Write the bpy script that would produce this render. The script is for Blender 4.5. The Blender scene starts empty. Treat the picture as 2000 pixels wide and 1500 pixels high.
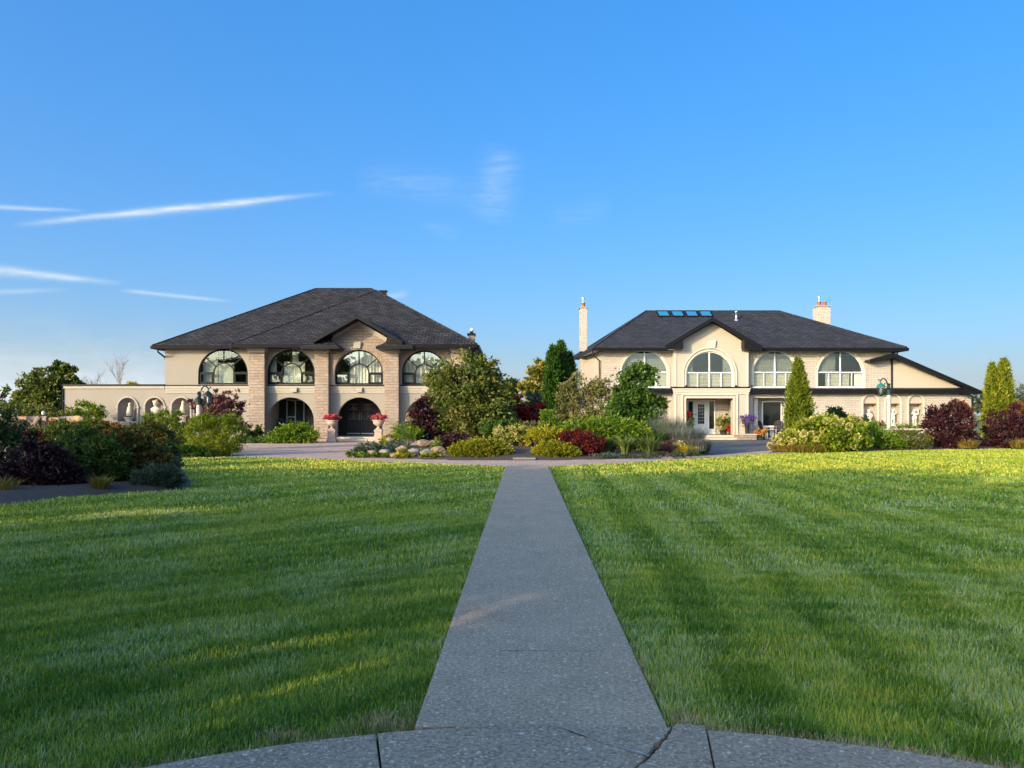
import bpy, bmesh, math, random
import numpy as np
from mathutils import Vector
from mathutils.geometry import delaunay_2d_cdt
S = bpy.context.scene
S.cycles.max_bounces = 5; S.cycles.diffuse_bounces = 2; S.cycles.glossy_bounces = 3; S.cycles.transmission_bounces = 3; S.cycles.transparent_max_bounces = 8
R = math.radians
# ---------------------------------------------------------------- camera, sky, sun, exposure
F = 1500.0            # focal length in pixels of a 2000 px wide picture
EYE = 1.6
cam_d = bpy.data.cameras.new("camera"); cam = bpy.data.objects.new("camera", cam_d)
S.collection.objects.link(cam)
cam.location = (0, 0, EYE); cam.rotation_euler = (R(90), 0, 0)
cam_d.sensor_width = 36; cam_d.lens = 27.0; cam_d.shift_y = 0.03
cam_d.clip_start = 0.1; cam_d.clip_end = 5000
S.camera = cam
SUN_EL, SUN_AZ = 15.0, 225.0      # azimuth clockwise from +Y: behind the camera, to the left
sun_d = bpy.data.lights.new("sun", 'SUN'); sun = bpy.data.objects.new("sun", sun_d)
S.collection.objects.link(sun)
sun_d.energy = 3.5; sun_d.angle = R(0.5); sun_d.color = (1.0, 0.77, 0.46)
to_sun = Vector((math.sin(R(SUN_AZ))*math.cos(R(SUN_EL)), math.cos(R(SUN_AZ))*math.cos(R(SUN_EL)), math.sin(R(SUN_EL))))
sun.rotation_euler = to_sun.to_track_quat('Z', 'Y').to_euler()
sun.location = (-40, -40, 30)
S.view_settings.view_transform = 'Standard'; S.view_settings.look = 'None'
S.view_settings.exposure = 0.6; S.view_settings.gamma = 1.0

W = bpy.data.worlds.new("World"); S.world = W; W.use_nodes = True
nt = W.node_tree; nt.nodes.clear()
def wn(t, **k):
    n = nt.nodes.new(t)
    for a, b in k.items(): setattr(n, a, b)
    return n
def wm(op, a, b=None, c=None, clamp=False):
    n = wn('ShaderNodeMath', operation=op, use_clamp=clamp)
    for i, v in enumerate((a, b, c)):
        if v is None: continue
        if hasattr(v, 'is_linked'): nt.links.new(v, n.inputs[i])
        else: n.inputs[i].default_value = v
    return n.outputs[0]
sky = wn('ShaderNodeTexSky', sky_type='NISHITA', sun_disc=False)
sky.sun_elevation = R(SUN_EL); sky.sun_rotation = R(SUN_AZ)
sky.air_density = 1.0; sky.dust_density = 4.0; sky.ozone_density = 6.0; sky.altitude = 100
gm = wn('ShaderNodeGamma'); gm.inputs[1].default_value = 0.5; nt.links.new(sky.outputs[0], gm.inputs[0])
hs = wn('ShaderNodeHueSaturation'); hs.inputs['Saturation'].default_value = 1.6; hs.inputs['Hue'].default_value = 0.513; hs.inputs['Value'].default_value = 2.5
nt.links.new(gm.outputs[0], hs.inputs['Color'])
# towards the sun an added brighter, bluer sky lifts fill light; elsewhere blue deepened
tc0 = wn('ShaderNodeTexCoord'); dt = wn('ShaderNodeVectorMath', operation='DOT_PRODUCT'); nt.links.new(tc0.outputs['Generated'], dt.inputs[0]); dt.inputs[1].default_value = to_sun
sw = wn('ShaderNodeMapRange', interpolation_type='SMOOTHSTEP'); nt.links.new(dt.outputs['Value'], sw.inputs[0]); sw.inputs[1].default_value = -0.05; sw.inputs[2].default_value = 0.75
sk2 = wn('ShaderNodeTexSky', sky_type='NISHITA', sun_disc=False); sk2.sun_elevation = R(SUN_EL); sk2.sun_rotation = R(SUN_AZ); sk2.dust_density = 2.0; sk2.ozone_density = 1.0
SUNSIDE_BOOST = 1.95
sv = wn('ShaderNodeVectorMath', operation='MULTIPLY'); nt.links.new(sk2.outputs[0], sv.inputs[0]); sv.inputs[1].default_value = (0.80*SUNSIDE_BOOST, 0.97*SUNSIDE_BOOST, 1.22*SUNSIDE_BOOST)
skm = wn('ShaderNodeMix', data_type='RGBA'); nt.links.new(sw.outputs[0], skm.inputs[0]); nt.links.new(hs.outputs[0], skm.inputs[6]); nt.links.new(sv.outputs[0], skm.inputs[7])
tc = wn('ShaderNodeTexCoord'); sx = wn('ShaderNodeSeparateXYZ'); nt.links.new(tc.outputs['Generated'], sx.inputs[0])
yy = wm('MAXIMUM', sx.outputs[1], 0.05)
U = wm('DIVIDE', sx.outputs[0], yy); V = wm('DIVIDE', sx.outputs[2], yy)
cx = wn('ShaderNodeCombineXYZ'); nt.links.new(U, cx.inputs[0]); nt.links.new(V, cx.inputs[1])
def cloud_noise(sc, rough, stretch):
    mp = wn('ShaderNodeMapping'); nt.links.new(cx.outputs[0], mp.inputs[0]); mp.inputs['Scale'].default_value = stretch
    n = wn('ShaderNodeTexNoise'); nt.links.new(mp.outputs[0], n.inputs['Vector'])
    n.inputs['Scale'].default_value = sc; n.inputs['Detail'].default_value = 7; n.inputs['Roughness'].default_value = rough
    return n.outputs[0]
N1 = cloud_noise(16, 0.6, (1, 2.2, 1)); N2 = cloud_noise(60, 0.65, (0.35, 2.2, 1))
total = None
def streak(x0, y0, x1, y1, w0, w1, strength, nz=0.6):
    """a wisp of ice cloud between two directions of the sky (pixel-like units / F)"""
    global total
    a = ((x0-1000)/F, (810-y0)/F); b = ((x1-1000)/F, (810-y1)/F)
    dx, dy = b[0]-a[0], b[1]-a[1]; L = math.hypot(dx, dy); dx /= L; dy /= L
    ua = wm('SUBTRACT', U, a[0]); va = wm('SUBTRACT', V, a[1])
    s = wm('DIVIDE', wm('ADD', wm('MULTIPLY', ua, dx), wm('MULTIPLY', va, dy)), L)
    t = wm('SUBTRACT', wm('MULTIPLY', va, dx), wm('MULTIPLY', ua, dy))
    t = wm('ADD', t, wm('MULTIPLY', wm('SUBTRACT', N1, 0.5), 0.6*max(w0, w1)/F))
    wdt = wm('MULTIPLY_ADD', s, (w1-w0)/F, w0/F); wdt = wm('MAXIMUM', wdt, 0.0004)
    q = wm('DIVIDE', t, wdt); g = wm('EXPONENT', wm('MULTIPLY', wm('MULTIPLY', q, q), -1.0))
    e = wm('MULTIPLY', wm('MULTIPLY', s, 5.0, clamp=True), wm('MULTIPLY', wm('SUBTRACT', 1.0, s), 4.0, clamp=True))
    nn = wm('MULTIPLY_ADD', wm('SUBTRACT', N2, 0.5), nz*2.4, 1.0-nz*0.3, clamp=True)
    m = wm('MULTIPLY', wm('MULTIPLY', g, e), wm('MULTIPLY', nn, strength))
    total = m if total is None else wm('ADD', total, m)
streak(20, 440, 660, 376, 6, 5, 0.68, 0.9)
streak(200, 424, 560, 388, 10, 7, 0.25, 0.5)
streak(-160, 398, 170, 412, 6, 3, 0.55, 0.5)
streak(-140, 515, 245, 553, 12, 4, 0.68, 0.8)
streak(230, 566, 460, 590, 4, 3, 0.45, 0.4)
streak(-200, 575, 140, 566, 7, 4, 0.3, 0.5)
streak(985, 280, 950, 440, 30, 40, 0.22, 1.2)
streak(690, 345, 930, 372, 24, 30, 0.13, 1.2)
streak(820, 436, 900, 462, 8, 12, 0.10, 1.2)
streak(735, 584, 800, 572, 7, 6, 0.3, 0.8)
streak(1070, 430, 1200, 400, 20, 20, 0.07, 1.2)
streak(-700, 745, 800, 800, 150, 60, 0.50, 0.0)
streak(-3500, 800, 5500, 800, 75, 75, 0.5, 0.0)
total = wm('MINIMUM', total, 0.9)
mixc = wn('ShaderNodeMix', data_type='RGBA'); nt.links.new(total, mixc.inputs[0])
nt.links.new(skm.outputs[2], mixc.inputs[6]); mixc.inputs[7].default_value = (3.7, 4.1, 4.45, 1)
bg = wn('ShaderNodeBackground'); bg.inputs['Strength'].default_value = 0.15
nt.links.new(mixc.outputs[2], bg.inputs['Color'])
wo = wn('ShaderNodeOutputWorld'); nt.links.new(bg.outputs[0], wo.inputs[0])

# ---------------------------------------------------------------- helpers
rng = np.random.default_rng(7); random.seed(7)
def X(px, Y): return (px-1000)/F*Y
def Z(py, Y): return EYE + (810-py)/F*Y
def G(px, py):
    Y = F*EYE/(py-810.0); return ((px-1000)/F*Y, Y)
def tag(o, label=None, cat=None, group=None, kind=None):
    if label: o["label"] = label
    if cat: o["category"] = cat
    if group: o["group"] = group
    if kind: o["kind"] = kind
    return o
def empty(name, loc, label, cat, group=None):
    o = bpy.data.objects.new(name, None); S.collection.objects.link(o); o.location = loc
    o.empty_display_size = 0.2
    return tag(o, label, cat, group)
def world_origin(o):
    v = Vector((0, 0, 0))
    while o is not None: v += o.location; o = o.parent
    return v
def link(name, me, parent=None, loc=None):
    o = bpy.data.objects.new(name, me); S.collection.objects.link(o)
    if parent is not None: o.parent = parent
    if loc is not None: o.location = loc
    return o
def auto_uv(me):
    n = len(me.loops)
    if not n: return
    co = np.empty(len(me.vertices)*3, np.float32); me.vertices.foreach_get('co', co); co = co.reshape(-1, 3)
    vi = np.empty(n, np.int32); me.loops.foreach_get('vertex_index', vi)
    np_ = len(me.polygons); lt = np.empty(np_, np.int32); me.polygons.foreach_get('loop_total', lt)
    nr = np.empty(np_*3, np.float32); me.polygons.foreach_get('normal', nr); nr = np.repeat(nr.reshape(-1, 3), lt, axis=0)
    p = co[vi]; t = np.stack([-nr[:, 1], nr[:, 0], np.zeros(n)], 1); l = np.linalg.norm(t, axis=1)
    flat = l < 0.08
    t = t/np.maximum(l, 1e-6)[:, None]; t[flat] = (1, 0, 0)
    b = np.cross(nr, t); b[flat] = (0, 1, 0)
    uv = np.stack([(p*t).sum(1), (p*b).sum(1)], 1).astype(np.float32)
    me.uv_layers.new(name='UVMap').data.foreach_set('uv', uv.ravel())
def fill(loops):
    """triangles (as indices into the joined loops) of an outline with openings"""
    pts = [p for l in loops for p in l]; ed = []; k = 0
    for l in loops: ed += [(k+i, k+(i+1) % len(l)) for i in range(len(l))]; k += len(l)
    co, _, fc, ov, _, _ = delaunay_2d_cdt([Vector((p[0], p[1])) for p in pts], ed, [], 0, 1e-7)
    def inside(x, y, l):
        c = False
        for i in range(len(l)):
            (x0, y0), (x1, y1) = l[i][:2], l[(i+1) % len(l)][:2]
            if (y0 > y) != (y1 > y) and x < (x1-x0)*(y-y0)/(y1-y0)+x0: c = not c
        return c
    out = []
    for f in fc:
        x = sum(co[i].x for i in f)/3; y = sum(co[i].y for i in f)/3
        if inside(x, y, loops[0]) and not any(inside(x, y, l) for l in loops[1:]) and all(ov[i] for i in f): out.append(tuple(ov[i][0] for i in f))
    return out
class MB:
    def __init__(s): s.v = []; s.f = []
    def add(s, vs, fs):
        k = len(s.v); s.v += [tuple(v) for v in vs]; s.f += [tuple(i+k for i in f) for f in fs]; return s
    def box(s, x0, x1, y0, y1, z0, z1):
        return s.add([(x0,y0,z0),(x1,y0,z0),(x1,y1,z0),(x0,y1,z0),(x0,y0,z1),(x1,y0,z1),(x1,y1,z1),(x0,y1,z1)],
                     [(0,3,2,1),(4,5,6,7),(0,1,5,4),(1,2,6,5),(2,3,7,6),(3,0,4,7)])
    def slab(s, loops, y0, y1):
        """loops of (x,z): the first is the outline, the rest are openings; extruded along y"""
        def area(l): return sum(l[i][0]*l[(i+1)%len(l)][1]-l[(i+1)%len(l)][0]*l[i][1] for i in range(len(l)))
        ls = []
        for i, l in enumerate(loops):
            a = area(l)
            ls.append(list(l) if (a > 0) == (i == 0) else list(reversed(l)))
        tris = fill(ls)
        pts = [p for l in ls for p in l]; n = len(pts)
        vs = [(p[0], y0, p[1]) for p in pts]+[(p[0], y1, p[1]) for p in pts]; fs = []
        for t in tris:
            a, b, c = t; ar = (pts[b][0]-pts[a][0])*(pts[c][1]-pts[a][1])-(pts[c][0]-pts[a][0])*(pts[b][1]-pts[a][1])
            if ar < 0: b, c = c, b
            fs.append((a, b, c)); fs.append((a+n, c+n, b+n))
        k = 0
        for l in ls:
            m = len(l)
            for i in range(m):
                a, b = k+i, k+(i+1) % m; fs.append((b, a, a+n, b+n))
            k += m
        return s.add(vs, fs)
    def flat(s, poly, z0, z1):
        """horizontal polygon of (x,y) as a thin slab"""
        a = sum(poly[i][0]*poly[(i+1)%len(poly)][1]-poly[(i+1)%len(poly)][0]*poly[i][1] for i in range(len(poly)))
        if a < 0: poly = list(reversed(poly))
        n = len(poly); tris = fill([poly])
        vs = [(p[0], p[1], z1) for p in poly]+[(p[0], p[1], z0) for p in poly]; fs = []
        for t in tris:
            a, b, c = t; ar = (poly[b][0]-poly[a][0])*(poly[c][1]-poly[a][1])-(poly[c][0]-poly[a][0])*(poly[b][1]-poly[a][1])
            if ar < 0: b, c = c, b
            fs.append((a, b, c))
        for i in range(n): fs.append((i, i+n, (i+1) % n+n, (i+1) % n))
        return s.add(vs, fs)
    def tube(s, pts, rad, seg=8, caps=True):
        pts = [Vector(p) for p in pts]; n = len(pts)
        if not hasattr(rad, '__len__'): rad = [rad]*n
        vs = []; fs = []
        for i, p in enumerate(pts):
            d = (pts[min(i+1, n-1)]-pts[max(i-1, 0)]).normalized()
            u = d.cross(Vector((0, 0, 1)) if abs(d.z) < 0.95 else Vector((1, 0, 0))).normalized(); w = d.cross(u)
            for k in range(seg):
                a = 2*math.pi*k/seg; vs.append(p+(u*math.cos(a)+w*math.sin(a))*rad[i])
        for i in range(n-1):
            for k in range(seg):
                a = i*seg+k; b = i*seg+(k+1) % seg; fs.append((a, b, b+seg, a+seg))
        if caps: fs.append(tuple(range(seg))); fs.append(tuple(range((n-1)*seg, n*seg))[::-1])
        return s.add(vs, fs)
    def lathe(s, prof, cx=0, cy=0, cz=0, seg=20, a0=0, a1=2*math.pi):
        full = abs(a1-a0-2*math.pi) < 1e-6; m = seg if full else seg+1; vs = []; fs = []
        for r, z in prof:
            for k in range(m):
                a = a0+(a1-a0)*k/seg; vs.append((cx+r*math.cos(a), cy+r*math.sin(a), cz+z))
        for i in range(len(prof)-1):
            for k in range(seg):
                a = i*m+k; b = i*m+((k+1) % m if full else k+1); fs.append((a, b, b+m, a+m))
        return s.add(vs, fs)
    def ball(s, c, r, seg=10, rings=7):
        if not hasattr(r, '__len__'): r = (r, r, r)
        vs = []; fs = []
        for i in range(rings+1):
            th = math.pi*i/rings
            for k in range(seg):
                a = 2*math.pi*k/seg
                vs.append((c[0]+r[0]*math.sin(th)*math.cos(a), c[1]+r[1]*math.sin(th)*math.sin(a), c[2]-r[2]*math.cos(th)))
        for i in range(rings):
            for k in range(seg):
                a = i*seg+k; b = i*seg+(k+1) % seg; fs.append((a, b, b+seg, a+seg))
        return s.add(vs, fs)
    def build(s, name, mat, parent=None, smooth=False, bevel=0.0, loc=None):
        o0 = world_origin(parent) if parent is not None else Vector((0, 0, 0))
        if loc is not None: o0 = Vector(loc)
        me = bpy.data.meshes.new(name)
        me.from_pydata([(v[0]-o0.x, v[1]-o0.y, v[2]-o0.z) for v in s.v], [], s.f)
        me.validate(); me.update(); auto_uv(me)
        if mat is not None: me.materials.append(mat)
        if smooth: me.polygons.foreach_set('use_smooth', [True]*len(me.polygons))
        o = link(name, me, parent, loc)
        if bevel:
            b = o.modifiers.new('bevel', 'BEVEL'); b.width = bevel; b.segments = 2; b.limit_method = 'ANGLE'
        return o
def arch(x0, x1, zb, zt, n=24, inset=0.0):
    """round-headed outline; the head is half an ellipse as high as half the width"""
    x0 += inset; x1 -= inset; zb += inset; zt -= inset
    r = (x1-x0)/2; c = (x0+x1)/2; h = min(r, zt-zb-0.02); zs = zt-h
    return [(x0, zb), (x1, zb)]+[(c+r*math.cos(math.pi*i/n), zs+h*math.sin(math.pi*i/n)) for i in range(n+1)]
def rect(x0, x1, z0, z1): return [(x0, z0), (x1, z0), (x1, z1), (x0, z1)]

# ---------------------------------------------------------------- materials
def new_mat(name):
    m = bpy.data.materials.new(name); m.use_nodes = True; t = m.node_tree; t.nodes.clear()
    out = t.nodes.new('ShaderNodeOutputMaterial'); p = t.nodes.new('ShaderNodeBsdfPrincipled')
    t.links.new(p.outputs[0], out.inputs[0]); return m, t, p, out
def node(t, ty, ins=None, **k):
    n = t.nodes.new(ty)
    for a, b in k.items(): setattr(n, a, b)
    for a, b in (ins or {}).items():
        if hasattr(b, 'is_linked'): t.links.new(b, n.inputs[a])
        else: n.inputs[a].default_value = b
    return n
def rgb(c): return (c[0], c[1], c[2], 1)
def ramp(t, fac, stops):
    n = t.nodes.new('ShaderNodeValToRGB'); t.links.new(fac, n.inputs[0]); e = n.color_ramp.elements
    while len(e) > 1: e.remove(e[-1])
    e[0].position = stops[0][0]; e[0].color = rgb(stops[0][1])
    for p, c in stops[1:]: q = e.new(p); q.color = rgb(c)
    return n.outputs[0]
def mix(t, fac, a, b, blend='MIX'):
    n = t.nodes.new('ShaderNodeMix'); n.data_type = 'RGBA'; n.blend_type = blend
    for i, v in ((0, fac), (6, a), (7, b)):
        if hasattr(v, 'is_linked'): t.links.new(v, n.inputs[i])
        else: n.inputs[i].default_value = rgb(v) if i else v
    return n.outputs[2]
def bump(t, p, h, strength=0.3, dist=0.02):
    b = node(t, 'ShaderNodeBump', {'Height': h, 'Strength': strength, 'Distance': dist}); t.links.new(b.outputs[0], p.inputs['Normal'])
def plain(name, col, rough=0.6, var=0.12, scale=6.0, metal=0.0, spec=0.4, bmp=0.15, bscale=40):
    m, t, p, o = new_mat(name); tcn = node(t, 'ShaderNodeTexCoord')
    n = node(t, 'ShaderNodeTexNoise', {'Vector': tcn.outputs['Object'], 'Scale': scale, 'Detail': 6.0, 'Roughness': 0.6})
    c = mix(t, n.outputs[0], tuple(x*(1-var) for x in col), tuple(min(x*(1+var), 1) for x in col))
    t.links.new(c, p.inputs['Base Color']); p.inputs['Roughness'].default_value = rough
    p.inputs['Metallic'].default_value = metal; p.inputs['Specular IOR Level'].default_value = spec
    if bmp:
        n2 = node(t, 'ShaderNodeTexNoise', {'Vector': tcn.outputs['Object'], 'Scale': bscale, 'Detail': 4.0})
        bump(t, p, n2.outputs[0], bmp, 0.01)
    return m
def brick(name, c1, c2, mortar, bw, rh, ms=0.012, rough=0.85, noise=0.25, bmp=0.6, offset=0.5):
    m, t, p, o = new_mat(name); tcn = node(t, 'ShaderNodeTexCoord')
    b = node(t, 'ShaderNodeTexBrick', {'Vector': tcn.outputs['UV'], 'Color1': rgb(c1), 'Color2': rgb(c2), 'Mortar': rgb(mortar), 'Scale': 1.0,
             'Mortar Size': ms, 'Mortar Smooth': 0.2, 'Bias': 0.0, 'Brick Width': bw, 'Row Height': rh}, offset=offset)
    n = node(t, 'ShaderNodeTexNoise', {'Vector': tcn.outputs['UV'], 'Scale': 1.1, 'Detail': 8.0, 'Roughness': 0.65})
    k = node(t, 'ShaderNodeMapRange', {0: n.outputs[0], 1: 0.25, 2: 0.75, 3: 1-noise, 4: 1+noise})
    n3 = node(t, 'ShaderNodeTexNoise', {'Vector': tcn.outputs['UV'], 'Scale': 9.0, 'Detail': 3.0})
    k2 = node(t, 'ShaderNodeMapRange', {0: n3.outputs[0], 1: 0.3, 2: 0.7, 3: 1-noise*0.8, 4: 1+noise*0.8})
    kk = node(t, 'ShaderNodeMath', {0: k.outputs[0], 1: k2.outputs[0]}, operation='MULTIPLY')
    c = node(t, 'ShaderNodeVectorMath', {0: b.outputs['Color'], 3: kk.outputs[0]}, operation='SCALE')
    t.links.new(c.outputs[0], p.inputs['Base Color']); p.inputs['Roughness'].default_value = rough; p.inputs['Specular IOR Level'].default_value = 0.25
    inv = node(t, 'ShaderNodeMath', {0: 1.0, 1: b.outputs['Fac']}, operation='SUBTRACT')
    h = node(t, 'ShaderNodeMath', {0: n3.outputs[0], 1: 0.6, 2: inv.outputs[0]}, operation='MULTIPLY_ADD')
    bump(t, p, h.outputs[0], bmp, 0.02)
    return m
def leaf(name, stops, trans=0.35, rough=0.55, spec=0.25):
    """leaves: colour runs over the species' range by a per-leaf attribute; light passes through them"""
    m, t, p, o = new_mat(name)
    a = node(t, 'ShaderNodeAttribute', attribute_name='tone')
    c = ramp(t, a.outputs['Fac'], stops); t.links.new(c, p.inputs['Base Color'])
    p.inputs['Roughness'].default_value = rough; p.inputs['Specular IOR Level'].default_value = spec
    tr = node(t, 'ShaderNodeBsdfTranslucent', {'Color': c}); ms = node(t, 'ShaderNodeMixShader', {0: trans})
    t.links.new(p.outputs[0], ms.inputs[1]); t.links.new(tr.outputs[0], ms.inputs[2]); t.links.new(ms.outputs[0], o.inputs[0])
    return m
def glass(name, tint=(0.93, 0.97, 0.95), refl=0.16, dark=0.0):
    m, t, p, o = new_mat(name)
    tr = node(t, 'ShaderNodeBsdfTransparent', {'Color': rgb(tint)}); gl = node(t, 'ShaderNodeBsdfGlossy', {'Color': rgb((0.95, 0.97, 1)), 'Roughness': 0.015})
    lw = node(t, 'ShaderNodeLayerWeight', {'Blend': 0.5}); f3 = node(t, 'ShaderNodeMath', {0: lw.outputs['Facing'], 1: 4.0}, operation='POWER'); f = node(t, 'ShaderNodeMath', {0: f3.outputs[0], 1: refl}, operation='ADD', use_clamp=True)
    tcn = node(t, 'ShaderNodeTexCoord')
    n = node(t, 'ShaderNodeTexNoise', {'Vector': tcn.outputs['Object'], 'Scale': 1.3, 'Detail': 1.0})
    b = node(t, 'ShaderNodeBump', {'Height': n.outputs[0], 'Strength': 0.06, 'Distance': 0.05}); t.links.new(b.outputs[0], gl.inputs['Normal'])
    ms = node(t, 'ShaderNodeMixShader', {0: f.outputs[0]}); t.links.new(tr.outputs[0], ms.inputs[1]); t.links.new(gl.outputs[0], ms.inputs[2])
    t.links.new(ms.outputs[0], o.inputs[0]); return m
M = {}
M['stucco_beige'] = plain('beige stucco', (0.268, 0.240, 0.202), 0.9, 0.10, 0.9, bmp=0.25, bscale=90)
M['stucco_cream'] = plain('cream stucco', (0.44, 0.382, 0.305), 0.9, 0.06, 0.9, bmp=0.2, bscale=90)
M['trim_beige'] = plain('pale stucco trim', (0.352, 0.318, 0.263), 0.85, 0.08, 2, bmp=0.1)
M['trim_cream'] = plain('cream trim', (0.55, 0.485, 0.39), 0.8, 0.04, 2, bmp=0.1)
M['stone'] = brick('tan split stone', (0.325, 0.254, 0.202), (0.267, 0.208, 0.165), (0.225, 0.18, 0.146), 0.52, 0.17, 0.012, noise=0.22, bmp=1.0)
M['stone_ring'] = brick('tan stone voussoirs', (0.37, 0.28, 0.205), (0.28, 0.205, 0.15), (0.22, 0.175, 0.135), 0.13, 0.6, 0.018, noise=0.15, bmp=0.9)
M['brick_cream'] = brick('cream brick', (0.50, 0.443, 0.375), (0.455, 0.397, 0.33), (0.35, 0.297, 0.242), 0.42, 0.115, 0.013, noise=0.08, bmp=0.8)
M['shingle'] = brick('charcoal shingles', (0.046, 0.044, 0.047), (0.018, 0.018, 0.020), (0.006, 0.006, 0.007), 0.40, 0.22, 0.03, rough=0.9, noise=0.5, bmp=0.8)
M['shingle_blue'] = brick('slate shingles', (0.042, 0.044, 0.052), (0.024, 0.026, 0.032), (0.010, 0.011, 0.014), 0.40, 0.22, 0.022, rough=0.9, noise=0.3, bmp=0.7)
M['black'] = plain('black painted metal', (0.008, 0.008, 0.010), 0.45, 0.1, 5, spec=0.15, bmp=0.0)
M['black_wood'] = plain('black stained wood', (0.014, 0.012, 0.011), 0.5, 0.2, 8, bmp=0.2)
M['soffit'] = plain('white soffit', (0.62, 0.6, 0.56), 0.6, 0.04, 3, bmp=0)
M['white'] = plain('white vinyl', (0.80, 0.79, 0.76), 0.45, 0.03, 3, bmp=0)
M['glass'] = glass('window glass', (0.92, 0.96, 0.94), 0.05)
M['glass_clear'] = glass('pale window glass', (0.95, 0.98, 0.97), 0.12)
M['curtain'] = plain('pale curtain', (0.80, 0.77, 0.66), 0.9, 0.08, 3, bmp=0)
M['blind'] = brick('slatted blind', (0.52, 0.46, 0.37), (0.48, 0.42, 0.34), (0.25, 0.22, 0.18), 40.0, 0.09, 0.018, noise=0.05, bmp=0.5)
M['screen'] = brick('grey roller screen', (0.19, 0.185, 0.155), (0.17, 0.165, 0.14), (0.12, 0.115, 0.10), 40.0, 0.12, 0.01, noise=0.12, bmp=0.2)
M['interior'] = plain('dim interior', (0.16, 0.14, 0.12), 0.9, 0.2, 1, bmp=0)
M['floor_porch'] = plain('porch floor concrete', (0.30, 0.28, 0.25), 0.85, 0.15, 4)
M['limestone'] = plain('pale stone step', (0.52, 0.44, 0.33), 0.85, 0.1, 5, bmp=0.3)
M['statue'] = plain('white cast stone', (0.74, 0.70, 0.62), 0.7, 0.08, 8, bmp=0.2)
M['bust'] = plain('cream cast stone', (0.62, 0.52, 0.40), 0.75, 0.12, 8, bmp=0.3)
M['urn'] = plain('pinkish cast stone', (0.42, 0.30, 0.235), 0.8, 0.14, 8, bmp=0.3)
M['terracotta'] = plain('terracotta', (0.48, 0.14, 0.06), 0.7, 0.15, 8)
M['steel'] = plain('galvanised steel', (0.62, 0.62, 0.62), 0.3, 0.1, 8, metal=0.8, bmp=0)
M['lamp_green'] = plain('dark green lamp metal', (0.006, 0.020, 0.019), 0.4, 0.15, 8, bmp=0)
M['lamp_teal'] = plain('verdigris lamp roof', (0.01, 0.17, 0.14), 0.4, 0.15, 8, bmp=0)
M['post'] = plain('grey cast lamp post', (0.42, 0.41, 0.36), 0.8, 0.12, 10, bmp=0.3)
M['lamp_glass'] = glass('lantern glass', (0.9, 0.9, 0.85), 0.1)
M['bulb'] = plain('white lamp bulb', (0.8, 0.8, 0.76), 0.3, 0.02, 3, bmp=0)
M['bark'] = plain('grey brown bark', (0.13, 0.095, 0.065), 0.9, 0.4, 9, bmp=0.6, bscale=25)
M['bark_pale'] = plain('pale grey bark', (0.42, 0.36, 0.29), 0.9, 0.3, 9, bmp=0.5, bscale=25)
M['bark_grey'] = plain('bare grey wood', (0.30, 0.27, 0.27), 0.9, 0.2, 9, bmp=0.3)
M['driftwood'] = plain('weathered grey brown wood', (0.27, 0.19, 0.15), 0.85, 0.35, 7, bmp=0.6, bscale=20)
M['log_red'] = plain('peeling red brown log', (0.42, 0.22, 0.13), 0.8, 0.4, 4, bmp=0.5, bscale=20)
M['log_cut'] = plain('fresh cut log', (0.60, 0.36, 0.16), 0.85, 0.3, 6, bmp=0.5, bscale=30)
M['rock'] = plain('tan garden rock', (0.27, 0.19, 0.12), 0.9, 0.55, 3.5, bmp=0.8, bscale=9)
M['rock_grey'] = plain('pale grey rock', (0.25, 0.21, 0.17), 0.9, 0.55, 3.5, bmp=0.8, bscale=9)
M['mulch'] = plain('dark garden mulch', (0.075, 0.052, 0.038), 0.95, 0.5, 18, bmp=1.0, bscale=50)
M['soil_grey'] = plain('dry grey soil', (0.055, 0.042, 0.033), 0.95, 0.5, 9, bmp=1.0, bscale=50)
M['flagstone'] = plain('flagstones', (0.26, 0.225, 0.18), 0.85, 0.3, 3, bmp=0.4)
M['skylight'] = plain('blue tinted skylight glass', (0.03, 0.20, 0.34), 0.08, 0.1, 3, spec=0.8, bmp=0)
M['car_white'] = plain('white car paint', (0.78, 0.78, 0.78), 0.25, 0.02, 3, spec=0.6, bmp=0)
M['tyre'] = plain('black rubber', (0.02, 0.02, 0.02), 0.8, 0.1, 6, bmp=0)
M['dark_glass'] = plain('dark glass', (0.015, 0.018, 0.02), 0.06, 0.05, 3, spec=0.7, bmp=0)
M['terracotta_light'] = M['terracotta']
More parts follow.
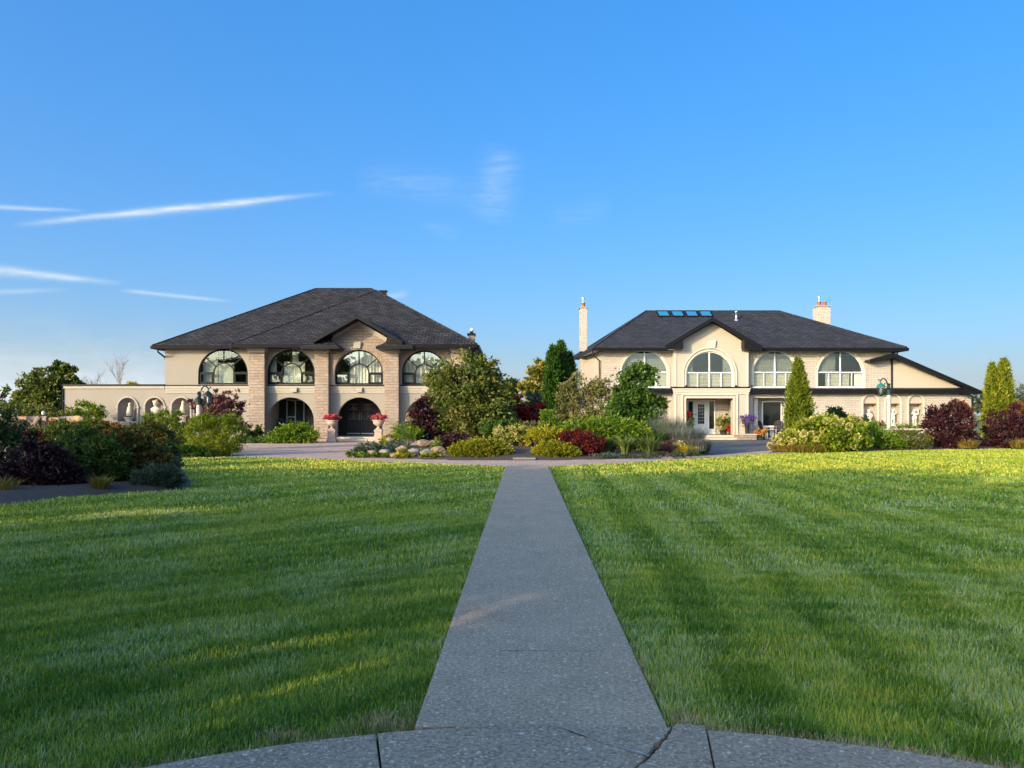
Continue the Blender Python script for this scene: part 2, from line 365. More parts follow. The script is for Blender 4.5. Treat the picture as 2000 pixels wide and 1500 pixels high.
def concrete(name, base, fleck):
    m, t, p, o = new_mat(name); tcn = node(t, 'ShaderNodeTexCoord'); P = tcn.outputs['Object']
    n1 = node(t, 'ShaderNodeTexNoise', {'Vector': P, 'Scale': 1.4, 'Detail': 8.0, 'Roughness': 0.6})
    n2 = node(t, 'ShaderNodeTexNoise', {'Vector': P, 'Scale': 46.0, 'Detail': 5.0, 'Roughness': 0.75})
    n0 = node(t, 'ShaderNodeTexNoise', {'Vector': P, 'Scale': 5.0, 'Detail': 9.0, 'Roughness': 0.75, 'Distortion': 0.6})
    c = mix(t, ramp(t, n1.outputs[0], [(0.35, (0, 0, 0)), (0.65, (1, 1, 1))]), tuple(x*0.66 for x in base), tuple(x*1.28 for x in base))
    c = mix(t, 0.45, c, ramp(t, n0.outputs[0], [(0.35, tuple(x*0.45 for x in base)), (0.68, tuple(x*1.5 for x in base))]))
    c = mix(t, ramp(t, n2.outputs[0], [(0.38, (0.5,)*3), (0.62, (1.45,)*3)]), (0, 0, 0), c, 'MIX') if False else mix(t, 0.6, c, ramp(t, n2.outputs[0], [(0.36, tuple(x*0.25 for x in base)), (0.64, tuple(x*1.6 for x in base))]))
    wv = node(t, 'ShaderNodeTexNoise', {'Vector': P, 'Scale': 30.0, 'Detail': 2.0})
    pv = node(t, 'ShaderNodeMix', {0: 0.03, 4: P, 5: wv.outputs['Color']}, data_type='VECTOR')
    for sc, th, amt in ((8.0, 0.13, 0.65), (17.0, 0.20, 0.7), (42, 0.30, 0.65)):
        v = node(t, 'ShaderNodeTexVoronoi', {'Vector': pv.outputs[1], 'Scale': sc})
        s1 = node(t, 'ShaderNodeMapRange', {0: v.outputs['Distance'], 1: th, 2: th*0.6, 3: 0.0, 4: 1.0})
        rnd = node(t, 'ShaderNodeSeparateColor', {0: v.outputs['Color']})
        g = node(t, 'ShaderNodeMath', {0: rnd.outputs[0], 1: 0.48}, operation='GREATER_THAN')
        f = node(t, 'ShaderNodeMath', {0: s1.outputs[0], 1: g.outputs[0]}, operation='MULTIPLY')
        f2 = node(t, 'ShaderNodeMath', {0: f.outputs[0], 1: amt}, operation='MULTIPLY')
        c = mix(t, f2.outputs[0], c, fleck)
    t.links.new(c, p.inputs['Base Color']); p.inputs['Roughness'].default_value = 0.9; p.inputs['Specular IOR Level'].default_value = 0.2
    bump(t, p, n2.outputs[0], 0.7, 0.01); return m
M['concrete'] = concrete('weathered concrete', (0.43, 0.318, 0.208), (0.80, 0.66, 0.49))
M['concrete_curb'] = concrete('older concrete', (0.37, 0.28, 0.19), (0.78, 0.65, 0.50))
M['pavers'] = brick('pinkish pavers', (0.62, 0.42, 0.31), (0.52, 0.35, 0.26), (0.32, 0.23, 0.17), 0.24, 0.12, 0.012, noise=0.18, bmp=0.6)
M['asphalt'] = plain('grey asphalt', (0.12, 0.115, 0.11), 0.9, 0.2, 3, bmp=0.5, bscale=80)
def lawn_soil():
    m, t, p, o = new_mat('turf base'); tcn = node(t, 'ShaderNodeTexCoord')
    n = node(t, 'ShaderNodeTexNoise', {'Vector': tcn.outputs['Object'], 'Scale': 0.7, 'Detail': 9.0, 'Roughness': 0.7})
    c = ramp(t, n.outputs[0], [(0.3, (0.09, 0.14, 0.025)), (0.55, (0.14, 0.18, 0.03)), (0.75, (0.19, 0.21, 0.04))])
    t.links.new(c, p.inputs['Base Color']); p.inputs['Roughness'].default_value = 0.95
    n2 = node(t, 'ShaderNodeTexNoise', {'Vector': tcn.outputs['Object'], 'Scale': 60.0, 'Detail': 3.0}); bump(t, p, n2.outputs[0], 0.8, 0.02)
    return m
M['turf'] = lawn_soil()
# ---------------------------------------------------------------- ground, lawn, paving
CX, CY, CR = 0.27, -0.30, 4.2       # the round walk the camera stands on
FAR = [G(*q) for q in ((345,893),(480,892),(560,894),(700,899),(850,905),(988,910.5),(1075,910.5),(1200,905),(1350,896),(1500,885.5),(1620,882),(1760,880),(1860,877.5),(2000,876))]
FAR = [(-60.0, 34.0), (-20.0, 31.0)] + FAR + [(60.0, 40.0)]
FX = np.array([q[0] for q in FAR]); FY = np.array([q[1] for q in FAR])
PATH = [G(810, 1426.5), G(1303, 1426.5), G(1070, 911), G(988, 911)]
BEDL = [G(*q) for q in ((0,985),(60,979),(120,972),(190,967),(250,962),(300,959),(340,957),(372,951),(372,941),(357,920),(345,894))]
BEDL = [(-45, 11.0), (-20, 12.4)] + BEDL + [(-14.5, 31.0), (-45, 34)]
def inpoly(px, py, poly):
    c = np.zeros(px.shape, bool); n = len(poly)
    for i in range(n):
        x0, y0 = poly[i]; x1, y1 = poly[(i+1) % n]
        if y0 == y1: continue
        k = ((y0 > py) != (y1 > py)) & (px < (x1-x0)*(py-y0)/(y1-y0)+x0); c ^= k
    return c
g = MB()
g.add([(-900, -300, -0.03), (900, -300, -0.03), (900, 1500, -0.03), (-900, 1500, -0.03)], [(0, 1, 2, 3)])
tag(g.build('ground', M['turf']), kind='structure')
# driveway: pavers from the lawn's far edge to the houses, asphalt on the right with a paver border along the lawn
near = [(x, y) for x, y in FAR if -32 < x < 30]
drv = [(-36, 32.5)] + [(x, y-0.03) for x, y in near] + [(34, 37.0), (34, 52), (-36, 52)]
tag(MB().flat(drv, -0.02, 0.0).build('paver_driveway', M['pavers']), kind='structure')
asp = [G(1390, 889.5), G(1500, 880), (12.6, 36.5), (20, 39.5), (34, 41), (34, 49.8), (2, 49.8), (3, 40)]
tag(MB().flat(asp, 0.0005, 0.004).build('asphalt_drive', M['asphalt']), kind='structure')
pth = MB().flat(PATH, -0.02, 0.022)
tag(pth.build('path', M['concrete'], bevel=0.006), kind='structure')
# scored joint lines and old crack on the path are real narrow grooves between its slabs: thin dark strips just above it
def strip(pts, w, z, name, mat, jit=0.0):
    vs = []; fs = []
    for i, (x, y) in enumerate(pts):
        x0, y0 = pts[max(i-1, 0)]; x1, y1 = pts[min(i+1, len(pts)-1)]; l = math.hypot(x1-x0, y1-y0) or 1
        nx, ny = -(y1-y0)/l, (x1-x0)/l; ww = w*(1+random.uniform(-jit, jit))/2
        vs += [(x+nx*ww, y+ny*ww, z), (x-nx*ww, y-ny*ww, z)]
    for i in range(len(pts)-1): fs.append((2*i, 2*i+1, 2*i+3, 2*i+2))
    return MB().add(vs, fs).build(name, mat)
M['crack'] = plain('dark crack', (0.02, 0.02, 0.02), 0.95, 0.3, 30, bmp=0)
M['crack_pale'] = plain('pale mended crack', (0.30, 0.29, 0.27), 0.95, 0.3, 30, bmp=0)
def wob(a, b, n, j):
    return [(a[0]+(b[0]-a[0])*i/n+random.uniform(-j, j), a[1]+(b[1]-a[1])*i/n+random.uniform(-j, j)) for i in range(n+1)]
def path_joint(Y):
    f = (Y-PATH[0][1])/(PATH[3][1]-PATH[0][1]); xl = PATH[0][0]+f*(PATH[3][0]-PATH[0][0]); xr = PATH[1][0]+f*(PATH[2][0]-PATH[1][0])
    return (xl+0.01, Y), (xr-0.01, Y)
for i, Yj in enumerate((5.13, 12.1)):
    pa_, pb_ = path_joint(Yj); pl_ = pa_[0]+(pb_[0]-pa_[0])*(0.30 if Yj < 8 else 0.0)
    tag(strip(wob((pl_, Yj), (pb_[0]-0.25*(Yj < 8), Yj), 30, 0.005), 0.004, 0.0255, 'path_joint', M['crack'], 0.6), kind='structure')
tag(strip(wob(G(1040, 945), G(1092, 985), 14, 0.05), 0.035, 0.0258, 'path_crack', M['crack_pale'], 0.7), kind='structure')
# round walk: slabs parted by joints and by an open crack
def walk_slab(poly): return MB().flat(poly, -0.04, 0.026).build('pavement', M['concrete_curb'], bevel=0.008)
def arcpts(a0, a1, n, r): return [(CX+r*math.cos(R(a0+(a1-a0)*i/n)), CY+r*math.sin(R(a0+(a1-a0)*i/n))) for i in range(n+1)]
def ang(p): return math.degrees(math.atan2(p[1]-CY, p[0]-CX))
aL = ang(G(735, 1437)); aR = ang(G(1378, 1425)); aC = ang(G(1316, 1426)); gap = 0.07
RI = 2.0
crack = [G(1316, 1426), G(1309, 1438), G(1302, 1452), G(1290, 1462), G(1283, 1474), G(1270, 1486), G(1262, 1497), G(1232, 1520), G(1205, 1560), G(1185, 1640), G(1180, 1720)]
cw = [0.010, 0.014, 0.022, 0.030, 0.026, 0.030, 0.020, 0.012, 0.008, 0.006, 0.006]
def rough(pts, ws, n=7):
    o = []; w2 = []
    for (a, b, wa, wb) in zip(pts, pts[1:], ws, ws[1:]):
        for k in range(n): f = k/n; o.append((a[0]+(b[0]-a[0])*f+random.uniform(-0.004, 0.004)*(k > 0), a[1]+(b[1]-a[1])*f)); w2.append(max(0.003, wa+(wb-wa)*f+random.uniform(-0.007, 0.007)))
    return o+[pts[-1]], w2+[ws[-1]]
crack, cw = rough(crack, cw)
cl = [(x-w, y) for (x, y), w in zip(crack, cw)]; cr_ = [(x+w*0.4, y+w*0.3) for (x, y), w in zip(crack, cw)]
def spoke(a, r): return (CX+r*math.cos(R(a)), CY+r*math.sin(R(a)))
yl = crack[-1][1]
s1 = arcpts(aL-gap, aC+0.3, 14, CR); s1[-1] = (s1[-1][0], s1[-1][1])
def at_y(a): r = (yl-CY)/math.sin(R(a)); return (CX+r*math.cos(R(a)), yl)
slabB = s1+cl+[at_y(aL-gap)]
walks = [walk_slab(slabB), walk_slab(arcpts(aC-0.25, aR+gap, 4, CR+0.05)+[at_y(aR+gap)]+list(reversed(cr_)))]
prev = aL+gap
for a1 in (aL+24, aL+49, aL+74): walks.append(walk_slab(arcpts(prev, a1-gap, 8, CR)+arcpts(a1-gap, prev, 8, RI))); prev = a1+gap
prev = aR-gap
for a1 in (aR-24, aR-48, aR-72): walks.append(walk_slab(arcpts(a1+gap, prev, 8, CR)+arcpts(prev, a1+gap, 8, RI))); prev = a1-gap
for w_ in walks: tag(w_, kind='structure')
tag(MB().flat(arcpts(0, 356, 60, CR+0.02), -0.05, -0.012).build('joint_bed', M['crack']), kind='structure')
tag(strip(wob(G(1088, 1428), G(1150, 1452), 10, 0.004)+wob(G(1152, 1453), G(1268, 1489), 12, 0.004), 0.010, 0.0305, 'pavement_crack', M['crack_pale'], 0.8), kind='structure')
tag(strip(wob(G(1095, 1433), G(1148, 1453), 10, 0.003), 0.006, 0.031, 'pavement_crack', M['crack'], 0.8), kind='structure')
# beds
def mound(poly, h, name, mat, n=34, edge=1.2):
    """bed of soil rising gently from its edge"""
    xs = [p[0] for p in poly]; ys = [p[1] for p in poly]
    gx = np.linspace(min(xs), max(xs), n*2); gy = np.linspace(min(ys), max(ys), n)
    A, B = np.meshgrid(gx, gy); P = np.array(poly); Q = np.roll(P, -1, 0)
    d = np.full(A.shape, 1e9)
    for a, b in zip(P, Q):
        ab = b-a; t = np.clip(((A-a[0])*ab[0]+(B-a[1])*ab[1])/max((ab**2).sum(), 1e-9), 0, 1)
        d = np.minimum(d, np.hypot(A-a[0]-t*ab[0], B-a[1]-t*ab[1]))
    ins = inpoly(A, B, poly); d = np.where(ins, d, -d)
    z = 0.012+h*np.clip(d/edge, 0, 1)**1.3+rng.normal(0, 0.012, A.shape); z[d < 0.02] = -0.06
    m = MB(); nx = len(gx)
    vs = [(A[j, i], B[j, i], z[j, i]) for j in range(n) for i in range(nx)]
    fs = [(j*nx+i, j*nx+i+1, (j+1)*nx+i+1, (j+1)*nx+i) for j in range(n-1) for i in range(nx-1) if max(d[j, i], d[j, i+1], d[j+1, i], d[j+1, i+1]) > 0]
    m.add(vs, fs); return m.build(name, mat, smooth=True)
ISL = [G(*q) for q in ((680,888),(700,892.5),(760,896),(860,898.5),(960,900),(1060,900),(1200,897),(1300,892),(1370,887.5),(1392,884))]+[(9.5, 36), (6.5, 39.5), (0, 40.5), (-4.5, 39.5), (-7.2, 35)]
tag(mound(ISL, 0.30, 'garden_bed', M['mulch'], edge=3.5), kind='structure')
tag(mound(BEDL, 0.12, 'planting_bed', M['soil_grey'], edge=0.8), kind='structure')
BEDR = [G(1500, 884.5), G(1560, 882.5), G(1620, 881.5), G(1760, 879.5), G(1860, 877.2), G(2000, 875.5), (34, 37.5), (34, 45), (20, 43), (14.5, 38.5)]
tag(mound(BEDR, 0.10, 'border_bed', M['mulch'], edge=0.7), kind='structure')
tag(mound([(-16.6, 43.3), (-11.9, 43.0), (-11.9, 46.3), (-16.6, 46.5)], 0.08, 'foundation_bed', M['mulch'], n=10, edge=0.4), kind='structure')
tag(MB().flat([G(1002, 899), G(1046, 899), (1.05, 30.5), (0.0, 30.5)], 0.03, 0.07).build('stepping_path', M['flagstone'], bevel=0.01), kind='structure')

# ---------------------------------------------------------------- left house
YW, YP = 46.6, 46.0
H1 = empty('left_house', (X(620, YW), YW, 0), 'left mansion of beige stucco and tan stone with tall arched windows and charcoal roof', 'house')
H1.name = 'stone_mansion'
def rx(a, b, c, d, Y): return rect(X(a, Y), X(b, Y), Z(d, Y), Z(c, Y))      # px x0,x1, y top, y bottom
def arc(a, b, top, bot, Y, inset=0.0): return arch(X(a, Y), X(b, Y), Z(bot, Y), Z(top, Y), inset=inset)
ZE = 5.70
WINS1 = [(387,484,681,751,'stucco'), (522,615,682,751,'stucco'), (653,748,683,751.5,'brick'), (785,872,684,751.5,'stucco')]
LOW1 = [(522,613,776,860), (658,747,776,860), (790,875,778,860)]
def box_px(mb, x0, x1, yt, yb, Y0, Y1):
    return mb.box(X(x0, Y0), X(x1, Y0), Y0, Y1, Z(yb, Y0), Z(yt, Y0))
w = MB(); x0, x1 = X(322, YW), X(914, YW)
w.slab([rect(x0, x1, 0, ZE-0.06)]+[arc(a, b, t, bt, YW) for a, b, t, bt, _ in WINS1]+[arch(X(a, YW), X(b, YW), 0.12, Z(t, YW)) for a, b, t, bt in LOW1]+[arch(X(336, YW), X(372, YW), 0.55, Z(777, YW))], YW, YW+0.35)
w.box(x0, x0+0.3, YW+0.35, 61, 0, ZE-0.06); w.box(x1-0.3, x1, YW+0.35, 61, 0, ZE-0.06); w.box(x0+0.3, x1-0.3, 60.7, 61, 0, ZE-0.06)
w.build('wall', M['stucco_beige'], H1)
# interior: dim floors and a back wall so the rooms read as rooms
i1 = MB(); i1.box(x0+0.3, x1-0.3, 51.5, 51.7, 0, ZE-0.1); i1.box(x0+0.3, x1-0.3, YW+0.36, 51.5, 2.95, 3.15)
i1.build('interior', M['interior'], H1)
# brick gable wall over the entrance bay
YG = 46.28
gb = MB(); P_ = lambda a, b: (X(a, YG), Z(b, YG))
gb.slab([[P_(640.5,752), P_(752,752), P_(752,676), P_(768,671), P_(697,629), P_(630,671), P_(640.5,676)], arc(653, 748, 683, 751.5, YG)], YG, YW-0.003)
gb.build('gable_wall', M['stone'], H1)
def ring(a, b, t, bot, Y, th, d, z_only_top=None):
    o = arch(X(a, Y)-th, X(b, Y)+th, Z(bot, Y), Z(t, Y)+th); i = arch(X(a, Y), X(b, Y), Z(bot, Y)-0.5, Z(t, Y))
    n = 24; zt = Z(t, Y); r = (X(b, Y)-X(a, Y))/2; c = (X(a, Y)+X(b, Y))/2; zs = zt-min(r, zt-Z(bot, Y)-0.02); hh = zt-zs
    outer = [(c+(r+th)*math.cos(math.pi*k/n), zs+(hh+th)*math.sin(math.pi*k/n)) for k in range(n+1)]
    inner = [(c+r*math.cos(math.pi*k/n), zs+hh*math.sin(math.pi*k/n)) for k in range(n, -1, -1)]
    zl = zs if z_only_top else Z(bot, Y)
    lp = outer+([] if z_only_top else [(c-r-th, zl), (c-r, zl)])+inner+([] if z_only_top else [(c+r, zl), (c+r+th, zl)])
    return MB().slab([lp], Y-d, Y+0.02)
v = MB(); n = 40; Yv = YG-0.03; c = (X(653, YG)+X(748, YG))/2; r0 = (X(748, YG)-X(653, YG))/2; zs = Z(683, YG)-r0
for k in range(n):
    a0 = math.pi*(k+0.06)/n; a1 = math.pi*(k+0.94)/n
    lp = [(c+r0*math.cos(a0), zs+r0*math.sin(a0)), (c+(r0+0.26)*math.cos(a0), zs+(r0+0.26)*math.sin(a0)), (c+(r0+0.26)*math.cos(a1), zs+(r0+0.26)*math.sin(a1)), (c+r0*math.cos(a1), zs+r0*math.sin(a1))]
    v.slab([lp], Yv-random.uniform(0, 0.012), YG+0.01)
v.build('voussoir_arch', M['stone_ring'], H1)
k_ = MB(); k_.slab([[(X(692.5, YG), Z(681, YG)), (X(704.5, YG), Z(681, YG)), (X(706, YG), Z(668, YG)), (X(691, YG), Z(668, YG))]], YG-0.16, YG)
k_.build('keystone', M['trim_beige'], H1, bevel=0.02)
for a, b, t, bt in ((569,582,757,766), (696.5,709,757,766), (826,839,757,766)):
    q = MB(); q.slab([[(X(a+1, YW), Z(bt, YW)), (X(b-1, YW), Z(bt, YW)), (X(b, YW), Z(t, YW)), (X(a, YW), Z(t, YW))]], YW-0.22, YW-0.11)
    q.build('keystone', M['trim_beige'], H1, bevel=0.015)
# string course: thin dark flashing above a stepped stucco moulding
f1 = MB(); box_px(f1, 322, 914, 751.6, 753.6, YW-0.14, YW-0.003); f1.build('flashing', M['black'], H1)
b1 = MB(); box_px(b1, 322.5, 913.5, 753.8, 759, YW-0.11, YW-0.002); box_px(b1, 322.6, 913.4, 759.2, 763.5, YW-0.08, YW-0.0015); box_px(b1, 322.7, 913.3, 763.7, 768, YW-0.05, YW-0.001)
b1.build('string_course', M['trim_beige'], H1, bevel=0.012)
for a, b in ((485.5,516.5), (614.5,641.5), (751,778.5), (881.5,914.3)):
    p = MB(); p.box(X(a, YP), X(b, YP), YP, YW-0.004, 0, Z(688.6, YP)); po = p.build('pilaster', M['stone'], H1, bevel=0.015)
    cpt = MB(); o_ = 0.09
    cpt.box(X(a, YP)-o_, X(b, YP)+o_, YP-0.10, YW-0.006, Z(685, YP), ZE-0.10); cpt.box(X(a, YP)-0.04, X(b, YP)+0.04, YP-0.05, YW-0.007, Z(688.5, YP), Z(685, YP)-0.004)
    cpt.build('capital', M['trim_beige'], po, bevel=0.02)
# windows of the left house: black frames with a small inner arch and a fan of bars
def fan_window(a, b, t, bot, Y, parent, pane_mat, curtain, fm, seed):
    rr = random.Random(seed); x0, x1, zb, zt = X(a, Y), X(b, Y), Z(bot, Y), Z(t, Y)
    f = MB(); y0, y1 = Y+0.10, Y+0.19; th = 0.085
    f.slab([arch(x0+0.002, x1-0.002, zb+0.002, zt-0.002), arch(x0+th, x1-th, zb+th*1.2, zt-th)], y0, y1)
    c = (x0+x1)/2; r = (x1-x0)/2; zs = zt-r; ri = r*0.41; zi = zb+ (zt-zb)*0.60-ri
    n = 20; bw = 0.035
    outer = [(c+(ri+bw)*math.cos(math.pi*k/n), zi+(ri+bw)*math.sin(math.pi*k/n)) for k in range(n+1)]+[(c-ri-bw, zb+0.09)]+[(c-ri+bw, zb+0.09)]
    inner = [(c+(ri-bw)*math.cos(math.pi*k/n), zi+(ri-bw)*math.sin(math.pi*k/n)) for k in range(n, -1, -1)]
    f.slab([outer+inner+[(c+ri-bw, zb+0.09), (c+ri+bw, zb+0.09)]], y0+0.005, y1-0.005)
    zt_ = zb+(zt-zb)*0.335
    f.box(x0+th*0.9, c-ri-bw+0.01, y0+0.012, y1-0.012, zt_-0.045, zt_+0.045); f.box(c+ri+bw-0.01, x1-th*0.9, y0+0.012, y1-0.012, zt_-0.045, zt_+0.045)
    for an in (90, 41, 139):
        ca, sa = math.cos(R(an)), math.sin(R(an)); p0 = (c+(ri+0.02)*ca, zi+(ri+0.02)*sa)
        # meets the outer arch
        L = 0.1
        while (p0[0]+L*ca-c)**2+max(p0[1]+L*sa-zs, 0)**2 < (r-th*0.5)**2: L += 0.02
        nx, nz = -sa*0.03, ca*0.03; p1 = (p0[0]+L*ca, p0[1]+L*sa)
        f.slab([[(p0[0]-nx, p0[1]-nz), (p1[0]-nx, p1[1]-nz), (p1[0]+nx, p1[1]+nz), (p0[0]+nx, p0[1]+nz)]], y0+0.015, y1-0.015)
    # heavier casement frames at the foot of each side
    for s0, s1 in ((x0+th*0.8, c-ri-bw), (c+ri+bw, x1-th*0.8)):
        f.slab([rect(s0, s1, zb+0.09, zt_-0.03), rect(s0+0.07, s1-0.07, zb+0.16, zt_-0.10)], y0-0.02, y0+0.06)
    wnd = f.build('window', fm, parent)
    MB().slab([arch(x0+0.03, x1-0.03, zb+0.03, zt-0.03)], Y+0.145, Y+0.151).build('pane', pane_mat, wnd)
    for (u0, u1, top, amp) in curtain:
        m = MB(); nn = 60; ys = Y+0.55; vs = []; xa, xb = x0+(x1-x0)*u0, x0+(x1-x0)*u1
        for k in range(nn+1):
            xx = xa+(xb-xa)*k/nn; yy_ = ys+amp*math.sin(k*1.15+rr.random()*0.6)
            zt2 = min(zb+(zt-zb)*top, zs+math.sqrt(max(r*r-(xx-c)**2, 0.0))+0.05)
            vs += [(xx, yy_, zb-0.05), (xx, yy_, max(zt2, zb+0.1))]
        m.add(vs, [(2*k, 2*k+2, 2*k+3, 2*k+1) for k in range(nn)]); m.build('curtain', M['curtain'], wnd, smooth=True)
    return wnd
fan_window(*WINS1[0][:4], YW, H1, M['glass'], [(0.02, 0.33, 1.0, 0.05), (0.34, 0.66, 0.62, 0.04)], M['black'], 1)
fan_window(*WINS1[1][:4], YW, H1, M['glass'], [(0.0, 0.14, 1, 0.04), (0.3, 0.74, 0.66, 0.05), (0.45, 0.60, 1.0, 0.04)], M['black'], 2)
fan_window(*WINS1[2][:4], YW-0.05, H1, M['glass_clear'], [(0.28, 1.0, 1.0, 0.05), (0.02, 0.25, 0.34, 0.03)], M['black'], 3)
fan_window(*WINS1[3][:4], YW, H1, M['glass_clear'], [(0.0, 1.0, 1.0, 0.05)], M['black'], 4)
# porch behind the lower arches
po = MB(); pa, pb = X(517, YW), X(880, YW); YB = 49.0
po.box(pa, pb, YB, YB+0.2, 0.25, 2.94); po.box(pa, pa+0.15, YW+0.36, YB-0.003, 0.25, 2.94); po.box(pb-0.15, pb, YW+0.36, YB-0.003, 0.25, 2.94)
po.box(X(634, YW), X(640, YW), YW+0.36, YB-0.003, 0.25, 2.94)
po.build('porch_wall', M['stucco_beige'], H1)
MB().box(pa, pb, YW-0.35, YB+0.2, 0.02, 0.25).build('porch_floor', M['floor_porch'], H1, bevel=0.02)
MB().box(pa, pb, YW+0.355, YB, 2.82, 2.90).build('porch_ceiling', M['black_wood'], H1)
def rect_window(name, a, b, t, bot, Y, parent, fm, pm, mull=(), trans=(), bw=0.07, behind=None):
    x0, x1, zb, zt = X(a, Y), X(b, Y), Z(bot, Y), Z(t, Y); f = MB()
    f.slab([rect(x0, x1, zb, zt), rect(x0+bw, x1-bw, zb+bw, zt-bw)], Y-0.06, Y-0.004)
    for u in mull: q = x0+(x1-x0)*u; f.box(q-bw/2, q+bw/2, Y-0.055, Y-0.008, zb+bw, zt-bw)
    for u0, u1, vv in trans: q = zb+(zt-zb)*vv; f.box(x0+(x1-x0)*u0, x0+(x1-x0)*u1, Y-0.05, Y-0.01, q-bw/2, q+bw/2)
    o = f.build(name, fm, parent); MB().box(x0+bw*0.5, x1-bw*0.5, Y-0.03, Y-0.024, zb+bw*0.5, zt-bw*0.5).build('pane', pm, o)
    if behind: MB().box(x0+0.03, x1-0.03, Y-0.012, Y-0.005, zb+0.03, zt-0.03).build('blind', behind, o)
    return o
M['frame_grey'] = plain('grey window frame', (0.36, 0.38, 0.36), 0.5, 0.05, 3, bmp=0)
rect_window('window', 537.5, 559, 781, 829, YB, H1, M['black'], M['dark_glass'], (0.2,))
rect_window('window', 559.8, 595, 781, 830, YB, H1, M['frame_grey'], M['dark_glass'], (0.5,), ((0, 0.5, 0.32),))
rect_window('window', 595.8, 617, 781, 829, YB, H1, M['black'], M['dark_glass'], (0.45,))
# entrance: black double door with ornate iron and glass
ds = MB(); ds.slab([rx(661, 743, 777, 849, YB), rx(676.4, 733, 784, 848.5, YB)], YB-0.12, YB-0.004); ds.build('door_surround', M['black_wood'], H1)
M['iron'] = plain('pale wrought iron', (0.30, 0.28, 0.24), 0.5, 0.1, 6, bmp=0)
M['door_glass'] = plain('dim bevelled glass', (0.035, 0.035, 0.033), 0.12, 0.2, 3, spec=0.6, bmp=0.2)
for s, (a, b) in ((1, (677, 704.2)), (-1, (705.2, 732.4))):
    Yd = YB-0.06; x0, x1, zb, zt = X(a, Yd), X(b, Yd), Z(848, Yd), Z(784, Yd); d = MB()
    zg = zb+0.95
    d.slab([rect(x0, x1, zb, zt), rect(x0+0.11, x1-0.11, zg, zt-0.15)], Yd-0.05, Yd+0.03)
    d.slab([rect(x0+0.12, x1-0.12, zb+0.15, zg-0.12), rect(x0+0.17, x1-0.17, zb+0.20, zg-0.17)], Yd-0.075, Yd-0.052)
    d.box(x0+0.23, x1-0.23, Yd-0.07, Yd-0.052, zb+0.26, zg-0.23)
    do = d.build('door', M['black_wood'], H1)
    MB().box(x0+0.105, x1-0.105, Yd-0.012, Yd-0.004, zg-0.005, zt-0.145).build('pane', M['door_glass'], do)
    gr = MB(); cxx = (x0+x1)/2; wd = (x1-x0)/2-0.12
    for zc, rr_ in ((zg+0.02, 1.0), (zg+0.62, 0.6), (zg+0.95, 0.45)):
        for k in (-1, 1):
            for j, sc in enumerate((1.0, 0.62, 0.3)):
                pts = [(cxx+k*wd*rr_*sc*math.sin(q*math.pi/2/6), Yd-0.03, zc+0.34*rr_*(1-0.25*j)*math.cos(q*math.pi/2/6)) for q in range(7)]
                gr.tube(pts, 0.012, 5)
        gr.tube([(cxx-wd, Yd-0.03, zc), (cxx+wd, Yd-0.03, zc)], 0.014, 5)
    gr.tube([(cxx, Yd-0.03, zg), (cxx, Yd-0.03, zt-0.15)], 0.012, 5)
    gr.build('grille', M['iron'], do)
    hx = x1-0.055 if s == 1 else x0+0.055
    hd = MB(); hd.tube([(hx, Yd-0.13, zg-0.05), (hx, Yd-0.13, zg+0.42)], 0.03, 8); hd.box(hx-0.012, hx+0.012, Yd-0.13, Yd-0.05, zg-0.01, zg+0.02); hd.box(hx-0.012, hx+0.012, Yd-0.13, Yd-0.05, zg+0.35, zg+0.38)
    hd.build('handle', M['iron'], do)
    MB().box(x0+0.02, x1-0.02, Yd-0.065, Yd-0.052, zb+0.01, zb+0.08).build('kick_plate', M['steel'], do)
st = MB(); st.box(X(655, 45.7), X(757, 45.7), 45.55, YW-0.352, 0.012, 0.15); st.box(X(658, 45.9), X(752, 45.9), 45.85, YW-0.353, 0.15, 0.27)
st.build('entrance_step', M['limestone'], H1, bevel=0.02)
x0, x1 = X(322, YW), X(914, YW)
# roof
e0, e1, rl, rr2 = -21.56, -2.05, -13.76, -9.85; yf, yb = 46.0-0.2, 61.6; 
def rz(d): return ZE+0.6*d
yr = 53.7; zr = rz(yr-45.9)
apx = (-9.275, 52.425, ZE+0.6*7.225); apb = (-9.275, 53.225, apx[2])
V_ = [(e0,46,ZE),(-16.5,46,ZE),apb,(rr2,53.8,ZE+4.68),(rl,53.8,ZE+4.68),(e0,61.6,ZE),(e1,61.6,ZE),(e1,45.2,ZE),apx,(-16.5,45.2,ZE)]
ng0, ng1 = X(643, 45.2), X(752, 45.2); NY = 46.33; nz_ = ZE+0.6*(NY-45.2)
V_ += [(ng0,45.2,ZE),(ng0,NY,nz_),(ng1,NY,nz_),(ng1,45.2,ZE)]
rf = MB(); rf.add(V_, [(0,1,2,3,4),(0,4,5),(5,4,3,6),(7,6,3,2,8),(9,10,11,8),(11,12,8),(12,13,7,8),(9,8,2,1)])
roof1 = rf.build('roof', M['shingle'], H1)
sl = roof1.modifiers.new('thickness', 'SOLIDIFY'); sl.thickness = 0.05; sl.offset = 1
caps = MB()
for a, b in ((V_[0],V_[4]),(V_[4],V_[3]),(V_[7],apx),(V_[9],apx),(apb,V_[3]),(apx,apb)):
    up = Vector((0, 0, 0.055)); caps.tube([Vector(a)+up, Vector(b)+up], 0.055, 6)
caps.build('ridge_cap', M['shingle'], roof1)
vn = MB(); vn.box(-9.0, -8.6, 52.35, 52.75, 9.75, 10.02); vn.box(-9.06, -8.54, 52.29, 52.81, 10.02, 10.08); vn.build('vent', M['black'], roof1)
def gutter_part(p, q, parent, d=0.13, h=0.15): gutter(MB(), p, q, d, h).build('gutter', M['black'], parent)
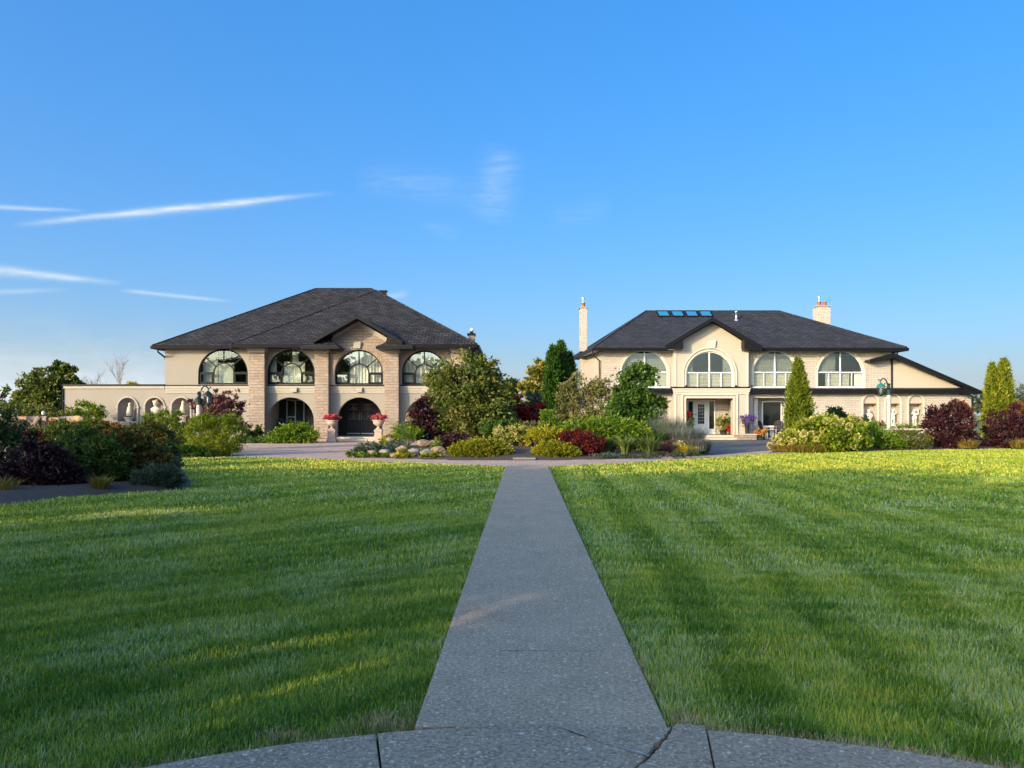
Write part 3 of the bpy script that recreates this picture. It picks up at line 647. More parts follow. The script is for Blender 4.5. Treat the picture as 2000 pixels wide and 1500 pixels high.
def gutter(mb, p, q, d=0.13, h=0.15):
    """box gutter along an eave from p to q on the outside"""
    p, q = Vector(p), Vector(q); t = (q-p).normalized(); o = Vector((t.y, -t.x, 0))*d
    vs = [p, q, q+o*0.8, p+o*0.8]; lo = [v_-Vector((0, 0, h)) for v_ in vs]; up = [p+Vector((0,0,0.02)), q+Vector((0,0,0.02)), q+o+Vector((0,0,0.02)), p+o+Vector((0,0,0.02))]
    return mb.add(lo+up, [(0,3,2,1),(4,5,6,7),(0,1,5,4),(1,2,6,5),(2,3,7,6),(3,0,4,7)])
gz = ZE-0.0
for p_, q_ in (((e0,46,gz), (-16.5,46,gz)), ((-16.5,45.2,gz), (X(604,45.2),45.2,gz)), ((X(790,45.2),45.2,gz), (e1,45.2,gz)), ((e1,45.2,gz), (e1,61.6,gz)), ((e0,61.6,gz), (e0,46,gz)), ((-16.5,46,gz), (-16.5,45.2,gz))): gutter_part(p_, q_, H1)
for sb_ in ((e0+0.02, x0-0.002, 46.02, 61.5, ZE-0.12, ZE-0.05), (x0, -16.5, 46.02, YW-0.003, ZE-0.12, ZE-0.051), (-16.5+0.003, X(643,45.2), 45.22, YW-0.003, ZE-0.122, ZE-0.052), (X(752,45.2), e1-0.02, 45.22, YW-0.003, ZE-0.122, ZE-0.052), (x1+0.002, e1-0.021, YW, 61.5, ZE-0.123, ZE-0.053)): MB().box(*sb_).build('soffit', M['black_wood'], H1)
# entrance gable: two slopes with deep black fascia and small hipped returns
Yg0 = 45.0
A0 = (X(697, Yg0), Yg0, Z(617, Yg0)); L0 = (X(610, Yg0), Yg0, Z(666, Yg0)); R0 = (X(786, Yg0), Yg0, Z(668, Yg0))
bk = lambda z: 45.2+(z-ZE)/0.6+0.05
gr1 = MB(); gr1.add([L0, A0, (A0[0], bk(A0[2]), A0[2]), (L0[0], bk(L0[2]), L0[2])], [(0, 1, 2, 3)]); gr1.add([A0, R0, (R0[0], bk(R0[2]), R0[2]), (A0[0], bk(A0[2]), A0[2])], [(0, 1, 2, 3)])
gr_o = gr1.build('gable_roof', M['shingle'], H1); s_ = gr_o.modifiers.new('thickness', 'SOLIDIFY'); s_.thickness = 0.06; s_.offset = 1
fa = MB()
for (p, q) in ((L0, A0), (A0, R0)):
    fa.slab([[(p[0], p[2]+0.05), (q[0], q[2]+0.05), (q[0], q[2]-0.15), (p[0], p[2]-0.15)]], Yg0-0.05, Yg0-0.002)
    fa.slab([[(p[0], p[2]-0.02), (q[0], q[2]-0.02), (q[0], q[2]-0.10), (p[0], p[2]-0.10)]], Yg0+0.0, YG-0.14)
fa.build('fascia', M['black'], H1)
cn = MB(); dz = 0.30
for (p, q) in (((628,675.5), (697,632)), ((697,632), (770,675.5))):
    xa, za, xb_, zb_ = X(p[0], YG), Z(p[1], YG), X(q[0], YG), Z(q[1], YG)
    cn.slab([[(xa, za+0.22), (xb_, zb_+0.22), (xb_, zb_+0.06), (xa, za+0.06)]], YG-0.14, YG-0.002); cn.slab([[(xa, za+0.06), (xb_, zb_+0.06), (xb_, zb_-0.05), (xa, za-0.05)]], YG-0.08, YG-0.003)
cn.build('cornice', M['trim_beige'], H1)
for a, b, tl, tr in ((588, 661, 606, 640), (735, 806, 757, 792)):
    q = MB(); yv = 44.85; z0 = Z(676, yv); z1 = Z(662.5, yv); xa, xb_ = X(a, yv), X(b, yv)
    q.add([(xa, yv, z0), (xb_, yv, z0), (xb_, 46.2, z0), (xa, 46.2, z0), (X(tl, yv), 45.75, z1), (X(tr, yv), 45.75, z1)], [(0,1,5,4), (1,2,5), (3,0,4), (2,3,4,5), (0,3,2,1)])
    ro = q.build('return_roof', M['shingle'], H1)
    MB().box(xa-0.03, xb_+0.03, yv-0.08, 46.19, z0-0.16, z0-0.003).build('fascia', M['black'], ro)
ch = MB(); Yc = 49.5; ch.box(X(915, Yc), X(927, Yc), Yc, Yc+0.6, 5.2, Z(655, Yc)); cho = ch.build('chimney', M['brick_cream'], H1)
cho.data.materials[0] = M['stone']
cp = MB(); cp.box(X(912.5, Yc), X(928.5, Yc), Yc-0.08, Yc+0.68, Z(655, Yc)+0.003, Z(651, Yc)); cp.box(X(917.5, Yc), X(924, Yc), Yc+0.15, Yc+0.45, Z(651, Yc)+0.003, Z(646.5, Yc)); cp.build('chimney_cap', M['black'], cho)
cc = MB(); cc.lathe([(0.02,0),(0.10,0.03),(0.12,0.12),(0.09,0.2),(0.0,0.24)], X(921, Yc), Yc+0.3, Z(646.5, Yc), 12); cc.build('finial', M['statue'], cho, smooth=True)
dp = MB(); xq = X(307, 46.1)
dp.tube([(xq+0.1, 45.95, ZE-0.15), (xq+0.1, 46.0, ZE-0.35), (X(321,46.5)-0.02, YW+0.05, ZE-0.62), (X(321,46.5)-0.04, YW+0.05, ZE-0.75)], 0.05, 8); dp.build('downspout', M['black'], H1)
dp = MB(); xq = x1+0.1
dp.tube([(e1-0.05, 45.4, ZE-0.15), (e1-0.05, 45.4, ZE-0.5), (xq, YW+0.6, ZE-0.95), (xq, YW+0.6, 0.1)], 0.05, 8); dp.build('downspout', M['black'], H1)
# low wing with three niches
wl, wr = X(125, YW), x0-0.003
NI = [(231, 268), (284, 322), (336, 372)]
wg = MB(); ztop = Z(754, YW)
wg.slab([rect(wl, wr, 0, ztop)]+[arch(X(231, YW), X(268, YW), 0.55, Z(777, YW))]+[arch(X(284, YW), X(320.5, YW), 0.55, Z(777, YW))], YW+0.02, YW+0.3)
wg.box(wl, wl+0.3, YW+0.303, 53, 0, ztop); wg.box(wl+0.3, wr, 52.7, 53, 0, ztop)
wing_o = wg.build('wing_wall', M['stucco_beige'], H1)
MB().box(wl-0.05, wr, YW-0.09, 53.05, ztop+0.003, ztop+0.11).build('wing_roof', M['black'], H1)
mo = MB(); mo.box(wl-0.02, wr, YW-0.05, YW+0.017, ztop-0.16, ztop-0.002); mo.build('cornice', M['trim_beige'], H1, bevel=0.012)
MB().tube([(wl-0.05, YW-0.02, ztop), (wl-0.05, YW-0.02, 0.05)], 0.045, 8).build('downspout', M['black'], H1)
def niche(a, b, top, zb, Y, parent, mat, trim, depth=0.55, impost=True):
    x0, x1, zt = X(a, Y), X(b, Y), Z(top, Y); r = (x1-x0)/2; c = (x0+x1)/2; zs = zt-r; m = MB(); n = 14
    vs = []; fs = []
    rows = [zb, zs]
    for zz in rows:
        for k in range(n+1):
            an = math.pi*k/n; vs.append((c+r*math.cos(an), Y+0.03+depth*math.sin(an), zz))
    for j in range(1, 7):
        e = math.pi/2*j/6; q = math.cos(e)
        for k in range(n+1):
            an = math.pi*k/n; vs.append((c+r*q*math.cos(an), Y+0.03+depth*q*math.sin(an), zs+r*math.sin(e)))
    for j in range(7):
        for k in range(n): i = j*(n+1)+k; fs.append((i, i+1, i+n+2, i+n+1))
    m.add(vs, fs); m.box(x0, x1, Y+0.03, Y+0.03+depth, zb-0.1, zb)
    no = m.build('niche', mat, parent, smooth=True)
    ring(a, b, top, Z_inv(zb, Y), Y, 0.09, 0.06).build('moulding', trim, no, bevel=0.015)
    if impost:
        for s in (x0-0.13, x1-0.02): MB().box(s, s+0.15, Y-0.085, Y-0.062, zs-0.06, zs+0.06).build('impost', trim, no)
    return no
def Z_inv(z, Y): return 810-(z-EYE)*F/Y
for a, b in NI: niche(a, b if b != 322 else 320.5, 777, 0.55, YW if a < 330 else YW-0.001, H1, M['stucco_beige'], M['trim_beige'])
# ---------------------------------------------------------------- right house
Y2 = 50.0; YC = 49.45
H2 = empty('brick_mansion', (X(1450, Y2), Y2, 0), 'right mansion of cream brick with white arched windows, skylights and a slate roof', 'house')
ZE2 = 5.86
WINS2 = [(1213,1305,684.5,756.5), (1471,1557,685.5,756.5), (1597,1687,685.5,756.5)]
NI2 = [(1686,1713), (1730.5,1757.5), (1775,1802)]
xl2, xr2, xw2 = X(1175, Y2), X(1742, Y2), X(1897, Y2)
zb2 = Z(762, Y2)
def r2(a, b, z0, t): return rect(X(a, Y2), X(b, Y2), z0, Z(t, Y2))
PF = 0.30      # porch floor height
w = MB()
w.slab([[(xl2, 0), (xw2, 0), (xw2, zb2), (xr2, zb2), (xr2, ZE2-0.1), (xl2, ZE2-0.1)]]+[arc(a, b, t, bt, Y2) for a, b, t, bt in WINS2]
       +[r2(1225, 1304, PF, 777), r2(1338, 1434, PF, 777), r2(1470.5, 1556, 0.1, 777), arc(1338, 1434, 685, 757, Y2)]
       +[arch(X(a, Y2), X(b, Y2), 0.73, Z(772, Y2)) for a, b in NI2], Y2, Y2+0.35)
xlb = 5.02; ylb = 57.2       # the left wall runs slightly outwards to the back
w.add([(xl2, Y2+0.35, 0), (xl2+0.3, Y2+0.35, 0), (xlb+0.3, ylb, 0), (xlb, ylb, 0), (xl2, Y2+0.35, ZE2-0.1), (xl2+0.3, Y2+0.35, ZE2-0.1), (xlb+0.3, ylb, ZE2-0.1), (xlb, ylb, ZE2-0.1)],
      [(0,3,2,1),(4,5,6,7),(0,1,5,4),(1,2,6,5),(2,3,7,6),(3,0,4,7)])
w.box(xlb+0.3, xr2, ylb-0.3, ylb, 0, ZE2-0.1); w.box(xr2-0.3, xr2, Y2+0.352, ylb-0.303, zb2, ZE2-0.1); w.box(xw2-0.3, xw2, Y2+0.352, ylb, 0, zb2)
w.build('wall', M['brick_cream'], H2)
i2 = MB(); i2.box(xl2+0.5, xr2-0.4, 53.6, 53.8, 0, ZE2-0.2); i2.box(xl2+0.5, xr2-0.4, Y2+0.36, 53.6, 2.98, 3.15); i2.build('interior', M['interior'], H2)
# stucco panel and corner pier on the left side wall
def side_panel(f0, f1, z0, z1, d, name, mat):
    a = Vector((xl2, Y2+0.1, 0)); b = Vector((xlb, ylb, 0)); t = (b-a); o = Vector((-t.y, t.x, 0)).normalized()*d
    p, q = a+t*f0, a+t*f1; vs = [(v_.x, v_.y, z) for z in (z0, z1) for v_ in (p, q, q+o, p+o)]
    return MB().add(vs, [(0,3,2,1),(4,5,6,7),(0,1,5,4),(1,2,6,5),(2,3,7,6),(3,0,4,7)]).build(name, mat, H2)
side_panel(0.12, 0.70, 0.3, ZE2-0.55, 0.04, 'wall_panel', M['stucco_cream'])
# central stucco block under the gable
xa, xb = X(1316, YC), X(1462, YC); PY = lambda p: Z(p, YC)
cb = MB()
ga = (X(1391.5, YC), Z(630, YC))
cb.slab([[(xa, 0), (xb, 0), (xb, Z(674, YC)), ga, (xa, Z(674, YC))], rect(X(1340, YC), X(1432, YC), PF, Z(778, YC)), arc(1340, 1432, 686.5, 757, YC)], YC, Y2-0.004)
cbo = cb.build('gable_wall', M['stucco_cream'], H2)
# portal and window mouldings, corner strips
def rect_ring(a, b, t, zb, Y, th, d, name, mat, parent):
    x0, x1, zt = X(a, Y), X(b, Y), Z(t, Y)
    return MB().slab([[(x0-th, zb), (x0-0.0, zb), (x0, zt), (x1, zt), (x1, zb), (x1+th, zb), (x1+th, zt+th), (x0-th, zt+th)]], Y-d, Y-0.003).build(name, mat, parent, bevel=0.012)
rect_ring(1340, 1432, 778, PF, YC, 0.10, 0.05, 'moulding', M['trim_cream'], H2); rect_ring(1334, 1438, 772, PF, YC, 0.10, 0.09, 'moulding', M['trim_cream'], H2)
ring(1340, 1432, 686.5, 757, YC, 0.10, 0.05).build('moulding', M['trim_cream'], H2, bevel=0.012); ring(1335.5, 1436.5, 681, 757, YC, 0.09, 0.09).build('moulding', M['trim_cream'], H2, bevel=0.012)
ky = MB(); ky.slab([[(X(1384, YC), Z(681, YC)), (X(1396, YC), Z(681, YC)), (X(1398, YC), Z(665, YC)), (X(1382, YC), Z(665, YC))]], YC-0.13, YC-0.002); ky.build('keystone', M['trim_cream'], H2, bevel=0.015)
for s0, s1 in ((1316.3, 1321), (1457, 1461.7)):
    q = MB(); q.box(X(s0, YC), X(s1, YC), YC-0.05, YC-0.002, 0.31, Z(759, YC)); q.box(X(s0, YC), X(s1, YC), YC-0.045, YC-0.0025, Z(755, YC), Z(682, YC)); q.build('corner_strip', M['trim_cream'], H2, bevel=0.01)
bc = MB(); bc.box(xa-0.10, xb+0.10, YC-0.16, YC-0.004, Z(761.5, YC), Z(758, YC)); bc.box(xa-0.06, xb+0.06, YC-0.11, YC-0.0045, Z(766, YC), Z(761.5, YC)-0.003); bc.box(xa-0.02, xb+0.02, YC-0.06, YC-0.005, Z(770, YC), Z(766, YC)-0.003)
bc.build('cornice', M['trim_cream'], H2, bevel=0.015)
MB().box(xa-0.2, xb+0.02, YC-0.22, YC-0.006, Z(758, YC)+0.003, Z(755.6, YC)).build('flashing', M['black'], H2)
for p in (1339, 1436, 1467): MB().box(X(p-1.6, YC), X(p+1.6, YC), YC-0.20, YC-0.10, Z(755.6, YC)+0.003, Z(752.6, YC)).build('floodlight', M['black'], H2)
# pent band: black sloping eave between the storeys
def pent(a, b, name='pent_roof'):
    x0, x1 = X(a, 49.6), X(b, 49.6); z1, z0 = Z(757, 49.6), Z(768.5, 49.6)
    m = MB(); m.slab([[(49.95, z1), (49.5, z1-0.10), (49.5, z0), (49.95, z0)]], x0, x1)
    m.v = [(y, x, z) for x, y, z in m.v]; m.f = [f[::-1] for f in m.f]
    m.v = [(v_[0], v_[1], v_[2]) for v_ in m.v]; return m.build(name, M['black'], H2)
pent(1222, 1313); pent(1464, 1903)
# windows: white frames, one mullion above, quarter bars below, blinds behind
def white_window(a, b, t, bot, Y, blind_lo, blind_hi, trim=True, seed=0):
    x0, x1, zb, zt = X(a, Y), X(b, Y), Z(bot, Y), Z(t, Y); f = MB(); y0, y1 = Y+0.06, Y+0.15; th = 0.055
    f.slab([arch(x0+0.002, x1-0.002, zb+0.002, zt-0.002), arch(x0+th, x1-th, zb+th, zt-th)], y0, y1)
    c = (x0+x1)/2; zm = zb+(zt-zb)*0.415; w_ = x1-x0
    f.box(c-0.036, c+0.036, y0+0.006, y1-0.006, zb+th*0.9, zt-th*0.9); 
    for s0, s1 in ((x0+th*0.9, c-0.037), (c+0.037, x1-th*0.9)): f.box(s0, s1, y0+0.010, y1-0.010, zm-0.032, zm+0.032)
    for u in (0.25, 0.75): f.box(x0+w_*u-0.026, x0+w_*u+0.026, y0+0.014, y1-0.014, zb+th*0.9, zm-0.033)
    o = f.build('window', M['white'], H2)
    MB().slab([arch(x0+0.03, x1-0.03, zb+0.03, zt-0.03)], Y+0.105, Y+0.111).build('pane', M['glass'], o)
    bl = MB(); hi = []
    for (u0, u1) in blind_lo: bl.box(x0+w_*u0, x0+w_*u1, Y+0.24, Y+0.25, zb-0.02, zm)
    for (u0, u1, v0) in blind_hi:
        hi.append(MB()); hi[-1].slab([[(x0+w_*u0, zm+0.01), (x0+w_*u1, zm+0.01), (x0+w_*u1, zm+(zt-zm)*v0), (x0+w_*u0, zm+(zt-zm)*v0)]], Y+0.26, Y+0.27)
    if bl.f: bl.build('blind', M['blind'], o)
    for h_ in hi: h_.build('screen', M['screen'], o)
    if trim: ring(a, b, t, bot, Y, 0.13, 0.05).build('moulding', M['trim_cream'], o, bevel=0.012)
    MB().box(x0-0.1, x1+0.1, Y-0.09, Y-0.004, zb-0.07, zb-0.003).build('sill', M['white'], o)
    return o
white_window(*WINS2[0], Y2, [(0, 1)], [(0, 1, 0.9)], True)
white_window(1340, 1432, 686.5, 757, YC, [(0, 1)], [(0, 0.16, 0.9), (0.80, 1, 0.9)], False)
white_window(*WINS2[1], Y2, [(0, 0.5), (0.52, 1)], [(0.0, 1, 0.9)], True)
white_window(*WINS2[2], Y2, [(0.2, 0.72)], [(0.0, 0.42, 0.8)], True)
cu = MB(); xs0 = X(1672, Y2)
for k in range(14): cu.add([(xs0+0.04*k, Y2+0.3+0.03*math.sin(k*1.7), Z(756, Y2)), (xs0+0.04*k+0.04, Y2+0.3+0.03*math.sin((k+1)*1.7), Z(756, Y2)), (xs0+0.04*k+0.04, Y2+0.3+0.03*math.sin((k+1)*1.7), Z(728, Y2)), (xs0+0.04*k, Y2+0.3+0.03*math.sin(k*1.7), Z(728, Y2))], [(0,1,2,3)])
cu.build('curtain', M['curtain'], H2)
# ground floor: entrance recess and patio recess
YB2 = 51.6
pw = MB(); z1 = Z(777, Y2)
pw.box(X(1215, Y2), X(1312, Y2), YB2, YB2+0.2, 0, z1+0.1)
pw.slab([rect(X(1330, Y2), X(1445, Y2), 0, z1+0.1), rect(X(1342, YB2), X(1396.5, YB2), PF, Z(781, YB2))], YB2, YB2+0.2)
pw.box(X(1455, Y2), X(1565, Y2), YB2-0.2, YB2+0.002, 0, z1+0.1)
for p in (1219, 1306, 1333, 1436, 1463, 1558): pw.box(X(p, Y2), X(p+4, Y2), Y2+0.353, YB2-0.203, 0, z1+0.1)
pw.build('porch_wall', M['brick_cream'], H2)
MB().box(X(1215, Y2), X(1565, Y2), Y2+0.353, YB2+0.2, z1+0.1, z1+0.2).build('porch_ceiling', M['soffit'], H2)
pf = MB(); pf.box(X(1218, YC), X(1466, YC), YC-0.6, YB2-0.003, 0.16, PF); pf.box(X(1240, YC), X(1470, YC), YC-1.3, YC-0.602, 0.012, 0.16); pf.box(X(1467, Y2), X(1562, Y2), 49.0, YB2-0.204, 0.01, 0.10)
pf.build('porch_floor', M['limestone'], H2, bevel=0.02)
# entrance door with two sidelights
x0, x1 = X(1342, YB2), X(1396.5, YB2); zt = Z(781, YB2); ws = x1-x0
fr = MB(); a1, a2 = x0+ws*0.235, x0+ws*0.75
fr.slab([rect(x0, x1, PF, zt), rect(x0+0.07, a1-0.06, PF+0.35, zt-0.10), rect(a1+0.06, a2-0.06, PF+0.03, zt-0.10), rect(a2+0.06, x1-0.07, PF+0.35, zt-0.10)], YB2-0.08, YB2-0.004)
dfo = fr.build('door_frame', M['white'], H2)
for s0, s1 in ((x0+0.07, a1-0.06), (a2+0.06, x1-0.07)): MB().box(s0, s1, YB2-0.03, YB2-0.02, PF+0.35, zt-0.10).build('sidelight', M['dark_glass'], dfo)
dd = MB(); dx0, dx1, dz0, dz1 = a1+0.07, a2-0.07, PF+0.04, zt-0.11
dd.slab([rect(dx0, dx1, dz0, dz1), rect(dx0+0.17, dx1-0.17, dz0+0.62, dz1-0.16)], YB2-0.06, YB2-0.01)
dd.slab([rect(dx0+0.15, dx1-0.15, dz0+0.60, dz1-0.14), rect(dx0+0.20, dx1-0.20, dz0+0.65, dz1-0.19)], YB2-0.075, YB2-0.063)
dd.slab([rect(dx0+0.16, dx1-0.16, dz0+0.12, dz0+0.50), rect(dx0+0.20, dx1-0.20, dz0+0.16, dz0+0.46)], YB2-0.07, YB2-0.063)
ddo = dd.build('door', M['white'], H2)
MB().box(dx0+0.16, dx1-0.16, YB2-0.04, YB2-0.03, dz0+0.61, dz1-0.15).build('pane', M['dark_glass'], ddo)
lt = MB()
for u in (0.33, 0.67): xx = dx0+0.2+(dx1-dx0-0.4)*u; lt.box(xx-0.008, xx+0.008, YB2-0.05, YB2-0.042, dz0+0.65, dz1-0.2)
for u in range(1, 6): zz = dz0+0.65+(dz1-dz0-0.85)*u/6; lt.box(dx0+0.2, dx1-0.2, YB2-0.052, YB2-0.043, zz-0.008, zz+0.008)
lt.build('leading', M['steel'], ddo)
hb = MB(); hb.ball((dx1-0.07, YB2-0.11, dz0+0.95), 0.035); hb.tube([(dx1-0.07, YB2-0.11, dz0+0.95), (dx1-0.07, YB2-0.06, dz0+0.95)], 0.012, 6); hb.build('handle', M['steel'], ddo)
MB().box(X(1417, YB2), X(1420.5, YB2), YB2-0.05, YB2-0.003, Z(811, YB2), Z(807.5, YB2)).build('intercom', M['black'], H2)
# patio window with white frame
Yp = YB2-0.2
rect_window('window', 1487, 1527, 783, 834, Yp-0.002, H2, M['white'], M['dark_glass'], (), (), 0.09)
rect_window('window', 1530, 1541, 783, 836, Yp-0.002, H2, M['white'], M['dark_glass'], (), ((0.2, 0.8, 0.5),), 0.11)
wp = MB(); wp.box(X(1475.5, Y2), X(1484, Y2), Y2+0.4, Y2+0.75, 0.1, z1+0.05); wp.build('porch_post', M['trim_cream'], H2, bevel=0.02)
pl2 = MB(); pl2.box(X(1474, Y2), X(1486, Y2), Y2+0.362, Y2+0.79, 0.1, Z(832, Y2)); pl2.build('post_base', M['brick_cream'], H2)
# main roof
fl, fr_ = (X(1160, 49.2), 49.2), (X(1772, 49.2), 49.2); yr2 = 54.4; zr2 = Z(609, yr2)
rl2, rr2_ = (X(1262, yr2), yr2), (X(1522, yr2), yr2); bl2, br2 = (4.45, 59.6), (X(1772, 49.2), 59.6)
PV = [(*fl, ZE2), (*fr_, ZE2), (*rr2_, zr2), (*rl2, zr2), (*bl2, ZE2), (*br2, ZE2)]
q0, q1 = X(1318, 49.2), X(1460, 49.2); NY2 = 49.52; nz2 = ZE2+(NY2-49.2)*(zr2-ZE2)/(yr2-49.2)
PV += [(q0, 49.2, ZE2), (q0, NY2, nz2), (q1, NY2, nz2), (q1, 49.2, ZE2)]
rf = MB(); rf.add(PV, [(0,6,7,3), (7,8,2,3), (8,9,1,2), (1,5,2), (5,4,3,2), (4,0,3)]); roof2 = rf.build('roof', M['shingle_blue'], H2)
s_ = roof2.modifiers.new('thickness', 'SOLIDIFY'); s_.thickness = 0.06; s_.offset = 1
cp = MB()
for a, b in ((0, 3), (3, 2), (2, 1), (4, 3)): cp.tube([Vector(PV[a])+Vector((0,0,0.06)), Vector(PV[b])+Vector((0,0,0.06))], 0.055, 6)
cp.build('ridge_cap', M['shingle_blue'], roof2)
for p_, q_, h_ in ((PV[0], (X(1303, 49.2), 49.2, ZE2), 0.17), ((X(1487, 49.2), 49.2, ZE2), PV[1], 0.19), (PV[4], PV[0], 0.17), (PV[1], PV[5], 0.17)): gutter_part(p_, q_, H2, h=h_)
MB().add([(fl[0]+0.03, 49.22, ZE2-0.07), (xl2-0.005, Y2-0.004, ZE2-0.07), (xlb-0.005, ylb, ZE2-0.07), (4.48, 59.5, ZE2-0.07)], [(0, 3, 2, 1)]).build('soffit', M['soffit'], H2)
for s0, s1 in ((fl[0]+0.03, xa-0.004), (xb+0.004, fr_[0]-0.03)): MB().add([(s0, 49.22, ZE2-0.071), (s1, 49.22, ZE2-0.071), (s1, Y2-0.004, ZE2-0.071), (s0, Y2-0.004, ZE2-0.071)], [(0, 1, 2, 3)]).build('soffit', M['soffit'], H2)
MB().box(xr2+0.003, fr_[0]-0.03, Y2, 59.5, ZE2-0.12, ZE2-0.072).build('soffit', M['soffit'], H2)
def sl2(px, v):      # point on the front slope at height fraction v
    Yv_ = 49.2+(yr2-49.2)*v; return Vector((X(px, Yv_), Yv_, ZE2+(zr2-ZE2)*v))
nrm = Vector((0, -(zr2-ZE2), (yr2-49.2))).normalized()
for k in range(4):
    a = 1283+27.6*k; pts = [sl2(a+3.5, 0.82), sl2(a+26.5, 0.82), sl2(a+20.5, 0.985), sl2(a-2.5, 0.985)]
    f = MB(); ins = []
    c_ = sum(pts, Vector())/4
    inner = [c_+(p-c_)*0.90 for p in pts]
    lo = [p+nrm*0.062 for p in pts]; hi = [p+nrm*0.15 for p in pts]; hi2 = [p+nrm*0.15 for p in inner]; lo2 = [p+nrm*0.10 for p in inner]
    f.add(lo+hi+hi2+lo2, [(i, (i+1)%4, 4+(i+1)%4, 4+i) for i in range(4)]+[(4+i, 4+(i+1)%4, 8+(i+1)%4, 8+i) for i in range(4)]+[(8+i, 8+(i+1)%4, 12+(i+1)%4, 12+i) for i in range(4)])
    fo = f.build('skylight', M['black'], H2)
    MB().add([p+nrm*0.105 for p in inner], [(0, 1, 2, 3)]).build('pane', M['skylight'], fo)
vp = MB(); b_ = sl2(1438, 0.74); vp.lathe([(0.17, -0.05), (0.15, 0.05), (0.075, 0.12), (0.075, 0.55), (0.10, 0.56), (0.10, 0.66), (0.0, 0.68)], b_.x, b_.y, b_.z, 14); vp.build('vent_pipe', M['steel'], H2, smooth=True)
# gable roof with deep boxed returns
Yg2 = 48.75
A0 = (X(1391.5, Yg2), Yg2, Z(621, Yg2)); L0 = (X(1302, Yg2), Yg2, Z(674, Yg2)); R0 = (X(1488, Yg2), Yg2, Z(677, Yg2))
bk2 = lambda z: 49.2+(z-ZE2)/((zr2-ZE2)/(yr2-49.2))+0.06
gg = MB(); gg.add([L0, A0, (A0[0], bk2(A0[2]), A0[2]), (L0[0], bk2(L0[2]), L0[2])], [(0,1,2,3)]); gg.add([A0, R0, (R0[0], bk2(R0[2]), R0[2]), (A0[0], bk2(A0[2]), A0[2])], [(0,1,2,3)])
ggo = gg.build('gable_roof', M['shingle_blue'], H2); s_ = ggo.modifiers.new('thickness', 'SOLIDIFY'); s_.thickness = 0.06; s_.offset = 1
fa = MB()
for p, q in ((L0, A0), (A0, R0)): fa.slab([[(p[0], p[2]+0.05), (q[0], q[2]+0.05), (q[0], q[2]-0.22), (p[0], p[2]-0.22)]], Yg2-0.06, Yg2-0.002)
for a, b in ((1302.5, 1334.5), (1454, 1487)):
    xa_, xb_ = X(a, Yg2), X(b, Yg2)
    if a < 1400: fa.slab([[(xa_, Z(681, Yg2)), (xb_, Z(681, Yg2)), (xb_, Z(663.5, Yg2)), (xa_, Z(676, Yg2))]], Yg2+0.004, YC-0.006)
    else: fa.slab([[(xa_, Z(683, Yg2)), (xb_, Z(683, Yg2)), (xb_, Z(678.5, Yg2)), (xa_, Z(663, Yg2))]], Yg2+0.004, YC-0.006)
fa.build('fascia', M['black'], H2)
for a, b in ((1322, 1340), (1446, 1461)):
    MB().box(X(a, YC), X(b, YC), YC-0.10, YC-0.005, Z(684.5, YC), Z(682, YC)).build('moulding', M['trim_cream'], H2)
# right wing: stucco gable and long lean-to roof
sg = MB(); sg.slab([[(xr2+0.003, zb2+0.02), (X(1893, Y2), zb2+0.02), (X(1893, Y2), Z(758, Y2)), (X(1752, Y2), Z(696, Y2)), (xr2+0.003, Z(694, Y2))]], Y2+0.01, Y2+0.3); sg.build('gable_wall', M['stucco_cream'], H2)
MB().box(xr2-0.06, xr2+0.03, Y2-0.05, Y2-0.003, zb2+0.12, Z(692, Y2)).build('corner_strip', M['black'], H2)
Yw = 49.25; W0 = (X(1699, Yw), Z(702.5, Yw)); W1 = (X(1746, Yw), Z(690, Yw)); W2 = (X(1917, Yw), Z(764, Yw))
wr_ = MB(); wr_.slab([[W0, W1, W2, (W2[0], W2[1]-0.12), (W1[0], W1[1]-0.13), (W0[0], W0[1]-0.13)]], Yw, Y2-0.004)
wr_.slab([[(xr2+0.004, W1[1]-0.02), W1, W2, (W2[0], W2[1]-0.12), (xr2+0.004, W1[1]-0.14)]], Y2-0.003, 58.5); wr_.build('wing_roof', M['shingle_blue'], H2)
wf = MB(); wf.slab([[(W0[0], W0[1]+0.02), (W1[0], W1[1]+0.02), (W2[0], W2[1]+0.02), (W2[0], W2[1]-0.17), (W1[0], W1[1]-0.30), (W0[0], W0[1]-0.20)]], Yw-0.06, Yw-0.002)
wf.slab([[(X(1885, Yw), Z(756, Yw)), W2, (W2[0], W2[1]-0.17), (X(1885, Yw), Z(770, Yw))]], Yw+0.002, Y2-0.008); wf.build('fascia', M['black'], H2)
dpi = MB()
dpi.tube([(fl[0]-0.05, 49.5, ZE2-0.15), (fl[0]-0.05, 49.5, ZE2-0.4), (xl2-0.10, Y2+0.12, ZE2-0.75), (xl2-0.10, Y2+0.12, 0.1)], 0.05, 8); dpi.build('downspout', M['black'], H2)
dpi = MB(); dpi.tube([(X(1754, 49.8), 49.9, ZE2-0.15), (X(1754, 49.8), 49.9, Z(692, 49.9))], 0.05, 8); dpi.build('downspout', M['black'], H2)
dpi = MB(); dpi.tube([(X(1905, Y2), Y2-0.1, Z(768, Y2)), (X(1897.5, Y2)+0.06, Y2+0.1, Z(772, Y2)), (X(1897.5, Y2)+0.06, Y2+0.1, 0.05)], 0.05, 8); dpi.build('downspout', M['black'], H2)
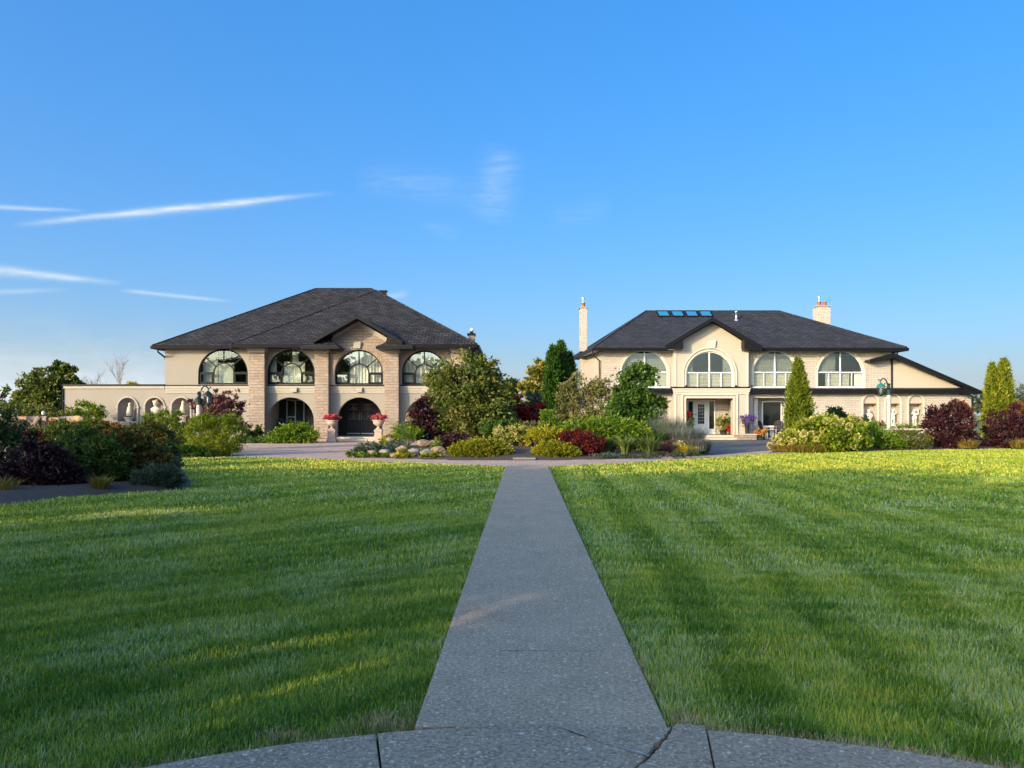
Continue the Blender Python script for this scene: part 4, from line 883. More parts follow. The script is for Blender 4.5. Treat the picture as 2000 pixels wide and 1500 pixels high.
# chimneys
def chimney(a, b, top, Yc, z0, depth, pots):
    c = MB(); zt_ = Z(top, Yc); xa_, xb_ = X(a, Yc), X(b, Yc); c.box(xa_, xb_, Yc, Yc+depth, z0, zt_); o = c.build('chimney', M['brick_cream'], H2)
    cp_ = MB(); cp_.box(xa_-0.07, xb_+0.07, Yc-0.07, Yc+depth+0.07, zt_+0.002, zt_+0.08); cp_.build('chimney_cap', M['floor_porch'], o, bevel=0.015)
    for (u, kind) in pots:
        xx = xa_+(xb_-xa_)*u; pt = MB(); pt.lathe([(0.14, 0), (0.13, 0.3), (0.155, 0.3), (0.155, 0.36), (0.11, 0.36)], xx, Yc+depth*0.5, zt_+0.082, 14); pt.build('chimney_pot', M['terracotta'], o, smooth=True)
        if kind: st_ = MB(); st_.lathe([(0.05, 0.34), (0.05, 0.5), (0.13, 0.72), (0.12, 0.74), (0.0, 0.62)], xx, Yc+depth*0.5, zt_+0.082, 14); st_.build('chimney_cowl', M['steel'], o, smooth=True)
    return o
chimney(1133.5, 1146.5, 601.5, 55.0, 0, 0.9, [(0.5, 1)])
fs_ = MB(); fs_.box(X(1133.5, 55)-0.04, X(1146.5, 55)+0.1, 54.94, 56.0, ZE2-0.1, ZE2+0.28); fs_.build('flashing', M['black'], H2)
chimney(1598, 1622, 599, 55.5, 7.0, 1.0, [(0.3, 1), (0.75, 0)])
# niches
for a, b in NI2:
    x0, x1, zt = X(a, Y2), X(b, Y2), Z(772, Y2); r = (x1-x0)/2; zs = zt-r
    n_ = MB(); n_.box(x0, x1, Y2+0.6, Y2+0.65, 0.6, zs); n_.box(x0-0.05, x0, Y2+0.353, Y2+0.65, 0.6, zs); n_.box(x1, x1+0.05, Y2+0.353, Y2+0.65, 0.6, zs); n_.box(x0, x1, Y2+0.02, Y2+0.6, 0.6, 0.73)
    n_.slab([arch(x0+0.003, x1-0.003, zs-0.06, zt-0.003)], Y2+0.08, Y2+0.6)
    no = n_.build('niche', M['stucco_cream'], H2)
    ring(a, b, 772, Z_inv(0.73, Y2), Y2, 0.13, 0.05).build('moulding', M['trim_cream'], no, bevel=0.012)
    MB().box(x0+0.004, x1-0.004, Y2+0.05, Y2+0.3, zs-0.11, zs-0.063).build('lintel', M['terracotta'], no)
# raised planter in front of the niches
YPL = 47.6
PL = empty('raised_planter', (X(1760, YPL), YPL, 0), 'low raised brick planter with pale coping running below the white statues', 'planter')
q = MB(); q.box(X(1640, YPL), X(1862, YPL), YPL, YPL+0.3, 0, 0.62); q.box(X(1640, YPL), X(1640, YPL)+0.3, YPL+0.303, Y2-0.2, 0, 0.62); q.box(X(1862, YPL)-0.3, X(1862, YPL), YPL+0.303, Y2-0.2, 0, 0.62); q.build('wall', M['brick_cream'], PL)
q = MB(); q.box(X(1640, YPL)-0.06, X(1862, YPL)+0.06, YPL-0.08, YPL+0.36, 0.622, 0.74); q.build('coping', M['limestone'], PL, bevel=0.02)
q = MB(); q.box(X(1640, YPL)+0.302, X(1862, YPL)-0.302, YPL+0.302, Y2-0.01, 0.3, 0.68); q.build('soil', M['mulch'], PL)
# ---------------------------------------------------------------- street furniture, statues, pots
def lamp_post(loc, side, name_label, roof_mat, h):
    """cast post with a collar, a scroll arm and a hanging lantern; side = +1 hangs to the right"""
    x, y = loc; t = empty('lamp_post', (x, y, 0), name_label, 'lamp post', 'garden lamp posts')
    m = MB(); m.lathe([(0.17, 0), (0.17, 0.25), (0.12, 0.30), (0.10, 0.45), (0.10, h-0.85), (0.085, h-0.8)], x, y, 0, 16); m.build('pole', M['post'], t, smooth=False)
    m = MB(); m.lathe([(0.11, h-0.86), (0.15, h-0.84), (0.15, h-0.72), (0.19, h-0.70), (0.19, h-0.62), (0.12, h-0.58), (0.06, h-0.50), (0.06, h-0.40), (0.09, h-0.36), (0.05, h-0.30), (0, h-0.27)], x, y, 0, 14); m.build('collar', M['lamp_green'], t)
    lx = x+side*0.40
    m = MB(); pts = [(x+side*0.05, y, h-0.52)]+[(x+side*(0.06+0.36*(1-math.cos(a))/2*1.15), y, h-0.45+0.40*math.sin(a)) for a in np.linspace(0.2, 2.45, 12)]
    pts.append((x+side*0.46, y, h-0.14)); m.tube(pts, [0.035]*5+[0.03]*(len(pts)-5), 8); m.ball((x+side*0.50, y, h-0.10), 0.035)
    m.tube([(x+side*0.05, y, h-0.5), (x+side*0.2, y, h-0.42), (x+side*0.22, y, h-0.30), (x+side*0.14, y, h-0.27)], 0.02, 6)
    m.tube([(lx, y, h-0.18), (lx, y, h-0.27)], 0.015, 6); m.build('arm', M['lamp_green'], t, smooth=True)
    m = MB(); m.lathe([(0.025, h-0.24), (0.05, h-0.27), (0.13, h-0.33), (0.215, h-0.44), (0.22, h-0.47), (0.0, h-0.465)], lx, y, 0, 8); lr = m.build('lantern_roof', roof_mat, t)
    m = MB()
    for k in range(6):
        a = math.pi*2*k/6; m.tube([(lx+0.185*math.cos(a), y+0.185*math.sin(a), h-0.47), (lx+0.115*math.cos(a), y+0.115*math.sin(a), h-0.82)], 0.013, 5)
    m.lathe([(0.13, h-0.80), (0.13, h-0.84), (0.07, h-0.88), (0.02, h-0.93), (0, h-0.95)], lx, y, 0, 10); m.build('lantern_cage', M['lamp_green'], t)
    m = MB(); m.lathe([(0.178, h-0.475), (0.108, h-0.815)], lx, y, 0, 6); m.build('lantern_glass', M['lamp_glass'], t)
    m = MB(); m.lathe([(0.0, h-0.50), (0.045, h-0.52), (0.05, h-0.66), (0.03, h-0.78), (0, h-0.79)], lx, y, 0, 10); m.build('bulb', M['bulb'], t, smooth=True)
    return t
lamp_post((X(388.5, 33.4), 33.4), +1, 'dark green garden lamp with lantern hanging over the yellow-green bush by the left mansion', M['lamp_green'], Z(752, 33.4))
lamp_post((X(1736, 38), 38), -1, 'grey post lamp with teal lantern roof standing behind the clipped hedge by the right mansion', M['lamp_teal'], Z(737.5, 38))

def skinned(name, joints, edges, mat, parent, lvl=2):
    """a cast figure as one continuous surface grown over a skeleton"""
    o0 = world_origin(parent); me = bpy.data.meshes.new(name)
    me.from_pydata([(j[0], j[1], j[2]) for j in joints], edges, []); me.update()
    o = link(name, me, parent); o.data.materials.append(mat)
    sk = o.modifiers.new('skin', 'SKIN')
    lay = me.skin_vertices[0] if len(me.skin_vertices) else None
    for i, j in enumerate(joints):
        r_ = j[3] if hasattr(j[3], '__len__') else (j[3], j[3]); me.skin_vertices[0].data[i].radius = r_
    me.skin_vertices[0].data[0].use_root = True
    sb = o.modifiers.new('smooth', 'SUBSURF'); sb.levels = lvl; sb.render_levels = lvl
    sk.use_smooth_shade = True
    return o
def put_skin():
    pass
def figure(loc, pose, label):
    x, y, z = loc; t = empty('statue', loc, label, 'statue', 'white statues in the brick niches')
    m = MB(); m.lathe([(0.24, 0), (0.24, 0.08), (0.19, 0.11), (0.17, 0.26), (0.20, 0.30), (0.0, 0.305)], x, y, z, 4, math.pi/4, math.pi/4+2*math.pi); m.build('pedestal', M['statue'], t)
    b = 0.30; s = 1 if pose != 1 else -1
    J = [(0, 0, b+0.42, (0.105, 0.085)), (0.01*s, 0, b+0.52, (0.095, 0.08)), (0.0, 0, b+0.63, (0.12, 0.085)), (0, 0, b+0.70, (0.06, 0.05)), (-0.01*s, -0.01, b+0.735, (0.05, 0.05)), (-0.015*s, -0.02, b+0.80, (0.085, 0.09)), (-0.015*s, -0.015, b+0.87, (0.055, 0.06)),
         (-0.07, 0, b+0.36, (0.075, 0.075)), (-0.085, -0.04*s, b+0.20, (0.055, 0.055)), (-0.09, 0, b+0.05, (0.04, 0.04)), (-0.09, -0.08, b+0.02, (0.035, 0.025)),
         (0.07, 0, b+0.36, (0.075, 0.075)), (0.09, 0.03*s, b+0.20, (0.055, 0.055)), (0.07, 0.02, b+0.05, (0.04, 0.04)), (0.08, -0.06, b+0.02, (0.035, 0.025)),
         (-0.135, 0, b+0.635, (0.05, 0.05))]
    E = [(0,1),(1,2),(2,3),(3,4),(4,5),(5,6),(0,7),(7,8),(8,9),(9,10),(0,11),(11,12),(12,13),(13,14),(2,15)]
    arms = {0: ([(-0.19, -0.06, b+0.52, 0.04), (-0.10, -0.15, b+0.50, 0.033), (-0.04, -0.17, b+0.53, 0.03)], [(0.135, 0, b+0.635, 0.05), (0.20, -0.03, b+0.50, 0.04), (0.10, -0.13, b+0.42, 0.033), (0.04, -0.15, b+0.43, 0.03)]),
            1: ([(-0.19, -0.03, b+0.50, 0.04), (-0.12, -0.12, b+0.40, 0.033), (-0.08, -0.14, b+0.38, 0.03)], [(0.135, 0, b+0.635, 0.05), (0.21, -0.05, b+0.66, 0.04), (0.15, -0.10, b+0.78, 0.033), (0.09, -0.11, b+0.82, 0.03)]),
            2: ([(-0.20, -0.05, b+0.60, 0.04), (-0.17, -0.10, b+0.74, 0.033), (-0.12, -0.11, b+0.80, 0.03)], [(0.135, 0, b+0.635, 0.05), (0.22, -0.04, b+0.57, 0.04), (0.20, -0.10, b+0.70, 0.033), (0.17, -0.12, b+0.80, 0.035)])}[pose]
    k = 15
    for j in arms[0]: J.append(j); E.append((k, len(J)-1)); k = len(J)-1
    J.append(arms[1][0]); E.append((2, len(J)-1)); k = len(J)-1
    for j in arms[1][1:]: J.append(j); E.append((k, len(J)-1)); k = len(J)-1
    skinned('figure', J, E, M['statue'], t)
    d = MB(); d.lathe([(0.10, b+0.50), (0.15, b+0.42), (0.155, b+0.34), (0.17, b+0.27), (0.15, b+0.26), (0.10, b+0.40)], x, y, z, 12)
    d.v = [(vx+0.02*math.sin(9*vz), y+(vy-y)*0.8, vz) for vx, vy, vz in d.v]; d.build('drapery', M['statue'], t, smooth=True)
    hr = MB()
    for q in range(12): a = q*2.4; hr.ball((x-0.015*s+0.07*math.cos(a), y-0.01+0.06*math.sin(a), z+b+0.86+0.035*math.sin(q*1.3)), 0.035, 6, 5)
    hr.build('hair', M['statue'], t, smooth=True)
    if pose == 0: pr = MB(); pr.lathe([(0.0, 0), (0.09, 0.02), (0.12, 0.10), (0.13, 0.12), (0.0, 0.12)], x+0.02, y-0.16, z+b+0.33, 10); pr.build('basket', M['statue'], t, smooth=True)
    if pose == 2: pr = MB(); pr.lathe([(0.03, 0), (0.08, 0.06), (0.05, 0.14), (0.07, 0.17), (0, 0.165)], x+0.16, y-0.12, z+b+0.78, 10); pr.build('jar', M['statue'], t, smooth=True)
    return t
for i, ((a, b), lab) in enumerate(zip(NI2, ('white cast statue holding a basket in the brick niche left of the grey lamp post', 'white statue partly hidden behind the grey lamp post in the middle niche', 'white statue with both arms raised in the niche beside the purple shrub'))):
    figure((X((a+b)/2+(2 if i != 1 else 4), Y2), Y2+0.28, 0.73), i, lab)
def bust(loc, kind, label, zb):
    x, y, z = loc; t = empty('bust_statue', loc, label, 'statue', 'pale busts in the stucco niches')
    m = MB(); m.lathe([(0.30, zb-z), (0.30, zb-z+0.12), (0.22, zb-z+0.2), (0.20, -0.14), (0.27, -0.06), (0.27, 0.0), (0, 0.002)], x, y, z, 16); m.build('pedestal', M['bust'], t)
    if kind == 'bust':
        b_ = MB(); b_.lathe([(0.10, 0.0), (0.13, 0.05), (0.10, 0.12), (0.17, 0.17), (0.25, 0.27), (0.30, 0.38), (0.29, 0.44), (0.20, 0.50), (0.10, 0.54), (0.08, 0.58), (0.08, 0.64), (0.115, 0.67), (0.135, 0.74), (0.14, 0.82), (0.11, 0.90), (0.0, 0.94)], x, y, z, 20)
        b_.v = [(vx, y+(vy-y)*(0.62 if vz-z < 0.56 else 1.0)-0.03*(vz-z > 0.6), vz) for vx, vy, vz in b_.v]; b_.build('torso', M['bust'], t, smooth=True)
        h = MB()
        for q in range(34):
            a = q*2.39996; e = -0.3+1.4*((q*0.618) % 1); h.ball((x+0.16*math.cos(a)*math.cos(e), y+0.0+0.13*math.sin(a)*math.cos(e)*(1 if math.sin(a) > 0 else 0.35), z+0.83+0.14*math.sin(e)), 0.055, 6, 5)
        h.build('hair', M['bust'], t, smooth=True)
        f = MB(); f.ball((x, y-0.17, z+0.70), (0.022, 0.03, 0.04), 6, 5); f.build('nose', M['bust'], t, smooth=True)
    else:
        J = [(0, 0, 0.06, (0.17, 0.15)), (0.0, 0, 0.22, (0.16, 0.14)), (0.01, 0, 0.42, (0.15, 0.13)), (0.03, -0.01, 0.58, (0.12, 0.11)), (0.06, -0.03, 0.70, (0.07, 0.07)), (0.07, -0.05, 0.80, (0.10, 0.11)), (0.07, -0.04, 0.90, (0.07, 0.07))]
        skinned('torso', J, [(i, i+1) for i in range(6)], M['bust'], t)
    return t
yb_ = YW+0.25
bust((X(252, yb_), yb_, Z(815, yb_)), 'torso', 'cream draped torso on a dark basin in the leftmost arched niche', 0.55)
bust((X(304, yb_-0.12), yb_-0.12, Z(812, yb_)), 'bust', 'cream bust with thick curly hair in the middle stucco niche', 0.55)
bust((X(356, yb_), yb_, Z(811, yb_)), 'torso', 'cream draped torso in the niche right beside the purple smoke bush', 0.55)
ft = MB(); xf, yf_ = X(250, YW-0.6), YW-0.6
ft.lathe([(0.32, 0), (0.32, 0.12), (0.20, 0.2), (0.14, 0.7), (0.2, 0.85), (0.52, 1.12), (0.56, 1.2), (0.5, 1.2), (0.2, 1.0), (0, 1.0)], xf, yf_, 0.0, 20)
fo = ft.build('garden_basin', M['limestone'], None, smooth=True, loc=(xf, yf_, 0)); tag(fo, 'pale stone pedestal basin before the leftmost arched niche', 'basin')

def blades_np(P, ang_, L, W_, lean, tone, name, mat, parent, kind_seg=2):
    n = len(P); d = np.stack([np.cos(ang_), np.sin(ang_), np.zeros(n)], 1); sa = ang_+np.pi/2+rng.uniform(-0.9, 0.9, n)
    s = np.stack([np.cos(sa), np.sin(sa), np.zeros(n)], 1)*(W_/2)[:, None]; up = np.array([0, 0, 1.0])
    m1 = P+up*(L*0.58*(1-0.12*lean))[:, None]+d*(L*lean*0.28)[:, None]
    tp = P+up*(L*(1-0.45*lean**1.5))[:, None]+d*(L*lean*0.85)[:, None]
    v = np.stack([P-s, P+s, m1-s*0.75, m1+s*0.75, tp-s*0.12, tp+s*0.12], 1).reshape(-1, 3)
    b = np.arange(n)[:, None]*6
    f = np.concatenate([b+np.array([[0, 1, 3, 2]]), b+np.array([[2, 3, 5, 4]])], 1).reshape(-1, 4)
    return quads(v, f, np.repeat(tone, 6), name, mat, parent)
def quads(v, f, tone, name, mat, parent):
    o0 = np.array(world_origin(parent)) if parent is not None else np.zeros(3)
    me = bpy.data.meshes.new(name); me.vertices.add(len(v)); me.vertices.foreach_set('co', (v-o0).astype(np.float32).ravel())
    me.loops.add(f.size); me.loops.foreach_set('vertex_index', f.astype(np.int32).ravel())
    me.polygons.add(len(f)); me.polygons.foreach_set('loop_start', np.arange(0, f.size, 4, dtype=np.int32))
    a = me.attributes.new('tone', 'FLOAT', 'POINT'); a.data.foreach_set('value', np.clip(tone, 0, 1).astype(np.float32))
    me.materials.append(mat); me.update(calc_edges=True)
    return link(name, me, parent)
def unit(a): return a/np.maximum(np.linalg.norm(a, axis=1), 1e-9)[:, None]
def leaves_np(P, D, L, W_, tone, name, mat, parent, fold=0.18):
    n = len(P); D = unit(D); r = rng.normal(size=(n, 3)); s = unit(np.cross(D, r)); nn = np.cross(D, s)
    L = L[:, None]; W_ = W_[:, None]
    v = np.stack([P, P+D*L*0.45+s*W_*0.5+nn*W_*fold, P+D*L, P+D*L*0.45-s*W_*0.5+nn*W_*fold], 1).reshape(-1, 3)
    f = (np.arange(n)[:, None]*4+np.array([[0, 1, 2, 3]]))
    return quads(v, f, np.repeat(tone, 4), name, mat, parent)
def sphere_dirs(n): return unit(rng.normal(size=(n, 3)))
def crown(blobs, n, k, cs, inner=0.45, updir=0.25, flat=1.0, tw=0.55):
    """leaf positions in clumps spread through the volume of several ellipsoids; returns points, directions, tones"""
    wts = np.array([b[3]*b[5]*1.0+b[3]*b[4]*0.4 for b in blobs]); wts = wts/wts.sum(); Ps = []; Ds = []; Ts = []
    for b, w_ in zip(blobs, wts):
        kk = max(3, int(k*w_)); nn = max(12, int(n*w_)); c = np.array(b[:3]); r = np.array(b[3:6])
        d = sphere_dirs(kk); rad = (inner+(1-inner)*rng.random(kk)**0.6)
        cc = c+d*rad[:, None]*r; ct = rng.random(kk); size = cs*(0.7+0.6*rng.random(kk))
        idx = rng.integers(0, kk, nn); g = rng.normal(size=(nn, 3))*np.array([1, 1, 0.75*flat])*r.mean()
        P = cc[idx]+g*size[idx][:, None]
        D = d[idx]*0.8+rng.normal(size=(nn, 3))*0.7+np.array([0, 0, updir])
        Ps.append(P); Ds.append(D); Ts.append(ct[idx]*tw+rng.random(nn)*(1-tw))
    P = np.concatenate(Ps); D = np.concatenate(Ds); T = np.concatenate(Ts); ok = P[:, 2] > 0.03
    return P[ok], D[ok], T[ok]
def sprays(blobs, k, m, length, updir=0.2, droop=0.0, inner=0.3, width=0.12):
    """conifer sprays: short rows of needles running outwards"""
    wts = np.array([b[3]*b[5]+b[3]*b[4]*0.4 for b in blobs]); wts = wts/wts.sum(); Ps = []; Ds = []; Ts = []
    for b, w_ in zip(blobs, wts):
        kk = max(4, int(k*w_)); c = np.array(b[:3]); r = np.array(b[3:6]); d = sphere_dirs(kk)
        low = c[2]+d[:, 2]*r[2]*0.9 < 0.04; d[:, 2] = np.where(low, -d[:, 2]*rng.random(kk), d[:, 2]); rad = inner+(1-inner)*rng.random(kk)**0.55
        st = c+d*(rad*0.86)[:, None]*r; dr = unit(d*np.array([1, 1, 0.5])+np.array([0, 0, updir])+rng.normal(size=(kk, 3))*0.25)
        ln = length*(0.6+0.8*rng.random(kk)); t = rng.random((kk, m))
        P = st[:, None, :]+dr[:, None, :]*(t*ln[:, None])[:, :, None]+rng.normal(size=(kk, m, 3))*(width*length)*(1.1-t)[:, :, None]
        P[:, :, 2] -= droop*(t**2)*ln[:, None]
        D = np.repeat(dr[:, None, :], m, 1)+rng.normal(size=(kk, m, 3))*0.45
        T = np.repeat((rng.random(kk)*0.5)[:, None], m, 1)+rng.random((kk, m))*0.25+t*0.25
        Ps.append(P.reshape(-1, 3)); Ds.append(D.reshape(-1, 3)); Ts.append(T.ravel())
    P = np.concatenate(Ps); D = np.concatenate(Ds); T = np.concatenate(Ts); ok = P[:, 2] > 0.03
    return P[ok], D[ok], T[ok]
def spire(prof, n):
    """narrow upright conifer: prof is a list of rows (x, y, z, radius) from the top down"""
    pr = sorted([(b[2], b[0], b[1], b[3]) for b in prof]); zs = np.array([p[0] for p in pr]); rs = np.array([p[3] for p in pr]); xs = np.array([p[1] for p in pr]); ys = np.array([p[2] for p in pr])
    g_ = np.linspace(zs[0], zs[-1], 200); w_ = np.interp(g_, zs, rs)+0.03; cdf = np.cumsum(w_)/w_.sum(); z = np.interp(rng.random(n), cdf, g_)
    a = rng.uniform(0, 2*math.pi, n); lump = 0.85+0.13*np.sin(a*5+z*2.1)+0.10*np.sin(a*3-z*4.3)+0.07*np.sin(a*9+z*7); r = np.interp(z, zs, rs)*lump*(1-0.40*rng.random(n)**2.2+0.10*np.abs(rng.normal(size=n))**1.5)
    P = np.stack([np.interp(z, zs, xs)+r*np.cos(a), np.interp(z, zs, ys)+r*np.sin(a), z], 1)
    D = np.stack([np.cos(a)*0.55, np.sin(a)*0.55, np.full(n, 1.0)], 1)+rng.normal(size=(n, 3))*0.42
    T = np.clip(0.35*rng.random(n)+(lump-0.7)*1.6, 0, 1)
    return P, D, T
def pxblobs(bl, Y, sc=1.0):
    out = []
    for b in bl:
        px, py, rx_, ry_ = b[:4]; rx_ *= sc; ry_ *= sc; dy = b[4] if len(b) > 4 else 0; Yb = Y+dy
        out.append((X(px, Yb), Yb, Z(py, Yb), 1.08*rx_/F*Yb, (b[5] if len(b) > 5 else rx_*0.85)/F*Yb, 1.08*ry_/F*Yb))
    return out
def limbs(base, blobs, r0, seed, stems=1, spread=0.15, bend=0.1):
    rr = random.Random(seed); m = MB()
    for s in range(stems):
        bx = base[0]+rr.uniform(-spread, spread)*(stems > 1); by = base[1]+rr.uniform(-spread, spread)*(stems > 1)
        for b in blobs:
            for j in range(2):
                tx = b[0]+rr.uniform(-0.5, 0.5)*b[3]; ty = b[1]+rr.uniform(-0.5, 0.5)*b[4]; tz = b[2]+rr.uniform(-0.1, 0.6)*b[5]
                pts = []
                for q in range(6):
                    f = q/5; pts.append((bx+(tx-bx)*f**1.25+rr.uniform(-bend, bend)*f*b[3]*0.5, by+(ty-by)*f**1.25+rr.uniform(-bend, bend)*f*b[3]*0.5, base[2]-0.05+(tz-base[2])*f**0.85))
                m.tube(pts, [r0*(1-0.85*q/5) for q in range(6)], 6)
    return m
NP = 0
def plant(name, label, cat, base, blobs, mat, mode='leaf', n=3000, k=60, cs=0.22, leaf_l=0.10, leaf_w=0.055, up=0.25, stem='bark', r0=0.03, stems=2, group=None,
          crown_name='foliage', stem_name='stem', droop=0.0, inner=0.45, m=14, width=0.12, spread=0.15, tone=(0, 1), tw=0.55):
    global NP; NP += 1
    t = empty(name, base, label, cat, group)
    if base[1] > 0: n = int(n*1.4); k = int(k*1.15)
    if mode == 'leaf': P, D, T = crown(blobs, n, k, cs, inner, up, tw=tw)
    elif mode == 'spire': P, D, T = spire(blobs, n)
    else: P, D, T = sprays(blobs, k, m, cs, up, droop, inner, width)
    q = len(P); L = leaf_l*(0.65+0.7*rng.random(q)); Wd = leaf_w*(0.65+0.7*rng.random(q))
    leaves_np(P, D, L, Wd, tone[0]+T*(tone[1]-tone[0]), crown_name, mat, t)
    if stem: limbs(base, blobs, r0, NP, stems, spread).build(stem_name, M[stem], t, smooth=True)
    return t
def pxbase(px, Y, z=0.0): return (X(px, Y), Y, z)
# ---- species
LF = {}
LF['lilac'] = leaf('olive lilac leaves', [(0, (0.045, 0.085, 0.012)), (0.45, (0.10, 0.14, 0.02)), (0.8, (0.20, 0.19, 0.035)), (1, (0.30, 0.20, 0.06))])
LF['lilac_brown'] = leaf('fading brown green leaves', [(0, (0.07, 0.10, 0.02)), (0.5, (0.17, 0.18, 0.045)), (0.85, (0.30, 0.22, 0.08)), (1, (0.36, 0.27, 0.13))])
LF['green'] = leaf('mid green leaves', [(0, (0.025, 0.07, 0.010)), (0.6, (0.07, 0.14, 0.016)), (1, (0.15, 0.20, 0.03))])
LF['dark'] = leaf('dark green leaves', [(0, (0.014, 0.036, 0.010)), (0.6, (0.03, 0.065, 0.014)), (1, (0.075, 0.11, 0.02))])
LF['greygreen'] = leaf('grey green leaves', [(0, (0.05, 0.075, 0.04)), (0.6, (0.09, 0.12, 0.07)), (1, (0.17, 0.19, 0.13))])
LF['yellowgreen'] = leaf('yellow green willow leaves', [(0, (0.05, 0.11, 0.008)), (0.5, (0.14, 0.21, 0.012)), (1, (0.36, 0.33, 0.02))])
LF['gold'] = leaf('golden conifer sprays', [(0, (0.05, 0.09, 0.006)), (0.4, (0.17, 0.20, 0.010)), (0.75, (0.42, 0.36, 0.015)), (1, (0.70, 0.52, 0.02))])
LF['juniper'] = leaf('bright green juniper sprays', [(0, (0.04, 0.10, 0.008)), (0.5, (0.12, 0.22, 0.012)), (1, (0.30, 0.34, 0.025))], 0.2)
LF['bluejuniper'] = leaf('blue green juniper sprays', [(0, (0.025, 0.055, 0.03)), (0.6, (0.06, 0.11, 0.06)), (1, (0.14, 0.19, 0.10))], 0.15)
LF['thuja'] = leaf('thuja sprays', [(0, (0.02, 0.06, 0.006)), (0.6, (0.055, 0.115, 0.008)), (1, (0.13, 0.19, 0.014))], 0.2)
LF['thuja_gold'] = leaf('golden thuja sprays', [(0, (0.07, 0.11, 0.008)), (0.6, (0.17, 0.20, 0.012)), (1, (0.32, 0.29, 0.02))], 0.2)
LF['purple'] = leaf('dark purple leaves', [(0, (0.022, 0.008, 0.012)), (0.6, (0.055, 0.015, 0.02)), (1, (0.13, 0.035, 0.03))], 0.25)
LF['smoke'] = leaf('smoke bush leaves', [(0, (0.06, 0.02, 0.025)), (0.55, (0.16, 0.06, 0.055)), (1, (0.36, 0.20, 0.15))], 0.25)
LF['red'] = leaf('red barberry leaves', [(0, (0.05, 0.010, 0.010)), (0.6, (0.15, 0.018, 0.016)), (1, (0.28, 0.04, 0.02))], 0.3)
LF['maple'] = leaf('red maple leaves', [(0, (0.08, 0.010, 0.012)), (0.6, (0.22, 0.02, 0.02)), (1, (0.48, 0.08, 0.04))], 0.35)
LF['variegated'] = leaf('cream and green variegated leaves', [(0, (0.06, 0.12, 0.012)), (0.5, (0.22, 0.25, 0.03)), (0.75, (0.55, 0.45, 0.14)), (1, (0.70, 0.62, 0.34))])
LF['hydrangea'] = leaf('bright hydrangea leaves', [(0, (0.07, 0.13, 0.008)), (0.6, (0.19, 0.26, 0.012)), (1, (0.40, 0.38, 0.03))])
LF['rust'] = leaf('rust and green leaves', [(0, (0.03, 0.06, 0.012)), (0.4, (0.08, 0.09, 0.015)), (0.7, (0.22, 0.10, 0.02)), (1, (0.34, 0.07, 0.02))])
LF['autumn'] = leaf('yellow autumn leaves', [(0, (0.07, 0.10, 0.012)), (0.5, (0.22, 0.21, 0.02)), (1, (0.50, 0.36, 0.03))])
LF['hedge'] = leaf('clipped hedge leaves', [(0, (0.05, 0.08, 0.012)), (0.6, (0.12, 0.14, 0.02)), (1, (0.25, 0.20, 0.04))])
LF['cream_flower'] = leaf('cream yellow florets', [(0, (0.40, 0.36, 0.07)), (0.6, (0.62, 0.54, 0.14)), (1, (0.74, 0.68, 0.32))], 0.3)
LF['pink_flower'] = leaf('pink petals', [(0, (0.40, 0.03, 0.06)), (0.6, (0.62, 0.08, 0.11)), (1, (0.70, 0.28, 0.28))], 0.3)
LF['violet_flower'] = leaf('violet petals', [(0, (0.09, 0.04, 0.22)), (0.6, (0.18, 0.09, 0.36)), (1, (0.42, 0.30, 0.58))], 0.3)
LF['orange_flower'] = leaf('orange and pink petals', [(0, (0.55, 0.10, 0.10)), (0.5, (0.65, 0.28, 0.06)), (1, (0.70, 0.45, 0.08))], 0.3)
LF['red_flower'] = leaf('red petals', [(0, (0.55, 0.02, 0.03)), (1, (0.78, 0.07, 0.07))], 0.3)
LF['white_flower'] = leaf('white petals', [(0, (0.7, 0.68, 0.6)), (1, (0.8, 0.78, 0.72))], 0.3)
LF['lavender'] = leaf('grey violet sage stems', [(0, (0.07, 0.11, 0.05)), (0.5, (0.15, 0.17, 0.12)), (1, (0.26, 0.23, 0.30))], 0.2)
LF['yucca'] = leaf('green yucca blades', [(0, (0.035, 0.075, 0.02)), (0.6, (0.10, 0.15, 0.03)), (1, (0.32, 0.33, 0.09))], 0.2, 0.4)
LF['tan_grass'] = leaf('golden ornamental grass', [(0, (0.10, 0.11, 0.015)), (0.5, (0.28, 0.20, 0.03)), (1, (0.52, 0.34, 0.08))], 0.35)
LF['grass'] = leaf('lawn grass', [(0, (0.055, 0.15, 0.012)), (0.3, (0.16, 0.29, 0.022)), (0.52, (0.33, 0.40, 0.03)), (0.7, (0.53, 0.47, 0.05)), (0.78, (0.31, 0.41, 0.13)), (0.88, (0.46, 0.52, 0.23)), (0.92, (0.46, 0.33, 0.15)), (1, (0.66, 0.48, 0.25))], 0.2, 0.5, 0.35)
# ---------------------------------------------------------------- plants
def bush(name, label, cat, Y, bl, leafkey, **k):
    B = pxblobs(bl, Y, 0.9 if k.get('mode') == 'spray' else 1.0); bx = sum(b[0]*b[3] for b in B)/sum(b[3] for b in B)
    by = sum(b[1]*b[3] for b in B)/sum(b[3] for b in B); z0 = k.pop('z0', 0.0)
    return plant(name, label, cat, (bx, by, z0), B, LF[leafkey], **k)
SH, TR = 'shrub', 'tree'
